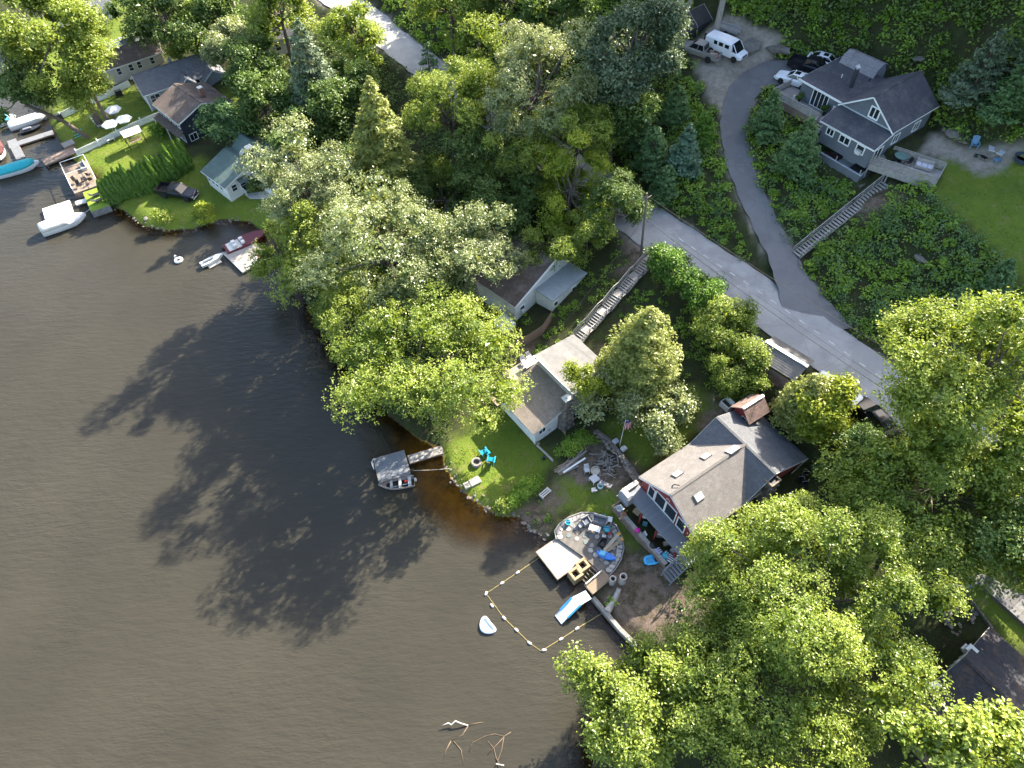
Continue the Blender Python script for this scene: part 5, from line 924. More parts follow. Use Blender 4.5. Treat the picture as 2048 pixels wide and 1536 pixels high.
# sheds on the hill and by the road
rs = thing('roadside_shed', 'open roadside shed with metal roof and white ridge strip', 'shed', (27.6, 44.4, 6.7), R_(-46))
MET = M('shed_metal_roof', (.115, .108, .10), .6, .3, 1.5, 0, dirt=(.055, .052, .05)); gable_roof(rs, -2.1, 2.1, -1.55, 1.55, 1.95, 2.65, MET, 'x', .25, trim=None, cap=False); MB().bar((-2.4, 0, 2.75), (2.4, 0, 2.75), .42, .04).build('ridge_strip', WHITE, rs)
for x in (-2.0, 2.0):
    for y in (-1.5, 1.5): MB().box(x - .07, x + .07, y - .07, y + .07, -1.4, 1.94).build('post', OLDWOOD, rs)
MB().box(-2.0, 2.0, -1.5, -1.44, -.6, 1.2).build('side_boards', OLDWOOD, rs); MB().box(-2.06, -2.0, -1.5, 1.5, -.6, 1.1).build('end_boards', OFFW, rs)
rsd = thing('red_shed', 'small red shed with rusty gabled roof behind the red house', 'shed', (23.5, 39.6, 5.1), R_(32)); gable_walls(rsd, -1.1, 1.1, -.9, .9, -1, 1.9, 2.8, RED2, 'x'); gable_roof(rsd, -1.1, 1.1, -.95, .95, 1.9, 2.85, M('rusty_roof', (.19, .125, .10), .8, .35, 2, .2, dirt=(.06, .045, .04)), 'x', .3, trim=None, cap=False); MB().bar((-1.4, 0, 2.95), (1.4, 0, 2.95), .3, .04).build('ridge_strip', WHITE, rsd)
window(rsd, (-1.1, -.4, .3), 180, .6, 1.3, 1, 1, OFFW, 'door', .06)
gs = thing('gambrel_shed', 'pale-grey barn-shaped shed behind the grey house', 'shed', (44.0, 82.0, 15.9), R_(-51)); sec = [(-1.6, -.6), (1.6, -.6), (1.6, 1.9), (1.0, 2.9), (0, 3.3), (-1.0, 2.9), (-1.6, 1.9)]
MB().loft([[(-2.2, y, z) for y, z in sec], [(2.2, y, z) for y, z in sec]]).build('wall', siding('shed_grey_siding', (.30, .33, .36), .2, True), gs)
rb = MB()
for (y0_, z0_), (y1_, z1_) in zip(sec[2:6], sec[3:7]):
    if z0_ < z1_ : slope(rb, (-2.4, y0_ * 1.06, z0_ + .04), (2.4, y0_ * 1.06, z0_ + .04), (2.4, y1_ * 1.03, z1_ + .05), (-2.4, y1_ * 1.03, z1_ + .05))
    else: slope(rb, (2.4, y1_ * 1.06, z1_ + .04), (-2.4, y1_ * 1.06, z1_ + .04), (-2.4, y0_ * 1.03, z0_ + .05), (2.4, y0_ * 1.03, z0_ + .05))
rb.build('roof', shingle_mat('shingle_weathered', (.22, .21, .22), (.28, .27, .27), (.14, .13, .14), stain=(.12, .10, .10)), gs, fix=False)
tg = thing('tent_garage', 'black fabric tent garage behind the old grey pickup', 'tent', (22.4, 92.6, 16.1), R_(40)); sec = [(-1.8, -.3), (1.8, -.3), (1.8, 1.7), (0, 3.1), (-1.8, 1.7)]; TF = M('black_tarp', (.028, .030, .034), .6, .3, 2, .2, 6)
MB().loft([[(0, y, z) for y, z in sec], [(6, y, z) for y, z in sec]]).build('cover', TF, tg); f = MB()
for x in (-.02, 3, 6.02): f.tube([(x, y * 1.015, z + .03) for y, z in (sec[1], sec[2], sec[3], sec[4], sec[0])], .035, 6)
f.build('frame', STEEL, tg); MB().tube([(-.08, -.9, 0), (-.08, -.9, 1.6), (-.08, 0, 2.2), (-.08, .9, 1.6), (-.08, .9, 0)], .03, 5).build('door_zip', STEEL, tg)
# ---------------------------------------------------------------- vehicles
RUB = M('tyre_rubber', (.015, .015, .016), .85, .2, 8); RIM = M('alloy_rim', (.40, .41, .42), .35, .1, 5, metal=.7); CARGL = M('car_glass', (.010, .013, .016), .04, .2, 2, spec=.5)
LENS = M('lamp_lens', (.62, .64, .64), .15, .05, 4); TAIL = M('tail_lamp', (.30, .012, .012), .25, .1, 4); CHROME = M('chrome_grey', (.36, .36, .37), .3, .1, 4, metal=.6)
def paint(name, c, rough=.28): return M(name, c, rough, .05, 1.5, 0, spec=.45)
def cring(x, hw, zb, zt, r=.14, tuck=.0): return [(x, -hw, zb + r), (x, -hw + r * .7 + tuck, zb), (x, hw - r * .7 - tuck, zb), (x, hw, zb + r), (x, hw, zt - r), (x, hw - r * .9, zt), (x, -hw + r * .9, zt), (x, -hw, zt - r)]
def wheel(par, x, y, R):
    s = 1 if y > 0 else -1
    t = MB().lathe([(R * .62, -.11), (R * .9, -.11), (R, -.07), (R, .07), (R * .9, .11), (R * .62, .11)], 18).build('wheel', RUB, par, smooth=True, angle=40, loc=(x, y, R), rot=(math.pi / 2, 0, 0))
    MB().lathe([(.02, -.085), (R * .6, -.07), (R * .62, .085), (R * .45, .075 if s < 0 else -.02), (.02, .09)], 14).build('rim', RIM, t, smooth=True, angle=40)
def vehicle(kind, label, cat, p, rz, c, name, group=None, bedstuff=False, rough=.28):
    t = thing(name, label, cat, tuple(p), rz, group); pm = paint(name + '_' + label.split()[0] + '_paint', c, rough)
    if kind == 'sedan':
        hw = .9; st = [(-2.38, .70, .42, .88), (-2.25, .86, .32, .97), (-1.7, .9, .2, 1.02), (-.6, .91, .18, 1.0), (.7, .91, .18, .96), (1.5, .9, .2, .88), (2.15, .85, .25, .76), (2.36, .70, .34, .64)]
        cab = ((-1.95, .95, .80, .96), (-.95, .25, .60, 1.44)); wb, R = (-1.40, 1.42), .33; lampz, lampx = .62, 2.22; tailx = -2.33
    elif kind == 'pickup':
        st = [(-2.95, .90, .55, 1.18), (-2.85, .98, .5, 1.2), (-1.0, .99, .42, 1.2), (.9, .99, .4, 1.18), (1.5, .98, .42, 1.16), (2.5, .95, .45, 1.08), (2.82, .88, .5, .98), (2.9, .80, .55, .9)]
        cab = ((-.95, 1.35, .9, 1.15), (-.75, .55, .74, 1.82)); wb, R = (-1.75, 1.85), .40; lampz, lampx = .82, 2.84; tailx = -2.93
    else:
        st = [(-2.75, .92, .45, 2.0), (-2.65, .98, .35, 2.1), (-.5, 1.0, .33, 2.14), (1.15, .99, .33, 2.08), (1.25, .99, .33, 1.25), (2.3, .95, .38, 1.10), (2.7, .88, .45, .98), (2.78, .8, .5, .85)]
        cab = ((1.0, 2.05, .93, 1.15), (.9, 1.32, .80, 2.06)); wb, R = (-1.6, 1.85), .37; lampz, lampx = .80, 2.70; tailx = -2.72
    rings = [cring(*q, r=min(.16, (q[3] - q[2]) * .3)) for q in st]
    if kind == 'pickup':                     # cab and bonnet in front, an open bed behind
        MB().loft([cring(*q, r=.14) for q in [(-.98, .99, .42, 1.2)] + st[3:]]).build('body', pm, t, smooth=True, angle=35)
        bed = MB(); bed.box(-2.93, -1.0, -.98, -.88, .45, 1.2); bed.box(-2.93, -1.0, .88, .98, .45, 1.2); bed.box(-2.94, -2.86, -.875, .875, .5, 1.2); bed.box(-2.855, -1.0, -.875, .875, .5, .72); bed.build('bed', pm, t)
        MB().box(-2.85, -1.02, -.87, .87, .722, .735).build('bed_liner', BLACK, t)
        if bedstuff:
            r = random.Random(3)
            for k in range(7): MB().cbox((r.uniform(-2.5, -1.4), r.uniform(-.6, .6), .85 + r.random() * .15), r.uniform(.3, .9), r.uniform(.1, .5), .15, r.uniform(0, 3)).build('load_board', M('load%d' % (k % 3), [(.42, .34, .24), (.25, .10, .07), (.16, .15, .14)][k % 3], .9), t)
    else: MB().loft(rings).build('body', pm, t, smooth=True, angle=35)
    (bx0, bx1, bh, bz), (tx0, tx1, th_, tz) = cab
    g = MB(); g.loft([[(bx0, -bh, bz), (bx1, -bh * .93, bz), (bx1, bh * .93, bz), (bx0, bh, bz)], [(tx0, -th_, tz - .03), (tx1, -th_, tz - .03), (tx1, th_, tz - .03), (tx0, th_, tz - .03)]]); gl = g.build('windows', CARGL, t)
    if kind != 'van': MB().loft([[(tx0 - .04, -th_ - .02, tz - .035), (tx1 + .04, -th_ - .02, tz - .035), (tx1 + .04, th_ + .02, tz - .035), (tx0 - .04, th_ + .02, tz - .035)], [(tx0 + .12, -th_ + .1, tz + .03), (tx1 - .1, -th_ + .1, tz + .03), (tx1 - .1, th_ - .1, tz + .03), (tx0 + .12, th_ - .1, tz + .03)]]).build('roof', pm, t, smooth=True, angle=30)
    if kind == 'sedan': MB().box(tx0 + .45, tx1 - .12, -.38, .38, tz + .03, tz + .04).build('sunroof', CARGL, t)
    pl = MB()
    for s in (-1, 1):
        pl.bar((bx0, s * bh, bz), (tx0, s * th_, tz), .12, .05); pl.bar((bx1, s * bh * .93, bz), (tx1, s * th_, tz), .09, .05); m0 = (bx0 + bx1) / 2 - .15; pl.bar((m0, s * (bh + .005), bz), ((tx0 + tx1) / 2, s * (th_ + .01), tz), .09, .04)
    pl.build('pillars', pm, t)
    for x in wb:
        for s in (-1, 1):
            y = s * ((.99 if kind != 'sedan' else .9) - .10); MB().tube([(x, y - s * .06, R), (x, y + s * .125, R)], R * 1.14, 16).build('wheel_arch', BLACK, t); wheel(t, x, y + s * .045, R)
    for s in (-1, 1):
        MB().cbox((lampx, s * .66, lampz), .16, .34, .15).build('headlight', LENS, t, bevel=.03); MB().cbox((tailx, s * .72, lampz + .12), .1, .22, .26).build('taillight', TAIL, t, bevel=.02); MB().cbox((bx1 - .35, s * (bh + .16), bz + .08), .12, .2, .14).build('mirror', pm, t, bevel=.03)
    MB().cbox((st[-1][0] + .02, 0, .48), .14, 1.5, .2).build('bumper', CHROME if kind != 'sedan' else pm, t, bevel=.04); MB().cbox((st[0][0] - .02, 0, .52), .12, 1.5, .2).build('bumper', CHROME if kind != 'sedan' else pm, t, bevel=.04); MB().cbox((st[-1][0] + .01, 0, lampz - .02), .06, .95, .2).build('grille', BLACK, t)
    if kind == 'van':
        for s in (-1, 1):
            for x, w in ((.55, .62), (-.35, .62), (-1.15, .5)): MB().cbox((x, s * .992, 1.62), w, .03, .46).build('side_window', CARGL, t)
    return t
WH = (.74, .75, .77)
g = P(355, 384, 1.9); vehicle('pickup', 'black pickup truck parked on the lawn beside the arborvitae hedge', 'pickup truck', (g[0], g[1], hz(g[0], g[1])), R_(-17), (.012, .012, .016), 'pickup_truck')
HV = 'vehicles parked by the grey house'
def veh(kind, u, v, rz, label, cat, c, name, **k):
    g = G(u, v, .7); return vehicle(kind, label, cat, (g.x, g.y, max(g.z, hz(g.x, g.y)) + .02), R_(rz), c, name, HV, **k)
veh('pickup', 1399, 101, 142, 'old primer-grey pickup with lumber in its bed', 'pickup truck', (.23, .215, .20), 'pickup_truck', bedstuff=True, rough=.6); veh('van', 1452, 99, -45, 'white cargo van parked nose out on the gravel', 'van', (.72, .74, .78), 'cargo_van')
veh('pickup', 1624, 134, -38, 'black pickup parked between two white cars', 'pickup truck', (.010, .010, .012), 'pickup_truck'); veh('sedan', 1590, 157, 142, 'white car with sunroof nearest the grey house deck', 'car', WH, 'parked_car'); veh('sedan', 1652, 122, -33, 'white car mostly hidden behind the black pickup', 'car', WH, 'parked_car')
g = G(1745, 842); vehicle('sedan', 'black car nosing out beside the golden cedar on the road', 'car', (g.x, g.y, hz(g.x, g.y) + .14), R_(112), (.012, .012, .014), 'parked_car')
g = G(1670, 786); vehicle('sedan', 'white car almost hidden by the golden cedar', 'car', (g.x, g.y, hz(g.x, g.y) + .14), R_(128), WH, 'parked_car'); g = G(690, 338); vehicle('sedan', 'white car glimpsed between the shore trees', 'car', (g.x, g.y, hz(g.x, g.y)), R_(-40), WH, 'parked_car')
# ---------------------------------------------------------------- boats and floats
def hull(mb, L, B, D, n=11, bow=.55, flat=.55, sheer=.15, tr=.85):
    rings = []
    for i in range(n):
        s = i / (n - 1); x = -L / 2 + L * s; hb = B / 2 * (tr + (1 - tr) * min(1, s * 3)) if s < bow else B / 2 * max(.03, (1 - ((s - bow) / (1 - bow)) ** 2.2)); z0 = D * .7 * max(0, (s - .7) / .3) ** 2; zt = D + sheer * s ** 2
        rings.append([(x, -hb, zt), (x, -hb * .93, z0 + D * .35), (x, -hb * flat, z0 + .02), (x, hb * flat, z0 + .02), (x, hb * .93, z0 + D * .35), (x, hb, zt)])
    return rings
def rimof(L, B, D, **k):
    R_g = hull(None, L, B, D, **k); return [r[0] for r in R_g], [r[5] for r in R_g]
def boat(name, label, cat, p, rz, L, B, D, c, group=None, **k):
    t = thing(name, label, cat, (p[0], p[1], k.pop('z', -.12)), rz, group); rg = hull(None, L, B, D, **k); MB().loft(rg).build('hull', M(name + label.split()[0] + '_hull', c, .35, .08, 2), t, smooth=True, angle=50); return t, rg
def deckrow(rg, a, b, drop=.0, inset=.94): return [[(q[0][0], q[0][1] * inset, q[0][2] - drop) for q in rg[a:b]], [(q[5][0], q[5][1] * inset, q[5][2] - drop) for q in rg[a:b]]]
def cover(mb, rg, a, b, h):
    rows = [[(q[0][0], q[0][1] * 1.02, q[0][2] + .01), (q[0][0], q[0][1] * .8, q[0][2] + h * .7), (q[0][0], 0, q[0][2] + h), (q[0][0], q[5][1] * .8, q[0][2] + h * .7), (q[0][0], q[5][1] * 1.02, q[0][2] + .01)] for q in rg[a:b]]
    mb.loft(rows); return mb
# rowing boat: open shell with thwarts
p = P(793, 966, .3); rb_ = thing('rowing_boat', 'open aluminium rowing boat with bench seats tied to the grey dock', 'boat', (p[0], p[1], -.1), R_(187)); L_, B_, D_ = 3.7, 1.45, .5
rg = hull(None, L_, B_, D_, bow=.42, tr=.86, sheer=.2); sh = MB(); inner = [[(x * .975, y * .93, z + (.035 if i in (1, 2, 3, 4) else 0)) for i, (x, y, z) in enumerate(r_)] for r_ in rg]
sh.loft(rg, cap=False); b0 = len(sh.v); sh.loft(inner, cap=False)
sh.f = [f for f in sh.f if not (f[0] % 6 == 5)]
n_ = len(rg)
for i in range(n_ - 1):
    for e in (0, 5): sh.f.append((i * 6 + e, (i + 1) * 6 + e, b0 + (i + 1) * 6 + e, b0 + i * 6 + e))
for b1 in (0, b0): sh.f.append(tuple(b1 + k for k in range(6))); 
sh.build('hull', M('boat_aluminium', (.34, .28, .245), .6, .25, 3, 0, metal=.2), rb_)
for x, w in ((-1.35, .34), (-.35, .26), (.55, .26)): MB().box(x - w / 2, x + w / 2, -B_ * .42, B_ * .42, .33, .37).build('thwart', M('thwart_paint', (.45, .44, .43), .7), rb_)
MB().tube([(-1.3, .25, .42), (.9, .5, .46)], .025, 6).build('oar', M('blue_oar', (.25, .42, .55), .6), rb_); MB().cbox((-1.0, -.1, .24), .35, .25, .3).build('fuel_can', M('red_plastic', (.42, .03, .025), .4), rb_, bevel=.04); MB().cbox((-1.98, 0, .55), .22, .28, .42).build('outboard_motor', OFFW, rb_, bevel=.05)
LB = 'boats moored along the shore'
p = P(128, 446, .6); t, rg = boat('motor_boat', 'white cuddy motor boat under a cream cover beside the white raft', 'boat', p, R_(32), 6.0, 2.3, 1.0, (.76, .76, .74), LB); cover(MB(), rg, 0, 7, .75).build('cover', M('cream_canvas', (.66, .62, .54), .9, .1, 2), t, smooth=True); dk_ = MB(); l_, r_ = deckrow(rg, 6, 11); dk_.loft([[a, b] for a, b in zip(l_, r_)], cap=False); dk_.f = dk_.f[::2]; dk_.build('foredeck', WHITE, t); MB().tube([(2.9, 0, 1.1), (3.9, .1, 1.3)], .03, 5).build('bow_pole', STEEL, t)
p = P(492, 482, .4); t, rg = boat('bass_boat', 'red and black open motor boat beside the white raft', 'boat', p, R_(35), 6.0, 2.3, .7, (.10, .008, .014), LB); MB().box(-2.6, .4, -.85, .85, .60, .72).build('cockpit_floor', OFFW, t); MB().loft([[(.5, -.8, .72), (.5, .8, .72)], [(2.2, -.55, .78), (2.2, .55, .78)]], cap=False).build('black_deck', BLACK, t)
for x, y in ((-1.6, .4), (-1.6, -.4), (-.5, .4), (-.5, -.4)): MB().cbox((x, y, .92), .5, .5, .4).build('seat', M('boat_seat_white', (.66, .64, .62), .6), t, bevel=.06)
MB().cbox((-3.15, 0, .8), .4, .42, .75).build('outboard_motor', BLACK, t, bevel=.08)
p = P(425, 521, .3); t, rg = boat('jet_ski', 'white jet ski resting on a floating ramp', 'jet ski', p, R_(38), 3.1, 1.0, .55, (.74, .74, .72), LB, bow=.45, z=.02); MB().cbox((-.5, 0, .72), 1.4, .36, .3).build('seat', M('grey_seat', (.20, .22, .25), .6), t, bevel=.07); MB().bar((.35, -.35, .98), (.35, .35, .98), .06).build('handlebar', BLACK, t); MB().box(-.9, .9, -.78, .95, -.3, .05).build('floating_ramp', M('pale_plastic', (.62, .58, .52), .6), t)
p = P(35, 337, .5); t, rg = boat('covered_boat', 'motor boat under a bright teal cover', 'boat', p, R_(27), 6.2, 2.3, .85, (.68, .70, .70), LB); cover(MB(), rg, 0, 10, .55).build('cover', M('teal_canvas', (.02, .36, .40), .7, .15, 2), t, smooth=True)
p = P(-8, 300, .5); t, rg = boat('covered_boat', 'motor boat under a maroon cover at the left edge', 'boat', p, R_(-55), 6.6, 2.4, .9, (.66, .66, .66), LB); cover(MB(), rg, 0, 10, .5).build('cover', M('maroon_canvas', (.10, .028, .030), .8, .15, 2), t, smooth=True)
p = P(55, 242, .5); t, rg = boat('pontoon_boat', 'white boat moored behind the black jet ski', 'boat', p, R_(32), 5.6, 2.2, .85, (.72, .72, .74), LB); cover(MB(), rg, 0, 9, .3).build('cover', WHITE, t, smooth=True)
p = P(62, 258, .3); t, rg = boat('jet_ski', 'black jet ski on the near side of the white boat', 'jet ski', p, R_(30), 3.2, 1.1, .5, (.02, .02, .022), LB); MB().cbox((-.5, 0, .66), 1.3, .36, .3).build('seat', M('grey_seat', (.20, .22, .25)), t, bevel=.07)
p = P(-2, 246, .4); t, rg = boat('covered_boat', 'boat with a light blue cover at the left edge', 'boat', p, R_(40), 5.5, 2.2, .8, (.6, .62, .64), LB); cover(MB(), rg, 0, 9, .45).build('cover', M('light_blue_canvas', (.10, .42, .62), .7), t, smooth=True)
p = P(358, 522, 0); t = thing('swan_float', 'small white ring float drifting off the pickup lawn', 'float', (p[0], p[1], .02)); rg = MB(); rg.tube([(math.cos(a) * .42, math.sin(a) * .42, .14) for a in np.linspace(0, 2 * math.pi, 19)], .17, 8, False); rg.build('ring', WHITE, t, smooth=True); MB().tube([(-.45, .3, .2), (-.5, .35, .55), (-.35, .3, .72), (-.2, .25, .62)], [.09, .07, .07, .05], 7).build('neck', WHITE, t, smooth=True)
p = P(975, 1252, 0); t = thing('pool_float', 'pale blue kidney-shaped inflatable floating outside the rope', 'float', (p[0], p[1], .02), R_(-52)); pts = []
for a in np.linspace(0, 2 * math.pi, 33)[:-1]: pts.append((.78 * math.cos(a), .46 * math.sin(a) + .16 * math.cos(2 * a), .1))
rg = MB(); rg.tube(pts + [pts[0]], .13, 8, False); rg.build('tube_ring', M('pale_lilac_vinyl', (.56, .60, .74), .35), t, smooth=True); MB().prism([(x * .9, y * .9) for x, y, z in pts], .03, .06).build('floor', M('pale_blue_vinyl', (.50, .62, .74), .4), t)
# swim rope with ten floats
sw = thing('swim_rope', 'yellow swim-area rope with white floats off the patio', 'rope', (0, 0, 0)); rp_ = [P(u, v, .03) for u, v in ((1080, 1114), (1035, 1145), (972, 1187), (1008, 1236), (1059, 1286), (1082, 1302), (1122, 1278), (1154, 1257), (1205, 1226))]
MB().tube(rp_, .022, 5).build('rope', M('yellow_rope', (.44, .36, .13), .8), sw); fm = MB().lathe([(.04, -.2), (.10, -.17), (.11, 0), (.10, .17), (.04, .2)], 10).mesh('float', True); fm.materials.append(M('white_float', (.74, .66, .60), .5))
fl = [(1035, 1145), (1004, 1166), (972, 1187), (984, 1211), (1008, 1236), (1033, 1260), (1059, 1286), (1088, 1300), (1122, 1278), (1154, 1257)]
for i, (u, v) in enumerate(fl):
    a = P(*fl[max(i - 1, 0)], 0); b_ = P(*fl[min(i + 1, 9)], 0); link('float', fm, None, sw, P(u, v, .05), (math.pi / 2, 0, math.atan2(b_[1] - a[1], b_[0] - a[0]) + math.pi / 2))
# ---------------------------------------------------------------- docks
def dock(name, label, cx, cy, rz, L, Wd, z, mat, along_x=True, legs=True, fr=OLDWOOD, wd=.2):
    t = thing(name, label, 'dock', (cx, cy, 0), R_(rz)); boards(t, -L / 2, L / 2, -Wd / 2, Wd / 2, z, mat, along_x, wd, .015, .05, seed=int(abs(cx * 10)))
    f = MB(); f.box(-L / 2, L / 2, -Wd / 2 - .05, -Wd / 2 - .003, z - .22, z - .01); f.box(-L / 2, L / 2, Wd / 2 + .003, Wd / 2 + .05, z - .22, z - .01); f.box(-L / 2 - .05, -L / 2 - .003, -Wd / 2 - .05, Wd / 2 + .05, z - .22, z - .01); f.box(L / 2 + .003, L / 2 + .05, -Wd / 2 - .05, Wd / 2 + .05, z - .22, z - .01); f.build('frame', fr, t)
    if legs:
        for x in (-L / 2 + .2, L / 2 - .2):
            for y in (-Wd / 2 + .15, Wd / 2 - .15): MB().tube([(x, y, -2.2), (x, y, z - .06)], .07, 6).build('piling', OLDWOOD, t)
    return t
SLATE = M('weathered_slate_wood', (.155, .165, .18), .8, .2, 2, .2, 20, dirt=(.22, .215, .21)); PALEW = M('bleached_wood', (.29, .265, .24), .85, .15, 2, .2, 20, dirt=(.19, .175, .16))
d1 = dock('grey_dock', 'grey plank dock platform beside the rowing boat', -12.85, 38.0, 17, 3.3, 3.0, .45, SLATE); ld_ = MB()
for k in range(4): ld_.bar((-1.9, .5, .1 + k * .25), (-1.9, 1.0, .1 + k * .25), .05)
ld_.bar((-1.9, .5, -.3), (-1.75, .5, 1.1), .05); ld_.bar((-1.9, 1.0, -.3), (-1.75, 1.0, 1.1), .05); ld_.build('ladder', WHITE, d1)
dock('gangway', 'narrow plank gangway linking the grey dock to the lawn', -9.35, 39.3, 17.5, 3.7, .95, .5, GREYWOOD, False, wd=.14)
a = P(827, 941, .5); b_ = P(900, 937, .6); tag(MB().tube([a, tuple((a + b_) / 2 - [0, 0, .12]), b_], .025, 5).build('mooring_rope', M('pale_rope', (.52, .44, .32), .9)), 'pale mooring rope from the grey dock to shore', 'rope')
dock('white_raft', 'white square raft by the red boat with a paddle board on it', -34.8, 71.1, -48, 5.2, 4.1, .42, PALEW, True, fr=OFFW); p = P(508, 520, .55); t = thing('paddle_board', 'white paddle board lying on the raft', 'paddle board', (p[0], p[1], .43), R_(52)); MB().loft([[(x, -w, 0), (x, w, 0), (x, w * .9, .1), (x, -w * .9, .1)] for x, w in ((-1.5, .12), (-1.1, .34), (0, .4), (.9, .34), (1.4, .1))]).build('board', WHITE, t, smooth=True, angle=40); MB().cbox((.9, 0, .12), .5, .35, .04).build('pad', M('coral_pad', (.55, .10, .06), .7), t)
dock('white_raft', 'bare white raft beside the cream-covered boat', -63.4, 81.1, 29, 3.6, 3.5, .42, M('white_deck_paint', (.74, .74, .73), .6), True, fr=WHITE); q = P(178, 404, .7); dock('ramp_walkway', 'white ramp from the turf platform to the raft', -60.4, 83.3, 30, 2.3, .75, .5, M('white_deck_paint', (.74, .74, .73)), False, fr=OFFW)
dock('wooden_pier', 'brown plank pier beside the teal-covered boat', -67.7, 94.1, 40, 5.0, 1.9, .62, M('rosy_wood', (.28, .20, .155), .85, .2, 2, .3, 20)); g = P(136, 287, .9); dk2 = dock('bulkhead_step', 'small grey landing above the brown pier', g[0], g[1], 40, 1.7, 1.4, .95, GREYWOOD)
dock('boat_slip_dock', 'grey floating dock in front of the black jet ski', *P(62, 278, .4)[:2], 32, 6.5, 1.2, .4, SLATE, False); dock('boat_slip_dock', 'grey floating dock finger beside the maroon-covered boat', *P(32, 298, .4)[:2], -55, 6.0, 1.2, .4, SLATE, False)
# ---------------------------------------------------------------- patio terrace with its plank platform
PZ = .95; out_px = [(1112, 1078), (1109, 1062), (1118, 1048), (1138, 1034), (1162, 1025), (1186, 1025), (1210, 1033), (1232, 1050), (1244, 1072), (1248, 1096), (1243, 1118), (1231, 1138), (1218, 1152), (1202, 1146), (1186, 1130), (1165, 1112), (1118, 1079)]
pt = thing('stone_patio', 'rounded flagstone patio terrace jutting into the lake', 'patio', (0, 0, 0)); op = [P(u, v, PZ)[:2] for u, v in out_px]; CONC = M('patio_mortar', (.115, .105, .092), .9, .25, 2, .3, 14, dirt=(.075, .068, .06))
MB().prism(op, -1.6, PZ - .03).build('base_slab', CONC, pt); rr = random.Random(41); PST = [M('flag_pale', (.34, .32, .295), .85, .2, 3, .3, 12), M('flag_warm', (.27, .215, .17), .85, .2, 3, .3, 12), M('flag_grey', (.22, .215, .21), .85, .2, 3, .3, 12), M('flag_green', (.11, .135, .135), .85, .2, 3, .3, 12)]
def flag(par, cx, cy, z, s, mat, asp=1., rz=0, th=.05):
    n = rr.choice((5, 6, 6, 7)); MB().prism([(math.cos(2 * math.pi * k / n) * s * rr.uniform(.8, 1.05), math.sin(2 * math.pi * k / n) * s * asp * rr.uniform(.8, 1.05)) for k in range(n)], 0, th).build('flagstone', mat, par, loc=(cx, cy, z), rot=(0, 0, rz))
ctr = np.mean([op[i] for i in range(1, 13)], 0)
arc = np.array(op[0:13]); seg = np.concatenate([[0], np.cumsum(np.hypot(*np.diff(arc, axis=0).T))])
for k in range(28):
    s = (k + .5) / 28 * seg[-1]; q = np.array([np.interp(s, seg, arc[:, 0]), np.interp(s, seg, arc[:, 1])]); d = ctr - q; d /= np.linalg.norm(d); q = q + d * .42; flag(pt, q[0], q[1], PZ - .03, .29, PST[0] if rr.random() < .7 else PST[2], 1.15, math.atan2(d[1], d[0]))
MB().tube([(x, y, PZ + .0) for x, y in arc], .06, 6).build('rim_edge', PST[2], pt)
poly_in = np.array(op)
for k in range(900):
    x, y = rr.uniform(3.5, 10.6), rr.uniform(24.8, 32.2)
    if inside(poly_in, np.array([x]), np.array([y]))[0]:
        d_ = dist_line([tuple(q) for q in op], np.array([x]), np.array([y]), True)[0][0]
        if d_ > .85 and all((x - a) ** 2 + (y - c) ** 2 > .205 for a, c in _M.setdefault('_flags', [])): _M['_flags'].append((x, y)); flag(pt, x, y, PZ - .03, .27, PST[rr.choice((0, 0, 1, 1, 2, 3))], 1, rr.uniform(0, 3), .04)
pl_c = (P(1077, 1112, .75) + P(1163, 1112, .75)) / 2; pl_ = dock('plank_platform', 'bleached plank platform in front of the flagstone patio', pl_c[0], pl_c[1], 34, 3.15, 3.35, .72, PALEW, True)
for (u, v) in ((1165, 1132), (1151, 1149)):
    q = P(u, v, .8); w_ = thing('stone_planter', 'square sandstone well filled with dark water, %s of the two' % ('upper' if v < 1140 else 'lower'), 'planter', (q[0], q[1], .02), R_(34))
    for x0, x1, y0, y1 in ((-.55, .55, -.55, -.3), (-.55, .55, .3, .55), (-.55, -.3, -.297, .297), (.3, .55, -.297, .297)): MB().box(x0, x1, y0, y1, -.8, 1.12).build('sandstone_block', M('sandstone', (.27, .205, .12), .9, .25, 3, .4, 10), w_, bevel=.03)
    MB().box(-.298, .298, -.298, .298, .3, .5).build('dark_water', M('dark_pool', (.01, .012, .008), .1), w_)
q = P(1182, 1152, .6); ps = thing('patio_steps', 'dark plank steps going down beside the sandstone wells', 'steps', (q[0], q[1], 0), R_(-50))
for k in range(5): MB().box(-.85, .85, -.7 + k * .32, -.42 + k * .32, .0, .14 + k * .16).build('step', OLDWOOD, ps)
c0 = (P(1170.5, 1179.6, 1.15) + P(1221, 1148, 1.15)) / 2; bw = dock('boardwalk', 'tan board ramp leading from the patio to the slide', c0[0], c0[1], 37, 2.25, 1.05, 1.15, M('tan_composite', (.21, .158, .108), .8, .15, 3, .2, 20), False, wd=.14); railing(bw, [(-1.1, .52, 1.15), (.9, .52, 1.15)], .3, STEEL, 1, gap=1.0)
sl = thing('water_slide', 'white and blue plastic slide running from the boardwalk into the lake', 'slide', (0, 0, 0)); a0, a1 = P(1171, 1181, 1.2), P(1183, 1197, 1.2); m0, m1 = P(1145, 1194, 1.0), P(1163, 1209, 1.0); e0, e1 = P(1110, 1231, .12), P(1123, 1248, .12); SLM = M('slide_white', (.66, .74, .78), .3, .08, 2)
V_ = [a0, a1, m0, m1, e0, e1]; sm = MB(); sm.add([tuple(v) for v in V_] + [(v[0], v[1], v[2] - .14) for v in V_], [(0, 1, 3, 2), (2, 3, 5, 4), (6, 8, 9, 7), (8, 10, 11, 9), (0, 2, 8, 6), (2, 4, 10, 8), (1, 7, 9, 3), (3, 9, 11, 5), (4, 5, 11, 10), (0, 6, 7, 1)]); sm.build('chute', SLM, sl)
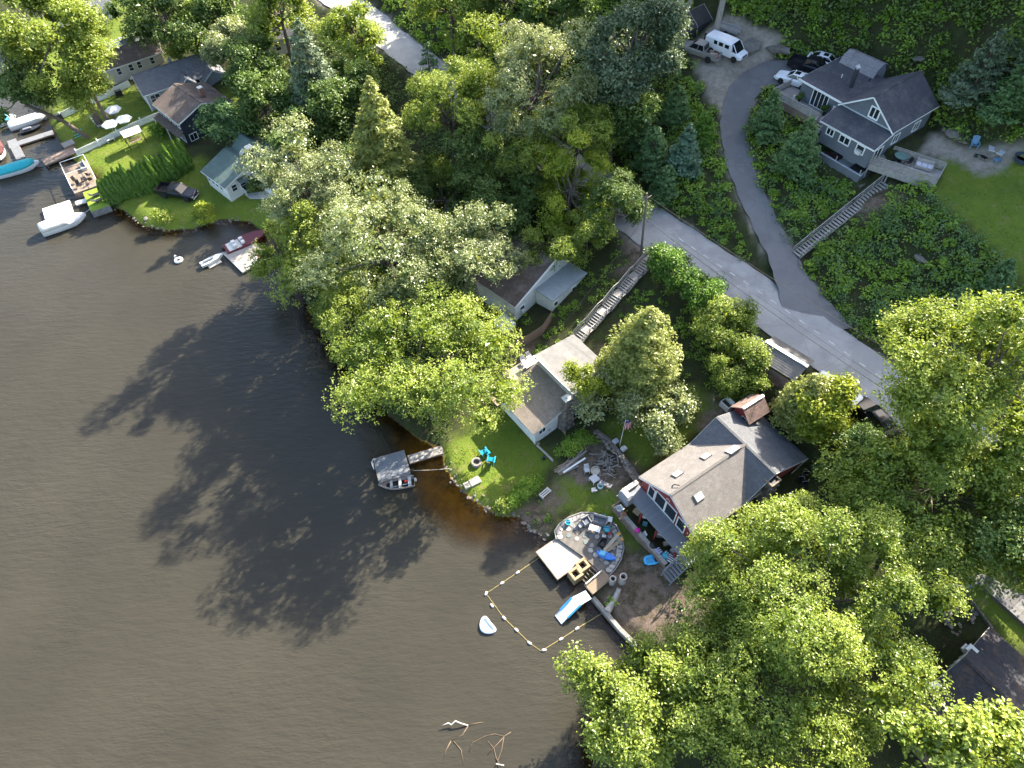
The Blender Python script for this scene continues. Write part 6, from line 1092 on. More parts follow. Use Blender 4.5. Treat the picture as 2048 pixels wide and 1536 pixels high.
BLU = M('slide_blue', (.04, .24, .52), .35)
for s_, e_ in ((m0, e0), (m1, e1)): MB().bar(s_ * .95 + e_ * .05 + [0, 0, .06], s_ * .3 + e_ * .7 + [0, 0, .06], .16, .14).build('side_bumper', BLU, sl)
MB().tube([m0 - [0, 0, .1], P(1150, 1200, -1.0)], .05, 6).build('leg', STEEL, sl); MB().tube([m1 - [0, 0, .1], P(1160, 1212, -1.0)], .05, 6).build('leg', STEEL, sl)
# seawall of old concrete
wl = [P(u, v, .55) for u, v in ((1186, 1194), (1212, 1225), (1240, 1258), (1265, 1283), (1290, 1312), (1302, 1338))]; sw_ = thing('seawall', 'weathered grey retaining wall along the dirt beach', 'wall', (0, 0, 0)); SWM = M('old_concrete', (.21, .205, .195), .9, .25, 2.5, .4, 12, dirt=(.10, .095, .085))
for i in range(5):
    a, b_ = wl[i], wl[i + 1]; MB().bar((a[0], a[1], -.3), (b_[0], b_[1], -.3), .42, 1.75).build('wall_block', SWM, sw_, bevel=.03)
def log(label, pts, rs, name='driftwood_log', cat='log', mat=None): return tag(MB().tube(pts, rs, 9).build(name, mat or M('bleached_log', (.34, .31, .28), .95, .3, 3, .5, 10, stretch=(1, 1, 3)), smooth=True, angle=50), label, cat)
q0, q1 = G(1213, 1226), G(1238, 1180); log('thick bleached driftwood log leaning on the seawall', [(q0.x, q0.y, q0.z + .35), ((q0.x + q1.x) / 2 + .1, (q0.y + q1.y) / 2, q0.z + .42), (q1.x, q1.y, q1.z + .35)], [.36, .3, .22])
for i, (u, v, h, rad) in enumerate(((1224, 1165, 1.0, .30), (1244, 1163, 1.25, .34))):
    q = G(u, v); t = thing('stump_planter', ['shorter', 'taller'][i] + ' hollow grey tree stump beside the boardwalk', 'stump', tuple(q)); MB().lathe([(rad * 1.15, -.2), (rad, h * .4), (rad * 1.05, h), (rad * .72, h + .01), (rad * .65, h * .6), (.01, h * .58)], 14).build('bark_shell', M('bleached_log', (.34, .31, .28)), t, smooth=True, angle=40)
    MB().lathe([(rad * .66, h * .62), (.01, h * .66)], 12).build('dark_hollow', BLACK, t)
# shore stones, one by one
rv = thing('stone_revetment', 'loose shore stones edging the small lawn above the amber shallows', 'stones', (0, 0, 0)); rr = random.Random(51); sp_ = [P(u, v, 0)[:2] for u, v in ((882, 900), (888, 935), (908, 962), (945, 1000), (980, 1022), (1015, 1033), (1050, 1048), (1085, 1075))]; arc = np.array(sp_); seg = np.concatenate([[0], np.cumsum(np.hypot(*np.diff(arc, axis=0).T))])
for k in range(190):
    s = rr.uniform(0, seg[-1]); x = np.interp(s, seg, arc[:, 0]) + rr.gauss(-.15, .42); y = np.interp(s, seg, arc[:, 1]) + rr.gauss(-.25, .42); stone(rv, (x, y, hz(x, y) + rr.uniform(-.02, .12)), rr.uniform(.14, .42), rr, .6)
rv2 = thing('stone_revetment', 'dark shore stones along the pickup lawn', 'stones', (0, 0, 0)); arc = np.array([P(u, v, 0)[:2] for u, v in ((230, 420), (262, 432), (285, 452), (330, 463), (392, 459), (440, 441), (500, 445))]); seg = np.concatenate([[0], np.cumsum(np.hypot(*np.diff(arc, axis=0).T))])
for k in range(110):
    s = rr.uniform(0, seg[-1]); x = np.interp(s, seg, arc[:, 0]) + rr.gauss(0, .25); y = np.interp(s, seg, arc[:, 1]) + rr.gauss(-.05, .25); stone(rv2, (x, y, hz(x, y) + .03), rr.uniform(.2, .45), rr, .6)
for k, (u, v, s, lb) in enumerate(((1503, 98, 2.4, 'upright grey boulder at the nose of the white van'), (1556, 104, 3.0, 'long flat grey ledge rock behind the driveway end'), (1840, 520, 1.5, 'pale boulder in the brambles below the grey house'), (1835, 120, 1.6, 'mossy boulder on the bank behind the grey house'), (1905, 270, 1.7, 'boulder in the garden bed beside the gravel path'), (1526, 176, .9, 'small pale rock at the inner edge of the driveway'), (292, 438, .8, 'round grey rock at the lake edge of the pickup lawn'))):
    g = G(u, v); o = stone(None, (g.x, g.y, g.z + s * .12), s, random.Random(60 + k), .55 if k != 0 else .8, 'boulder'); tag(o, lb, 'boulder', 'boulders')
for k in range(6):
    g = G(1888 + k * 9 - (k > 3) * 4, 262 + k * 5); o = stone(None, (g.x, g.y, g.z + .15), .8, random.Random(80 + k), .7, 'garden_stone'); tag(o, '%s stone from the grey house in the garden row beside the gravel' % ORD[k], 'stone', 'garden retaining stones')
# ---------------------------------------------------------------- stairs
def stairway(name, label, a, b_, width, flights, per, land_frac, mat, rails, group=None):
    a, b_ = Vector(a), Vector(b_); d = b_ - a; L = math.hypot(d.x, d.y); rz = math.atan2(d.y, d.x); t = thing(name, label, 'stairs', tuple(a), rz); rise = d.z / (flights * per); fl = L / flights; run = fl * (1 - land_frac) / per
    tm = MB().box(-run * .40, run * .40, -width / 2, width / 2, -.045, 0).mesh('tread'); tm.materials.append(mat); x = 0; z = 0
    for f_ in range(flights):
        x0, z0 = x, z
        for k in range(per): link('tread', tm, None, t, (x + run / 2, 0, z + rise)); x += run; z += rise
        for s in (-1, 1): MB().bar((x0, s * (width / 2 + .03), z0 - .02), (x, s * (width / 2 + .03), z - .02), .05, .24).build('stringer', mat, t)
        if land_frac: boards(t, x, x + fl * land_frac, -width / 2, width / 2, z, mat, False, .16, seed=f_); xl = x; x += fl * land_frac
        for s, sel in ((1, rails[0]), (-1, rails[1])):
            if sel(f_): railing(t, [(x0, s * (width / 2 + .05), z0), (x0 + run * per, s * (width / 2 + .05), z)] + ([(x, s * (width / 2 + .05), z)] if land_frac else []), .95, mat, 2, .09, .09, 1.7, slat=.08)
    return t
yes = lambda f: True
stairway('wooden_stairs', 'long grey wooden staircase with landings from the road to the cottage', (7.1, 51.3, 3.55), (16.9, 60.9, 7.55), 1.25, 5, 6, .34, GREYWOOD, (yes, yes))
stairway('hillside_stairs', 'straight wooden staircase climbing the brambles to the grey house', (32.9, 59.7, 8.15), (43.4, 66.0, 13.0), 1.05, 3, 11, 0, GREYWOOD, (yes, lambda f: f == 0))
# ---------------------------------------------------------------- poles, wires, flag
PW = M('pole_wood', (.13, .105, .085), .95, .25, 4, .3, 12, stretch=(3, 3, .5))
p1 = thing('utility_pole', 'dark leaning utility pole at the top of the wooden stairs', 'utility pole', (15.55, 61.5, 7.1)); MB().tube([(0, 0, -.6), (-.5, .1, 9.0)], [.16, .11], 9).build('shaft', PW, p1); MB().bar((-.95, -.35, 8.3), (.15, .55, 8.3), .09).build('crossarm', PW, p1)
b2 = G(998, 205); p2 = thing('utility_pole', 'utility pole with transformer above the sunlit tree', 'utility pole', tuple(b2)); MB().tube([(0, 0, -.5), (0, 0, 11.5)], [.17, .11], 9).build('shaft', PW, p2); MB().bar((-1.2, -.5, 11), (1.2, .5, 11), .1).build('crossarm', PALEW, p2); MB().lathe([(.05, 8.4), (.3, 8.5), (.3, 9.5), (.05, 9.6)], 12, (-.45, 0, 0)).build('transformer', M('transformer_grey', (.34, .42, .48), .5), p2, smooth=True, angle=40)
for x in (-1.1, 0.0, 1.1): MB().lathe([(.05, 11.05), (.07, 11.15), (.03, 11.3)], 8, (x, x * .42, 0)).build('insulator', OFFW, p2)
WIRE = M('wire', (.025, .025, .025), .7, spec=.1); WIRE2 = M('wire_weathered', (.04, .04, .038), .7, spec=.1)
def wire(label, a, b_, sag=.5, m=WIRE, r=.016):
    a, b_ = Vector(a), Vector(b_); tag(MB().tube([a.lerp(b_, t) - Vector((0, 0, 4 * sag * t * (1 - t))) for t in np.linspace(0, 1, 12)], r, 4).build('power_line', m), label, 'cable', 'overhead cables')
T1 = Vector((15.05, 61.6, 15.4)); T2 = b2 + Vector((0, 0, 11.2)); far = Vector((42, 27, 15.6))
wire('dark cable over the road from the leaning pole', T1 - Vector((0, 0, 2.6)), far - Vector((0, 0, 2.4)), .8, WIRE, .026); wire('bright cable beside the dark one over the road', T1 - Vector((0, 0, 2.0)), far - Vector((0, 0, 1.7)), .7, WIRE2); wire('upper cable along the far road edge', T1 + Vector((.15, .5, 0)), far + Vector((1.5, 2, 0)), .7, WIRE2)
wire('cable between the two utility poles', T2, T1, .8); wire('cable from the transformer pole to the upper left', T2 + Vector((-1.1, -.4, 0)), (-30, 135, 22), .8, WIRE2); wire('second cable from the transformer pole to the upper left', T2 + Vector((1.1, .4, 0)), (-26, 137, 22), .8, WIRE2)
wire('service cable from the leaning pole to the white cottage', T1 - Vector((0, 0, 3)), (3.6, 49.2, 5.8), .5, WIRE2); wire('service cable at the back corner of the red house', (28.5, 34.3, 5.6), (42, 27, 12), .4, WIRE2)
fg = thing('flagpole', 'flagpole with a hanging American flag in the yard', 'flag', tuple(G(1239, 893))); MB().tube([(0, 0, 0), (.15, .2, 4.6)], [.045, .03], 7).build('pole', OFFW, fg); FR = M('flag_red', (.42, .03, .05), .8); FW = M('flag_white', (.66, .64, .62), .8); FB = M('flag_blue', (.03, .05, .20), .8)
for k in range(13):
    x = .02 + k * .048; MB().add([(.16 + x, .2 - .1 * math.sin(k), 4.1), (.16 + x + .048, .2 - .1 * math.sin(k + 1), 4.1), (.15 + x + .048, .2 - .14 * math.sin(k + 1), 3.05), (.15 + x, .2 - .14 * math.sin(k), 3.05), (.16 + x, .212 - .1 * math.sin(k), 4.1), (.16 + x + .048, .212 - .1 * math.sin(k + 1), 4.1), (.15 + x + .048, .212 - .14 * math.sin(k + 1), 3.05), (.15 + x, .212 - .14 * math.sin(k), 3.05)], [(0, 1, 2, 3), (7, 6, 5, 4), (0, 4, 5, 1), (2, 6, 7, 3), (0, 3, 7, 4), (1, 5, 6, 2)]).build('stripe', FW if k % 2 else FR, fg)
MB().cbox((.3, .2, 4.28), .34, .04, .36).build('canton', FB, fg)
# ---------------------------------------------------------------- garden and deck furniture
def slat_chair(label, p, rz, mat, name='adirondack_chair', group=None, cat='chair', s=1.0):
    t = thing(name, label, cat, tuple(p), rz, group); t.scale = (s, s, s)
    for k in range(5): MB().bar((-.24 + k * .12, .02, .38 - .0), (-.24 + k * .12, .52, .30), .10, .025).build('seat_slat', mat, t)
    for k in range(5): MB().bar((-.24 + k * .12, .50, .28), (-.28 + k * .14, .85, 1.0 + (.08 if k == 2 else (.05 if k in (1, 3) else 0))), .115, .025, (0, 1, 0)).build('back_slat', mat, t)
    for s_ in (-1, 1):
        MB().bar((s_ * .38, -.05, .58), (s_ * .36, .72, .56), .14, .03).build('armrest', mat, t); MB().bar((s_ * .33, 0, 0), (s_ * .33, 0, .56), .05, .09).build('leg', mat, t); MB().bar((s_ * .30, -.02, .36), (s_ * .30, .85, .02), .04, .10).build('leg', mat, t)
    return t
def box_chair(label, p, rz, frame, cush, w=.75, d=.75, name='armchair', cat='armchair', group=None):
    t = thing(name, label, cat, tuple(p), rz, group); MB().cbox((0, 0, .2), w, d, .3).build('base', frame, t, bevel=.02)
    n = max(1, round(w / .75))
    for k in range(n): MB().cbox((-w / 2 + w / n * (k + .5), -.04, .41), w / n - .2 / n, d - .2, .13).build('cushion', cush, t, bevel=.03)
    MB().cbox((0, d / 2 - .06, .55), w, .12, .6).build('backrest', frame, t, bevel=.02)
    for s in (-1, 1): MB().cbox((s * (w / 2 - .05), -.02, .42), .1, d - .05, .4).build('armrest', frame, t, bevel=.02)
    return t
def table(label, p, rz, w, d, h, mat, leg=None, name='table', cat='table', group=None):
    t = thing(name, label, cat, tuple(p), rz, group); n = max(2, round(d / .14))
    for k in range(n): MB().box(-w / 2, w / 2, -d / 2 + d / n * k + .004, -d / 2 + d / n * (k + 1) - .004, h - .035, h).build('top_slat', mat, t)
    for x in (-1, 1):
        for y in (-1, 1): MB().box(x * (w / 2 - .07) - .03, x * (w / 2 - .07) + .03, y * (d / 2 - .07) - .03, y * (d / 2 - .07) + .03, 0, h - .036).build('leg', leg or mat, t)
    return t
def mesh_chair(label, p, rz, frame, seat, name='patio_chair', group=None):
    t = thing(name, label, 'chair', tuple(p), rz, group); MB().cbox((0, 0, .43), .5, .5, .03).build('seat', seat, t); MB().bar((0, .25, .45), (0, .38, 1.0), .48, .03, (0, 1, 0)).build('backrest', seat, t); f = MB()
    for s in (-1, 1):
        MB().tube([(s * .26, -.25, 0), (s * .26, -.25, .64), (s * .26, .3, .66)], .018, 5).build('armrest', frame, t)
        for y in (-.24, .24): MB().tube([(s * .25, y, 0), (s * .25, y * .9, .43)], .018, 5).build('leg', frame, t)
    return t
def lounger(label, p, rz, mat, frame, group=None):
    t = thing('sun_lounger', label, 'sun lounger', tuple(p), rz, group); MB().cbox((.1, 0, .32), 1.3, .62, .06).build('seat', mat, t, bevel=.015); MB().bar((-.54, 0, .35), (-1.05, 0, .75), .62, .06).build('backrest', mat, t)
    for x in (-.5, .65):
        for s in (-1, 1): MB().box(x - .025, x + .025, s * .28 - .025, s * .28 + .025, 0, .288).build('leg', frame, t)
    return t
TEAL = M('teal_plastic', (.008, .26, .38), .45, .06); LGREY = M('light_grey_plastic', (.46, .47, .48), .6, .08); MGREY = M('mid_grey_weave', (.20, .20, .21), .8, .15, 8); CUSH = M('charcoal_cushion', (.10, .11, .13), .9, .1); SKYB = M('sky_blue_plastic', (.10, .36, .56), .4); AQUA = M('aqua_plastic', (.03, .42, .50), .4)
LC_ = 'teal chairs by the fire ring'
slat_chair('teal adirondack chair farther from the water', G(965, 903), R_(-150), TEAL, group=LC_); slat_chair('teal adirondack chair nearer the hedge', G(984, 918), R_(-190), TEAL, group=LC_); table('small teal side table between the two teal chairs', G(976, 909), R_(35), .45, .45, .45, TEAL)
fp = thing('fire_ring', 'round stone fire ring on the small lawn', 'fire pit', tuple(G(953, 927)))
for k in range(12): a = 2 * math.pi * k / 12; MB().cbox((math.cos(a) * .44, math.sin(a) * .44, .2), .22, .25, .42, a).build('ring_block', M('ring_stone', (.24, .215, .19), .9, .2, 4, .3), fp, bevel=.03)
MB().lathe([(.36, .02), (.36, .1), (.01, .12)], 14).build('ash', M('ash', (.10, .09, .085), .95, .4, 8), fp)
for k, (u, v, lb) in enumerate(((950, 964, 'upper pale stone step at the lawn edge'), (936, 971, 'lower pale stone step at the water edge'))):
    g = G(u, v); tag(MB().cbox((0, 0, .1), 1.15 - k * .3, .8 - k * .1, .3, .0).build('stone_step', M('pale_slab', (.32, .30, .255), .9, .15, 3, .3), loc=tuple(g), rot=(0, 0, R_(28)), bevel=.03), lb, 'stone step')
log('log edging from the white cottage corner to the hedge', [tuple(G(1074, 892) + Vector((0, 0, .15))), tuple(G(1090, 907) + Vector((0, 0, .15))), tuple(G(1106, 923) + Vector((0, 0, .15)))], .13, 'log_edging', 'log')
q = W(sdk, -1.9, 5.4); tz = 2.36; table('grey slatted dining table on the cottage side deck', (q.x, q.y, tz), R_(36), 1.7, .9, .74, LGREY)
for k, (x, y, r_, lb) in enumerate(((-2.75, 5.1, 92, 'farther grey chair behind the dining table'), (-2.75, 5.9, 88, 'grey chair behind the dining table nearest the fence'), (-1.0, 5.2, -90, 'chair on the cottage side of the dining table'))): q = W(sdk, x, y); mesh_chair(lb, (q.x, q.y, tz), R_(-54 + r_), STEEL, LGREY)
q = W(sdk, -2.0, 6.7); t = thing('grill', 'black kettle grill at the end of the side deck', 'grill', (q.x, q.y, tz)); MB().lathe([(.05, .55), (.26, .66), (.3, .8), (.24, .98), (.04, 1.05)], 12).build('bowl', BLACK, t, smooth=True)
for a in range(3): MB().tube([(math.cos(a * 2.1) * .12, math.sin(a * 2.1) * .12, .62), (math.cos(a * 2.1) * .3, math.sin(a * 2.1) * .3, 0)], .015, 5).build('leg', STEEL, t)
# leaning ladder at the cottage side
q = P(1160, 828, 1.9); t = thing('ladder', 'aluminium ladder lying along the cottage side wall', 'ladder', (q[0], q[1], hz(q[0], q[1]) + .1), R_(36))
for y in (-.2, .2): MB().bar((-1.5, y, .1 + y), (1.5, y, .1 + y), .04, .07).build('rail', M('ladder_white', (.62, .62, .58), .5), t)
for k in range(9): MB().bar((-1.35 + k * .34, -.2, -.1), (-1.35 + k * .34, .2, .3), .035).build('rung', M('ladder_white', (.62, .62, .58)), t)
# brown board fence curving behind the side deck
fn = thing('board_fence', 'curved brown board fence behind the cottage side deck', 'fence', (0, 0, 0)); pts = [G(u, v) for u, v in ((1012, 722), (1030, 700), (1060, 685), (1085, 668), (1103, 640))]; acc = []
for a, b_ in zip(pts[:-1], pts[1:]):
    n = round((b_ - a).length / .15)
    for k in range(n): acc.append(a.lerp(b_, k / n))
fm = MB().box(-.068, .068, -.012, .012, -.2, 1.55).mesh('fence_board'); fm.materials.append(M('brown_fence', (.22, .15, .11), .9, .25, 4, .3, 12)); r = random.Random(9)
for i, p in enumerate(acc):
    d = acc[min(i + 1, len(acc) - 1)] - acc[max(i - 1, 0)]; link('fence_board', fm, None, fn, (p.x, p.y, hz(p.x, p.y) + r.uniform(-.03, .03)), (0, 0, math.atan2(d.y, d.x)))
# ---------------------------------------------------------------- patio furniture
def pp_(u, v, dz=0): q = P(u, v, PZ + .02); return (q[0], q[1], PZ + .02 + dz)
box_chair('grey wicker armchair at the top of the patio', pp_(1172, 1046), R_(28), MGREY, CUSH, .8, .8); box_chair('grey wicker two-seat sofa on the patio', pp_(1199, 1044), R_(-20), MGREY, CUSH, 1.45, .8, 'loveseat', 'sofa')
table('white low table in front of the patio sofa', pp_(1189, 1060), R_(-22), 1.1, .6, .42, WHITE); table('small grey slatted table beside the patio armchair', pp_(1162, 1051), R_(30), .7, .6, .4, MGREY); table('white side table behind the patio sofa', pp_(1218, 1042), R_(-15), .55, .55, .45, WHITE)
for u, v, rz, lb in ((1207, 1078, 170, 'black chair with folded towel on the patio'), (1203, 1090, 60, 'black chair turned toward the patio middle')): box_chair(lb, pp_(u, v), R_(rz), BLACK, LGREY if rz == 170 else BLACK, .62, .62, 'patio_chair', 'chair')
def tubx(label, p, mat, r0=.26, h=.32, name='bucket', cat='bucket'):
    t = thing(name, label, cat, tuple(p)); MB().lathe([(r0 * .8, 0), (r0, h), (r0 * 1.08, h), (r0 * .92, h - .02), (r0 * .74, .03), (.01, .03)], 14).build('shell', mat, t, smooth=True, angle=40); MB().tube([(math.cos(a) * r0, 0, h + math.sin(a) * r0 * .5) for a in np.linspace(0, math.pi, 8)], .012, 5).build('handle', LGREY, t); return t
tubx('aqua bucket on the left rim of the patio', pp_(1136, 1047), AQUA); tubx('aqua tub beside the patio sofa', pp_(1213, 1060), AQUA, .3, .25); tubx('red bucket beside the black patio chair', pp_(1219, 1068), M('red_bucket', (.5, .03, .03), .4), .16, .2); tubx('aqua bucket behind the patio sofa', pp_(1207, 1034), AQUA, .2, .25)
for i, (a, b_, m_, lb) in enumerate((((1212, 1104), (1242, 1080), TANWOOD, 'tan paddle board lying on the patio rim'), ((1206, 1104), (1236, 1070), M('cream_board', (.40, .35, .26), .6), 'long cream plank lying across the patio'))):
    a, b_ = Vector(pp_(*a, .06)), Vector(pp_(*b_, .12)); d = b_ - a; t = thing('long_board', lb, 'board', tuple(a), math.atan2(d.y, d.x)); L = d.length; MB().loft([[(x * L, -w, 0), (x * L, w, 0), (x * L, w, .05), (x * L, -w, .05)] for x, w in ((0, .06), (.12, .15), (.7, .17), (1, .14))]).build('board', m_, t); MB().box(L * .98, L * 1.12, -.17, .17, .0, .055).build('orange_end', M('orange_paint', (.56, .28, .05), .6), t)
t = thing('pedal_kayak', 'bright blue plastic toy kayak on the patio steps', 'kayak', pp_(1212, 1112), R_(-25)); KB = M('kayak_blue', (.02, .16, .56), .35); MB().loft([[(x, -w, .12 + .04 * abs(x)), (x, -w * .6, 0), (x, w * .6, 0), (x, w, .12 + .04 * abs(x)), (x, w * .7, .24), (x, -w * .7, .24)] for x, w in ((-.95, .08), (-.6, .32), (0, .4), (.6, .3), (.95, .06))]).build('hull', KB, t, smooth=True, angle=40); MB().cbox((-.35, 0, .32), .6, .5, .22).build('seat', SKYB, t, bevel=.05)
g = G(1302, 1122); t = thing('paddle_tub', 'turquoise plastic ride-on boat beside the lower terrace', 'toy boat', tuple(g), R_(10)); MB().loft([[(x, -w, .3), (x, -w * .7, 0), (x, w * .7, 0), (x, w, .3)] for x, w in ((-.7, .25), (-.45, .45), (.2, .5), (.55, .42), (.75, .2))]).build('hull', M('turquoise_plastic', (.02, .38, .68), .35), t, smooth=True, angle=40)
MB().cbox((-.15, 0, .31), .7, .55, .06).build('deck_well', M('darker_turquoise', (.015, .25, .5), .4), t, bevel=.02); MB().cbox((.4, 0, .32), .25, .6, .06).build('seat_slot', BLACK, t, bevel=.02)
# lower terrace clutter (each thing of its own)
def tp(x, y, z=0.0): q = W(tr, x, y); return (q.x, q.y, 1.3 + z)
CL = 'things stored on the lower terrace'
t = thing('covered_grill', 'large gas grill under a grey fitted cover on the upper deck', 'grill', tp(.15, -2.1, 2.3), R_(-57)); MB().loft([[(-.7, -.36, 0), (.7, -.36, 0), (.7, .36, 0), (-.7, .36, 0)], [(-.66, -.34, .85), (.66, -.34, .85), (.66, .34, .85), (-.66, .34, .85)], [(-.45, -.25, 1.1), (.45, -.25, 1.1), (.45, .25, 1.1), (-.45, .25, 1.1)]]).build('cover', M('grill_cover', (.24, .25, .27), .6, .1), t); MB().box(-.6, .6, -.3, .3, 0, .05).build('base', BLACK, t)
t = thing('planter_box', 'cream slatted planter box at the deck corner', 'planter', tp(-.5, -1.0, 2.3), R_(33)); [MB().box(-.9, .9, -.22, .22, .1 * k, .1 * k + .09).build('slat', M('cream_paint', (.62, .57, .46), .7), t) for k in range(4)]
tubx('white laundry tub on the terrace shelf', tp(.2, -2.7, .82), WHITE, .3, .35, 'tub', 'tub')
for k, (x, y, sx, sy, sz, c, lb) in enumerate(((.0, -2.3, .6, .45, .4, (.42, .44, .46), 'pale cooler box at the left end of the terrace'), (1.2, -1.2, .7, .5, .35, (.46, .36, .22), 'open cardboard box under the deck edge'), (1.9, -.9, .5, .4, .3, (.60, .58, .54), 'white storage box under the deck'), (2.6, -1.4, .45, .4, .3, (.10, .30, .34), 'teal crate beside the first red post'), (4.3, -1.0, .55, .4, .35, (.40, .38, .35), 'grey box between the red posts'), (5.3, -1.1, .5, .35, .3, (.44, .36, .28), 'tan box near the third red post'), (.9, -2.7, .35, .3, .25, (.30, .12, .06), 'small brown crate on the terrace shelf end'), (6.2, -1.0, .5, .4, .3, (.5, .45, .42), 'pale box at the right end of the terrace'))):
    o = thing('storage_box', lb, 'box', tp(x, y, .82 if y < -2.5 else 0.0), R_(-57 + k * 13), CL); MB().cbox((0, 0, sz / 2), sx, sy, sz).build('body', M('box%d' % k, c, .8, .15), o, bevel=.01); MB().cbox((0, 0, sz + .02), sx * 1.03, sy * 1.03, .04).build('lid', M('boxlid%d' % k, tuple(min(1, q * 1.15) for q in c), .7, .15), o)
t = thing('pink_beach_bag', 'hot pink bag on the terrace edge', 'bag', tp(2.95, -2.75, .82), R_(10)); MB().lathe([(.16, 0), (.24, .15), (.2, .34), (.05, .36)], 9, sx=1.2).build('bag', M('hot_pink', (.62, .02, .30), .5), t, smooth=True); MB().tube([(-.15, 0, .33), (0, 0, .5), (.15, 0, .33)], .02, 5).build('handle', M('hot_pink', (.62, .02, .30)), t)
mesh_chair('pale grey folding chair beside the pink bag', tp(3.5, -2.6, .0), R_(-70), STEEL, LGREY, group=CL); t = thing('grill', 'round black grill against the terrace railing', 'grill', tp(4.9, -2.5, 0)); MB().lathe([(.1, .1), (.36, .5), (.4, .7), (.3, .95), (.03, 1.02)], 14).build('bowl', BLACK, t, smooth=True); MB().lathe([(.25, 0), (.2, .3)], 10).build('stand', BLACK, t)
for k, (x, y, c, lb) in enumerate(((5.6, -2.5, (.32, .30, .52), 'lilac towel over the terrace railing'), (6.3, -2.1, (.05, .40, .50), 'aqua patterned towel on the terrace'), (6.75, -1.9, (.50, .10, .22), 'pink striped towel beside the aqua towel'))):
    o = thing('towel', lb, 'towel', tp(x, y, .8), R_(-57 + 8 * k), CL); MB().loft([[(-.3, -.35, -.25), (.3, -.35, -.25), (.3, -.35, -.22), (-.3, -.35, -.22)], [(-.3, -.05, .05), (.3, -.05, .05), (.3, -.05, .08), (-.3, -.05, .08)], [(-.3, .35, -.12), (.3, .35, -.12), (.3, .35, -.09), (-.3, .35, -.09)]]).build('cloth', M('towel%d' % k, c, .9, .1), o)
    for j in range(3): MB().cbox((-.2 + .2 * j, .15, .03), .05, .42, .02).build('stripe', M('towel_white', (.66, .66, .66), .9), o)
t = thing('striped_mattress', 'navy and white striped lounger pad by the deck stairs', 'cushion', tp(7.1, -1.9, .9), R_(-35)); [MB().box(-.5, .5, -.4 + .1 * k, -.302 + .1 * k, 0, .08).build('stripe', M('stripe_navy', (.02, .03, .07), .9) if k % 2 else FW, t) for k in range(8)]
tubx('deep blue tub beside the turquoise ride-on boat', tuple(G(1322, 1118)), M('deep_blue', (.03, .03, .30), .5), .42, .4, 'tub', 'tub')
# ---------------------------------------------------------------- yard between the cottages
rw = thing('stone_wall', 'dry stone retaining wall with a capped pillar between the yards', 'wall', (0, 0, 0)); rr = random.Random(71); wpts = [G(u, v) for u, v in ((1192, 868), (1216, 886), (1240, 915), (1258, 938), (1276, 962))]
for a, b_ in zip(wpts[:-1], wpts[1:]):
    MB().bar(a + Vector((0, 0, .25)), b_ + Vector((0, 0, .25)), .4, .9).build('wall_core', MORTAR, rw)
    for k in range(26): q = a.lerp(b_, rr.random()); stone(rw, (q.x + rr.gauss(-.12, .16), q.y + rr.gauss(-.14, .16), q.z + rr.uniform(.0, .72)), rr.uniform(.25, .45), rr, .75)
for u, v, lb in ((1230, 890, 'grey paver block on the upper part of the stone wall'), (1246, 905, 'grey paver block on the wall pillar by the flagpole')):
    g = G(u, v); tag(MB().cbox((0, 0, .75), .55, .5, .3, R_(35)).build('paver_block', M('paver_grey', (.32, .33, .35), .9, .15), loc=tuple(g), bevel=.02), lb, 'block')
g = G(1262, 955); wb_ = thing('wooden_walkway', 'old plank walkway from the yard to the red house deck', 'walkway', (0, 0, 0)); a, b_ = G(1252, 938), G(1282, 985); d = (b_ - a).normalized(); n_ = Vector((-d.y, d.x, 0))
for k in range(3): MB().bar(a + n_ * .2 * (k - 1) + Vector((0, 0, .55)), b_ + n_ * .2 * (k - 1) + Vector((0, 0, .75)), .18, .04).build('plank', OLDWOOD, wb_)
r = random.Random(15); LP = 'boards of the lumber pile'
for k in range(14):
    a, b_ = G(1118 + r.uniform(-6, 8), 945 + r.uniform(-8, 6)), G(1165 + r.uniform(-12, 12), 912 + r.uniform(-14, 16)); d = (b_ - a) * r.uniform(.45, .65); m_ = (a + b_) / 2; z = m_.z + .1 + r.random() * .28
    tag(MB().bar((m_.x - d.x, m_.y - d.y, z), (m_.x + d.x, m_.y + d.y, z + r.uniform(-.1, .15)), r.uniform(.08, .16), .04).build('lumber_board', [GREYWOOD, TANWOOD, OLDWOOD, M('rosy_wood', (.28, .20, .155))][k % 4]), 'loose board in the lumber pile beside the white cottage', 'board', LP)
tag(MB().bar(tuple(G(1126, 950) + Vector((0, 0, .5))), tuple(G(1170, 922) + Vector((0, 0, .6))), .16, .1).build('white_gutter', WHITE), 'long white gutter lying on top of the lumber pile', 'gutter')
DRW = M('driftwood', (.20, .185, .17), .95, .25, 4, .4, 12)
for k in range(40):
    u, v = r.gauss(1212, 11), r.gauss(928, 11); g = G(u, v); an = r.uniform(0, 6.28); L = r.uniform(.5, 1.5); h = r.uniform(.1, .7); e = Vector((math.cos(an) * L, math.sin(an) * L, r.uniform(-.25, .5))); m_ = Vector((r.gauss(0, .12), r.gauss(0, .12), r.gauss(0, .1)))
    tag(MB().tube([g + Vector((0, 0, h)) - e * .5, g + Vector((0, 0, h)) + m_, g + Vector((0, 0, h)) + e * .5], [r.uniform(.05, .12), .06, .02], 6).build('driftwood_piece', DRW, smooth=True), 'gnarled grey stick in the driftwood heap by the stone wall', 'driftwood', 'driftwood heap')
YC = 'worn chairs and tables in the yard'
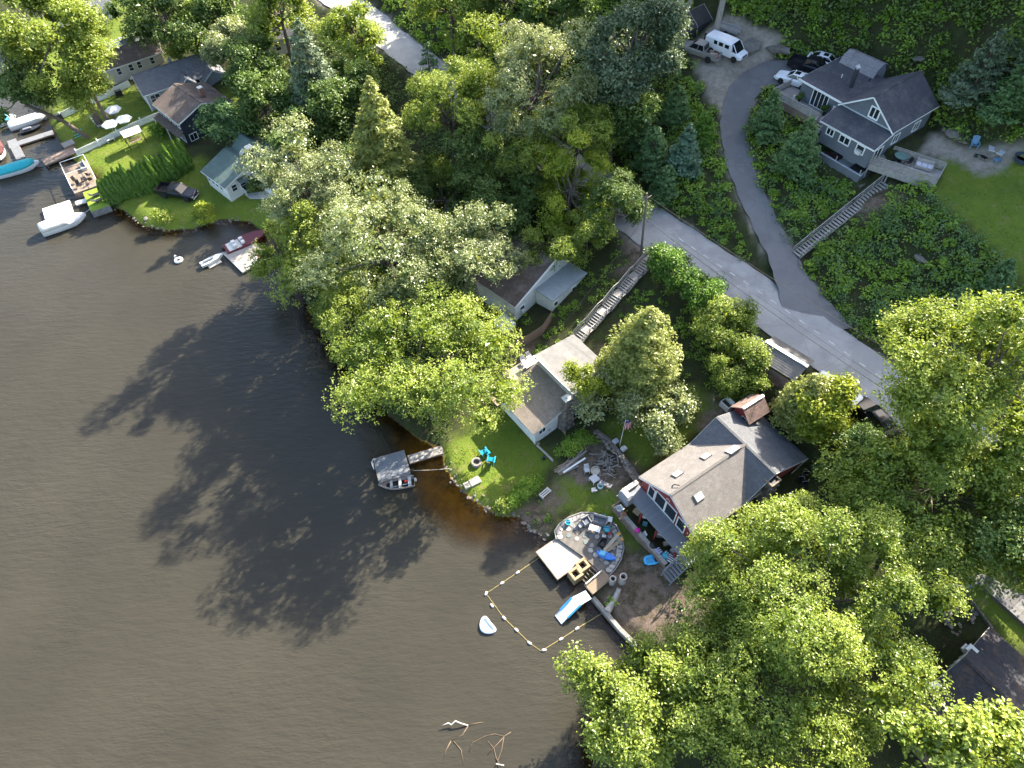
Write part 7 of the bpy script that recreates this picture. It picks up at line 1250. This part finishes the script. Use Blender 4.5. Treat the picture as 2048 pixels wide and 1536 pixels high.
mesh_chair('grey plastic chair left of the round yard chair', G(1173, 944), R_(10), LGREY, LGREY, group=YC); t = thing('round_chair', 'round rattan hoop chair in the yard', 'chair', tuple(G(1190, 946)), 0, YC); MB().tube([(math.cos(a) * .42, math.sin(a) * .42, .5 + .12 * math.sin(a)) for a in np.linspace(0, 2 * math.pi, 17)], .05, 6, False).build('hoop', M('rattan', (.42, .38, .31), .9), t, smooth=True); MB().lathe([(.2, .0), (.25, .3), (.4, .45), (.01, .34)], 12).build('seat', M('rattan', (.42, .38, .31)), t)
table('weathered square table in the yard', G(1188, 962), R_(35), .85, .8, .55, LGREY, group=YC); t = thing('hoop', 'thin wire hoop lying beside the weathered table', 'hoop', tuple(G(1205, 957))); MB().tube([(math.cos(a) * .36, math.sin(a) * .36, .06) for a in np.linspace(0, 2 * math.pi, 17)], .02, 5, False).build('ring', STEEL, t)
t = thing('yard_bench', 'white framed bench seat facing the lake', 'bench', tuple(G(1211, 972)), R_(150), YC)
for k in range(6): MB().box(-.55, .55, -.2 + .07 * k, -.145 + .07 * k, .40, .43).build('seat_slat', MGREY, t)
for s in (-1, 1): MB().tube([(s * .57, -.22, 0), (s * .57, -.22, .42), (s * .57, .24, .44), (s * .57, .3, .85)], .022, 6).build('frame', WHITE, t)
tubx('pale blue round stool beside the bench', tuple(G(1200, 975)), M('pale_blue_plastic', (.36, .56, .60), .5), .3, .4, 'stool', 'stool'); mesh_chair('small grey chair nearest the patio', G(1187, 984), R_(190), BLACK, LGREY, group=YC)
t = thing('white_bench', 'white slatted lawn bench lying by the hedge', 'bench', tuple(G(1090, 988)), R_(42), None)
for k in range(3): MB().bar((-.6, -.25 + .22 * k, .38), (.6, -.25 + .22 * k, .38), .12, .03).build('slat', OFFW, t)
for s in (-1, 1): MB().bar((s * .55, -.3, .2), (s * .55, .3, .2), .07, .34).build('leg_frame', OFFW, t)
tubx('dark pot between the hedge and log edging', tuple(G(1088, 918)), BLACK, .2, .3, 'plant_pot', 'pot'); tag(stone(None, tuple(G(1077, 889) + Vector((0, 0, .2))), .5, random.Random(4), .8, 'corner_stone'), 'tan corner stone at the white cottage wall', 'stone')
# behind the red house
t = thing('old_chest_freezer', 'white chest freezer with its lid open behind the red house', 'freezer', tuple(G(1450, 816)), R_(-57)); MB().cbox((0, 0, .4), 1.2, .6, .8).build('cabinet', OFFW, t, bevel=.02); MB().cbox((0, 0, .81), 1.0, .42, .02).build('interior', BLACK, t); MB().bar((0, .32, .82), (0, .5, 1.2), 1.15, .05, (0, 1, 0)).build('lid', OFFW, t)
for k, (u, v, lb) in enumerate(((1598, 962, 'dark bin nearest the red house wall'), (1608, 952, 'dark bin in the middle of the three'), (1606, 972, 'dark bin farthest from the red house wall'))): tubx(lb, tuple(G(u, v)), BLACK, .3, .8, 'rubbish_bin', 'bin')
# roadside odds: white stone marker and low posts
t = thing('pallet_stack', 'low white pallet beside the roadside shed', 'pallet', tuple(G(1516, 690)), R_(-50)); [MB().box(-.9, .9, -.5 + .2 * k, -.36 + .2 * k, .5, .54).build('slat', OFFW, t) for k in range(5)]; [MB().box(x - .06, x + .06, -.5, .45, 0, .5).build('bearer', OLDWOOD, t) for x in (-.8, .8)]
# ---------------------------------------------------------------- grey house garden
q = P(1805, 300, 14.6); DKZ = 14.57
box_chair('lilac-grey cushioned two-seat sofa on the right deck', (*P(1846, 336, DKZ)[:2], DKZ), R_(-30), M('wicker_taupe', (.32, .29, .26), .9), M('lilac_cushion', (.50, .49, .54), .9), 1.9, .95, 'deck_sofa', 'sofa'); t = thing('glass_table', 'round green glass table on the right deck', 'table', (*P(1798, 322, DKZ)[:2], DKZ)); MB().lathe([(.75, .7), (.75, .73), (.01, .735)], 20).build('top', M('green_glass', (.12, .20, .18), .1), t); MB().lathe([(.3, 0), (.06, .1), (.06, .7)], 10).build('pedestal', BLACK, t)
for k, (u, v, rz, lb) in enumerate(((1784, 322, 80, 'dark chair left of the glass table'), (1813, 331, -80, 'dark chair right of the glass table'))): mesh_chair(lb, (*P(u, v, DKZ)[:2], DKZ), R_(rz), BLACK, BLACK)
pitg = G(1968, 314); t = thing('fire_pit', 'stone-ringed fire pit on the gravel', 'fire pit', tuple(pitg)); rr = random.Random(91)
for k in range(11): a = 2 * math.pi * k / 11; stone(t, (math.cos(a) * .6, math.sin(a) * .6, .08), .34, rr, .7)
MB().lathe([(.5, .0), (.5, .05), (.01, .1)], 12).build('ash', BLACK, t)
BLC = M('slate_blue_plastic', (.12, .24, .36), .6)
slat_chair('blue adirondack chair at the gravel fire pit', G(1946, 298), R_(-20), BLC, s=1.1); lounger('left grey lounge chair at the fire pit', G(1980, 303), R_(60), LGREY, MGREY, 'grey loungers at the fire pit'); lounger('right grey lounge chair at the fire pit', G(1999, 311), R_(40), LGREY, MGREY, 'grey loungers at the fire pit'); table('small blue table beside the fire pit', G(1991, 325), R_(20), .7, .6, .45, BLC)
tubx('dark pail on the gravel', tuple(G(1951, 313)), M('dark_green', (.03, .05, .03), .6), .22, .3); t = thing('stock_tank', 'round dark tub at the right edge of the lawn', 'tub', tuple(G(2043, 322))); MB().lathe([(.8, 0), (.85, .5), (.95, .55), (.75, .5), (.7, .1), (.01, .1)], 20).build('shell', M('dark_tub', (.04, .055, .075), .4), t, smooth=True, angle=40); MB().lathe([(.70, .2), (.01, .2)], 16).build('dark_water', BLACK, t)
t = thing('yellow_hydrant', 'yellow fire hydrant by the flat rock', 'hydrant', tuple(G(1573, 98))); MB().lathe([(.16, 0), (.14, .1), (.13, .6), (.17, .62), (.15, .72), (.04, .82)], 12).build('barrel', M('hydrant_yellow', (.58, .38, .02), .5), t, smooth=True, angle=40); MB().tube([(-.24, 0, .45), (.24, 0, .45)], .06, 8).build('nozzle', M('hydrant_yellow', (.58, .38, .02)), t)
t = thing('utility_trailer', 'low open utility trailer behind the white van', 'trailer', tuple(G(1456, 66)), R_(-40)); MB().box(-1.5, 1.5, -.7, .7, .5, .58).build('bed', GREYWOOD, t)
for s in (-1, 1): MB().box(-1.5, 1.5, s * .72 - .03, s * .72 + .03, .5, .85).build('side_rail', STEEL, t); wheel(t, 0, s * .85, .3)
MB().bar((1.5, 0, .5), (2.4, 0, .45), .08).build('drawbar', STEEL, t)
for k, (u, v, lb) in enumerate(((1412, 78, 'dark barrel beside the thick trunk'), (1420, 80, 'tan barrel beside the dark barrel'))): t = thing('barrel', lb, 'barrel', tuple(G(u, v))); MB().lathe([(.27, 0), (.3, .1), (.29, .5), (.3, .8), (.27, .88), (.01, .88)], 14).build('drum', BLACK if k == 0 else M('tan_drum', (.40, .34, .22), .7), t, smooth=True, angle=40); MB().lathe([(.28, .885), (.28, .91), (.01, .92)], 12).build('lid', MGREY, t)
t = thing('propane_tank', 'pale garden statue on the left deck', 'statue', tuple(W(ld, -5.9, 1.9)) + (15.67,)); MB().lathe([(.16, 0), (.2, .3), (.12, .55), (.14, .7), (.02, .85)], 10).build('body', OFFW, t, smooth=True); MB().lathe([(.2, 0), (.2, .05)], 10).build('base', MGREY, t); t.name = 'garden_statue'
for k, x in enumerate((-5.4, -1.7)):
    q = W(ld, x, 2.4); t = thing('potted_plant', ['leafy potted plant left of the sliding door', 'leafy potted plant right of the sliding door'][k], 'plant', (q.x, q.y, 15.67)); MB().lathe([(.15, 0), (.2, .35), (.17, .35), (.01, .3)], 10).build('pot', BLACK, t); C_, N_, T_, _a, _b = crown_np(np.random.default_rng(k), .35, .35, .45, 260, .14, 6, .5); V_, Q_, tn_ = leaves(C_ + [0, 0, .7], N_, .14, np.random.default_rng(k), T_); link('foliage', np_mesh('foliage', V_, Q_, {'tone': tn_}), LM['dark'], t)
# ---------------------------------------------------------------- far lakeside lawn
UM = M('umbrella_white', (.70, .72, .74), .8, .04)
for k, (u, v, lb) in enumerate(((225, 217, 'white umbrella farthest from the lake'), (218, 245, 'white umbrella nearest the lake'), (246, 236, 'white umbrella on the side of the navy house'))):
    q = P(u, v, 3.0); g0 = hz(q[0], q[1]); t = thing('garden_umbrella', lb, 'umbrella', (q[0], q[1], g0), R_(20), 'white umbrellas on the lawn'); n = 6; rim = [(math.cos(2 * math.pi * k2 / n) * 1.25, math.sin(2 * math.pi * k2 / n) * 1.25, 1.85) for k2 in range(n)]
    cm = MB(); cm.add(rim + [(0, 0, 2.35)] + [(x, y, z - .14) for x, y, z in rim], [(i, (i + 1) % n, n) for i in range(n)] + [(i, n + 1 + i, n + 1 + (i + 1) % n, (i + 1) % n) for i in range(n)]); cm.build('canopy', UM, t); MB().tube([(0, 0, 0), (0, 0, 2.33)], .03, 6).build('pole', STEEL, t); MB().lathe([(.3, 0), (.28, .08), (.04, .1)], 12).build('base', MGREY, t)
    for k2 in range(n): MB().bar((0, 0, 2.25), (rim[k2][0] * .97, rim[k2][1] * .97, rim[k2][2] - .02), .02).build('rib', STEEL, t)
g = G(229, 236); t = thing('picnic_table', 'dark table under the white umbrellas', 'table', tuple(g), R_(40)); MB().lathe([(.6, .7), (.6, .74), (.01, .745)], 14).build('top', OLDWOOD, t); MB().lathe([(.25, 0), (.05, .1), (.05, .7)], 8).build('pedestal', OLDWOOD, t)
for k in range(4): mesh_chair(['white lawn chair at the far end of the row of four', 'second white lawn chair in the row of four', 'third white lawn chair in the row of four', 'white lawn chair at the near end of the row of four'][k], G(187 + k * 4.6, 241 + k * 5), R_(130), WHITE, OFFW, group='row of white lawn chairs')
for k, (u, v, a) in enumerate(((155, 262, 38), (158, 269, 28), (157, 274, 44))): g = G(u, v); tag(MB().tube([(-.65, 0, .06), (.65, 0, .06)], .06, 8).build('pool_noodle', M('aqua_foam', (.05, .42, .52), .7), loc=tuple(g), rot=(0, 0, R_(a))), ['upper aqua pool noodle on the lawn', 'middle aqua pool noodle on the lawn', 'lower aqua pool noodle on the lawn'][k], 'pool noodle', 'pool noodles')
for k, (u, v, lb) in enumerate(((240, 192, 'black covered grill by the pale grey house'), (121, 240, 'black covered box on the lawn by the leaning tree'))): t = thing('covered_grill', lb, 'grill', tuple(G(u, v)), R_(35)); MB().loft([[(-.55, -.35, .1), (.55, -.35, .1), (.55, .35, .1), (-.55, .35, .1)], [(-.5, -.3, 1.0), (.5, -.3, 1.0), (.5, .3, 1.0), (-.5, .3, 1.0)]]).build('cover', BLACK, t); MB().box(-.45, .45, -.25, .25, 0, .1).build('base', MGREY, t)
# white picket fence: pickets in one joined part per panel, too small to pick apart
pf = thing('picket_fence', 'white picket fence between the lawn and the swing', 'fence', (0, 0, 0)); fp_ = [G(u, v) for u, v in ((157, 312), (200, 292), (238, 272))] + [G(285, 250), G(330, 232)]
for a, b_ in zip(fp_[:-1], fp_[1:]):
    n = round((b_ - a).length / .14); mb = MB()
    for k in range(n): q = a.lerp(b_, (k + .5) / n); mb.cbox((q.x, q.y, q.z + .5), .075, .075, 1.0)
    o = mb.build('pickets', WHITE, pf); o['kind'] = 'stuff'; d = (b_ - a).normalized(); off = Vector((-d.y, d.x, 0)) * .07
    for z in (.25, .8): MB().bar(a + off + Vector((0, 0, z)), b_ + off + Vector((0, 0, z)), .04, .09).build('rail', WHITE, pf)
for q in fp_: MB().cbox((q.x, q.y, q.z + .62), .14, .14, 1.25).build('post', WHITE, pf)
wf = thing('panel_fence', 'low white panel fence along the far side of the lawn', 'fence', (0, 0, 0)); fq = [G(u, v) for u, v in ((125, 238), (172, 214), (215, 196), (262, 172))]
for a, b_ in zip(fq[:-1], fq[1:]): MB().bar(a + Vector((0, 0, .55)), b_ + Vector((0, 0, .55)), .05, 1.05).build('panel', WHITE, wf); MB().cbox((a.x, a.y, a.z + .6), .13, .13, 1.25).build('post', WHITE, wf)
wf2 = thing('rail_fence', 'white rail fence behind the beige house roof', 'fence', (0, 0, 0)); fq = [G(u, v) for u, v in ((205, 108), (245, 92), (285, 78))]
for a, b_ in zip(fq[:-1], fq[1:]):
    for z in (.5, .9, 1.3): MB().bar(a + Vector((0, 0, z)), b_ + Vector((0, 0, z)), .05, .14).build('rail', WHITE, wf2)
for q in fq: MB().cbox((q.x, q.y, q.z + .75), .13, .13, 1.5).build('post', WHITE, wf2)
# pergola swing
q = P(262, 263, 3.2); g0 = hz(q[0], q[1]); t = thing('canopy_swing', 'cream-canopied garden swing on the bright lawn', 'garden swing', (q[0], q[1], g0), R_(35)); MB().loft([[(-1.4, -1.0, 2.05), (1.4, -1.0, 2.05), (1.4, -1.0, 2.09), (-1.4, -1.0, 2.09)], [(-1.4, 0, 2.25), (1.4, 0, 2.25), (1.4, 0, 2.29), (-1.4, 0, 2.29)], [(-1.4, 1.0, 2.05), (1.4, 1.0, 2.05), (1.4, 1.0, 2.09), (-1.4, 1.0, 2.09)]]).build('canopy', M('cream_canopy', (.62, .56, .48), .85), t)
for x in (-1.3, 1.3):
    for y in (-.9, .9): MB().tube([(x, y, 0), (x, y * .95, 2.1)], .05, 6).build('post', BLACK, t)
for k in range(6): MB().box(-.95, .95, -.25 + .09 * k, -.18 + .09 * k, .5, .53).build('seat_slat', OLDWOOD, t)
for k in range(6): MB().bar((-.95, .32, .55 + k * .09), (.95, .36, .55 + k * .09), .06, .03).build('back_slat', OLDWOOD, t)
t = thing('garden_bench', 'small white bench against the picket fence', 'bench', tuple(G(223, 283)), R_(42)); MB().box(-.6, .6, -.2, .2, .4, .44).build('seat', OFFW, t); [MB().box(x - .05, x + .05, -.18, .18, 0, .4).build('leg', OFFW, t) for x in (-.5, .5)]
# lake deck with clear wind screens, turf platform
t = thing('lake_deck', 'lake deck with white framed clear wind screens', 'deck', (-62.3, 88.2, 0), R_(-57.5)); boards(t, -3.6, 3.6, -1.75, 1.75, 1.0, M('tan_deck', (.22, .17, .13), .85), False, .18); MB().box(-3.6, 3.6, -1.75, -1.65, -1.2, .94).build('bulkhead', OLDWOOD, t); MB().box(-3.55, 3.55, -1.6, 1.7, -1.2, .9).build('frame', OLDWOOD, t)
CLR = M('clear_panel', (.35, .40, .38), .08, .1, 2); f = MB()
for x0, x1 in ((-3.6, -.2), (-.2, 3.6)): f.bar((x0, -1.7, 1.95), (x1, -1.7, 1.95), .07); f.bar((x0, 1.7, 1.95), (x1, 1.7, 1.95), .05)
for x in (-3.6, -.2, 3.6):
    f.bar((x, -1.7, .95), (x, -1.7, 1.95), .07); f.bar((x, 1.7, .95), (x, 1.7, 1.95), .06)
f.bar((-3.6, -1.7, 1.95), (-3.6, 1.7, 1.95), .07); f.bar((-.2, -1.7, 1.95), (-.2, 1.7, 1.95), .05); f.build('screen_frame', WHITE, t)
DKC = 'dark chairs on the lake deck'; dq = lambda x, y: (*W(t_dk, x, y), 1.0)
t_dk = t
for k, (x, y, rz, lb) in enumerate(((1.2, -.9, 60, 'dark recliner at the water side of the lake deck'), (2.5, -.8, 20, 'dark recliner at the near end of the lake deck'), (2.3, 1.0, 200, 'dark chair on the land side of the lake deck'), (1.0, 1.1, 170, 'dark chair beside the umbrella stand of the lake deck'))): mesh_chair(lb, dq(x, y), R_(rz), BLACK, BLACK, group=DKC)
table('dark square table in the middle of the lake deck', dq(1.7, .2), R_(30), .7, .7, .6, BLACK); box_chair('pale sofa behind the wind screen', dq(-1.8, .9), R_(-57), OFFW, MGREY, 1.6, .8, 'deck_sofa', 'sofa')
t = thing('turf_platform', 'artificial turf platform with grey bulkhead beside the hedge', 'platform', (-58.35, 82.9, 0), R_(-59)); MB().box(-2.6, 2.6, -1.3, 1.3, -1.5, .95).build('bulkhead', SWM, t); MB().box(-2.55, 2.55, -1.25, 1.25, .95, .985).build('turf', M('artificial_turf', (.16, .24, .02), .95, .2, 6, .3, 30), t)
for k, (x, y) in enumerate(((-.6, .4), (.9, .4))): q = W(t, x, y); lounger(['black lounger on the turf platform nearest the lake deck', 'black lounger at the near end of the turf platform'][k], (q.x, q.y, .99), R_(40), BLACK, BLACK, 'loungers on the turf platform')
# lower right garden: pavers, wall, rocks
pv = thing('paver_patio', 'grey paver patio at the right edge', 'patio', (*P(2030, 1168, 4.4)[:2], 4.35), R_(-57)); MB().box(-2.5, 4.0, -2.5, 3.2, -1.5, -.03).build('base', CONC, pv)
for i in range(9):
    for j in range(8): MB().box(-2.5 + i * .72 + .01, -2.5 + (i + 1) * .72 - .01, -2.5 + j * .71 + .01, -2.5 + (j + 1) * .71 - .01, -.03, .03 + .01 * ((i * 7 + j * 3) % 3)).build('paver', [M('paver_a', (.13, .125, .12), .9, .2), M('paver_b', (.16, .155, .145), .9, .2), M('paver_c', (.105, .10, .10), .9, .2)][(i * 5 + j * 3) % 3], pv)
a, b_, c_ = G(1880, 1178), G(1932, 1180), G(1960, 1160); lwf = thing('low_wall', 'pale capped low wall under the shaded maple', 'wall', (0, 0, 0)); [MB().bar(x + Vector((0, 0, .3)), y + Vector((0, 0, .3)), .25, .9).build('wall_block', SWM, lwf) for x, y in ((a, b_), (b_, c_))]
ke = thing('stone_edging', 'dark stone edging beside the lower right lawn', 'edging', (0, 0, 0)); [MB().bar(G(1930 + k * 9, 1188 + k * 12) + Vector((0, 0, .1)), G(1938 + k * 9, 1199 + k * 12) + Vector((0, 0, .1)), .2, .4).build('edging_block', MORTAR, ke, bevel=.02) for k in range(6)]
rk = thing('rock_garden', 'rough rocks around a small garden pond', 'rocks', (0, 0, 0)); rr = random.Random(101)
for k in range(26): a = rr.uniform(0, 6.28); g = G(1915 + math.cos(a) * 30 + rr.gauss(0, 5), 1238 + math.sin(a) * 18 + rr.gauss(0, 5)); stone(rk, (g.x, g.y, g.z + .1), rr.uniform(.25, .55), rr, .6)
# sunken branches near the bottom edge
BRN = M('wet_branch', (.10, .070, .042), .6, .3, 4); BRW = M('bare_white_branch', (.42, .39, .33), .8, .15, 4)
def pb(*q): return [P(u, v, z) for u, v, z in q]
sb_ = thing('sunken_branch', 'bare white branch rising from the water with amber submerged limbs', 'branch', (0, 0, 0)); MB().tube(pb((884, 1451, .3), (897, 1446, .35), (903, 1450, .2), (911, 1442, .5), (922, 1447, .3), (936, 1451, .03)), [.03, .06, .07, .07, .06, .06], 6).build('dry_limb', BRW, sb_, smooth=True)
for q in (pb((936, 1451, .02), (950, 1447, .012), (967, 1444, .005)), pb((936, 1452, .02), (925, 1470, .014), (902, 1482, .006)), pb((907, 1482, .012), (922, 1500, .012), (927, 1530, .01)), pb((902, 1482, .01), (892, 1500, .006), (887, 1522, .004))): MB().tube(q, [.05, .045, .02], 6).build('wet_limb', BRN, sb_, smooth=True)
sb2 = thing('sunken_branch', 'forked amber branch lying just under the surface', 'branch', (0, 0, 0))
for q in (pb((1022, 1464, .006), (1008, 1473, .01), (990, 1468, .012), (972, 1472, .012), (945, 1485, .01), (938, 1503, .008)), pb((1008, 1473, .012), (1003, 1500, .012), (996, 1520, .02), (990, 1536, .2)), pb((975, 1482, .008), (988, 1497, .012), (992, 1515, .02), (1005, 1540, .3)), pb((1008, 1474, .01), (990, 1493, .006), (975, 1510, .004))): MB().tube(q, .035, 5).build('wet_limb', BRN, sb2, smooth=True)
MB().tube(pb((992, 1528, .3), (1008, 1531, .35)), .05, 6).build('dry_limb', BRW, sb2)
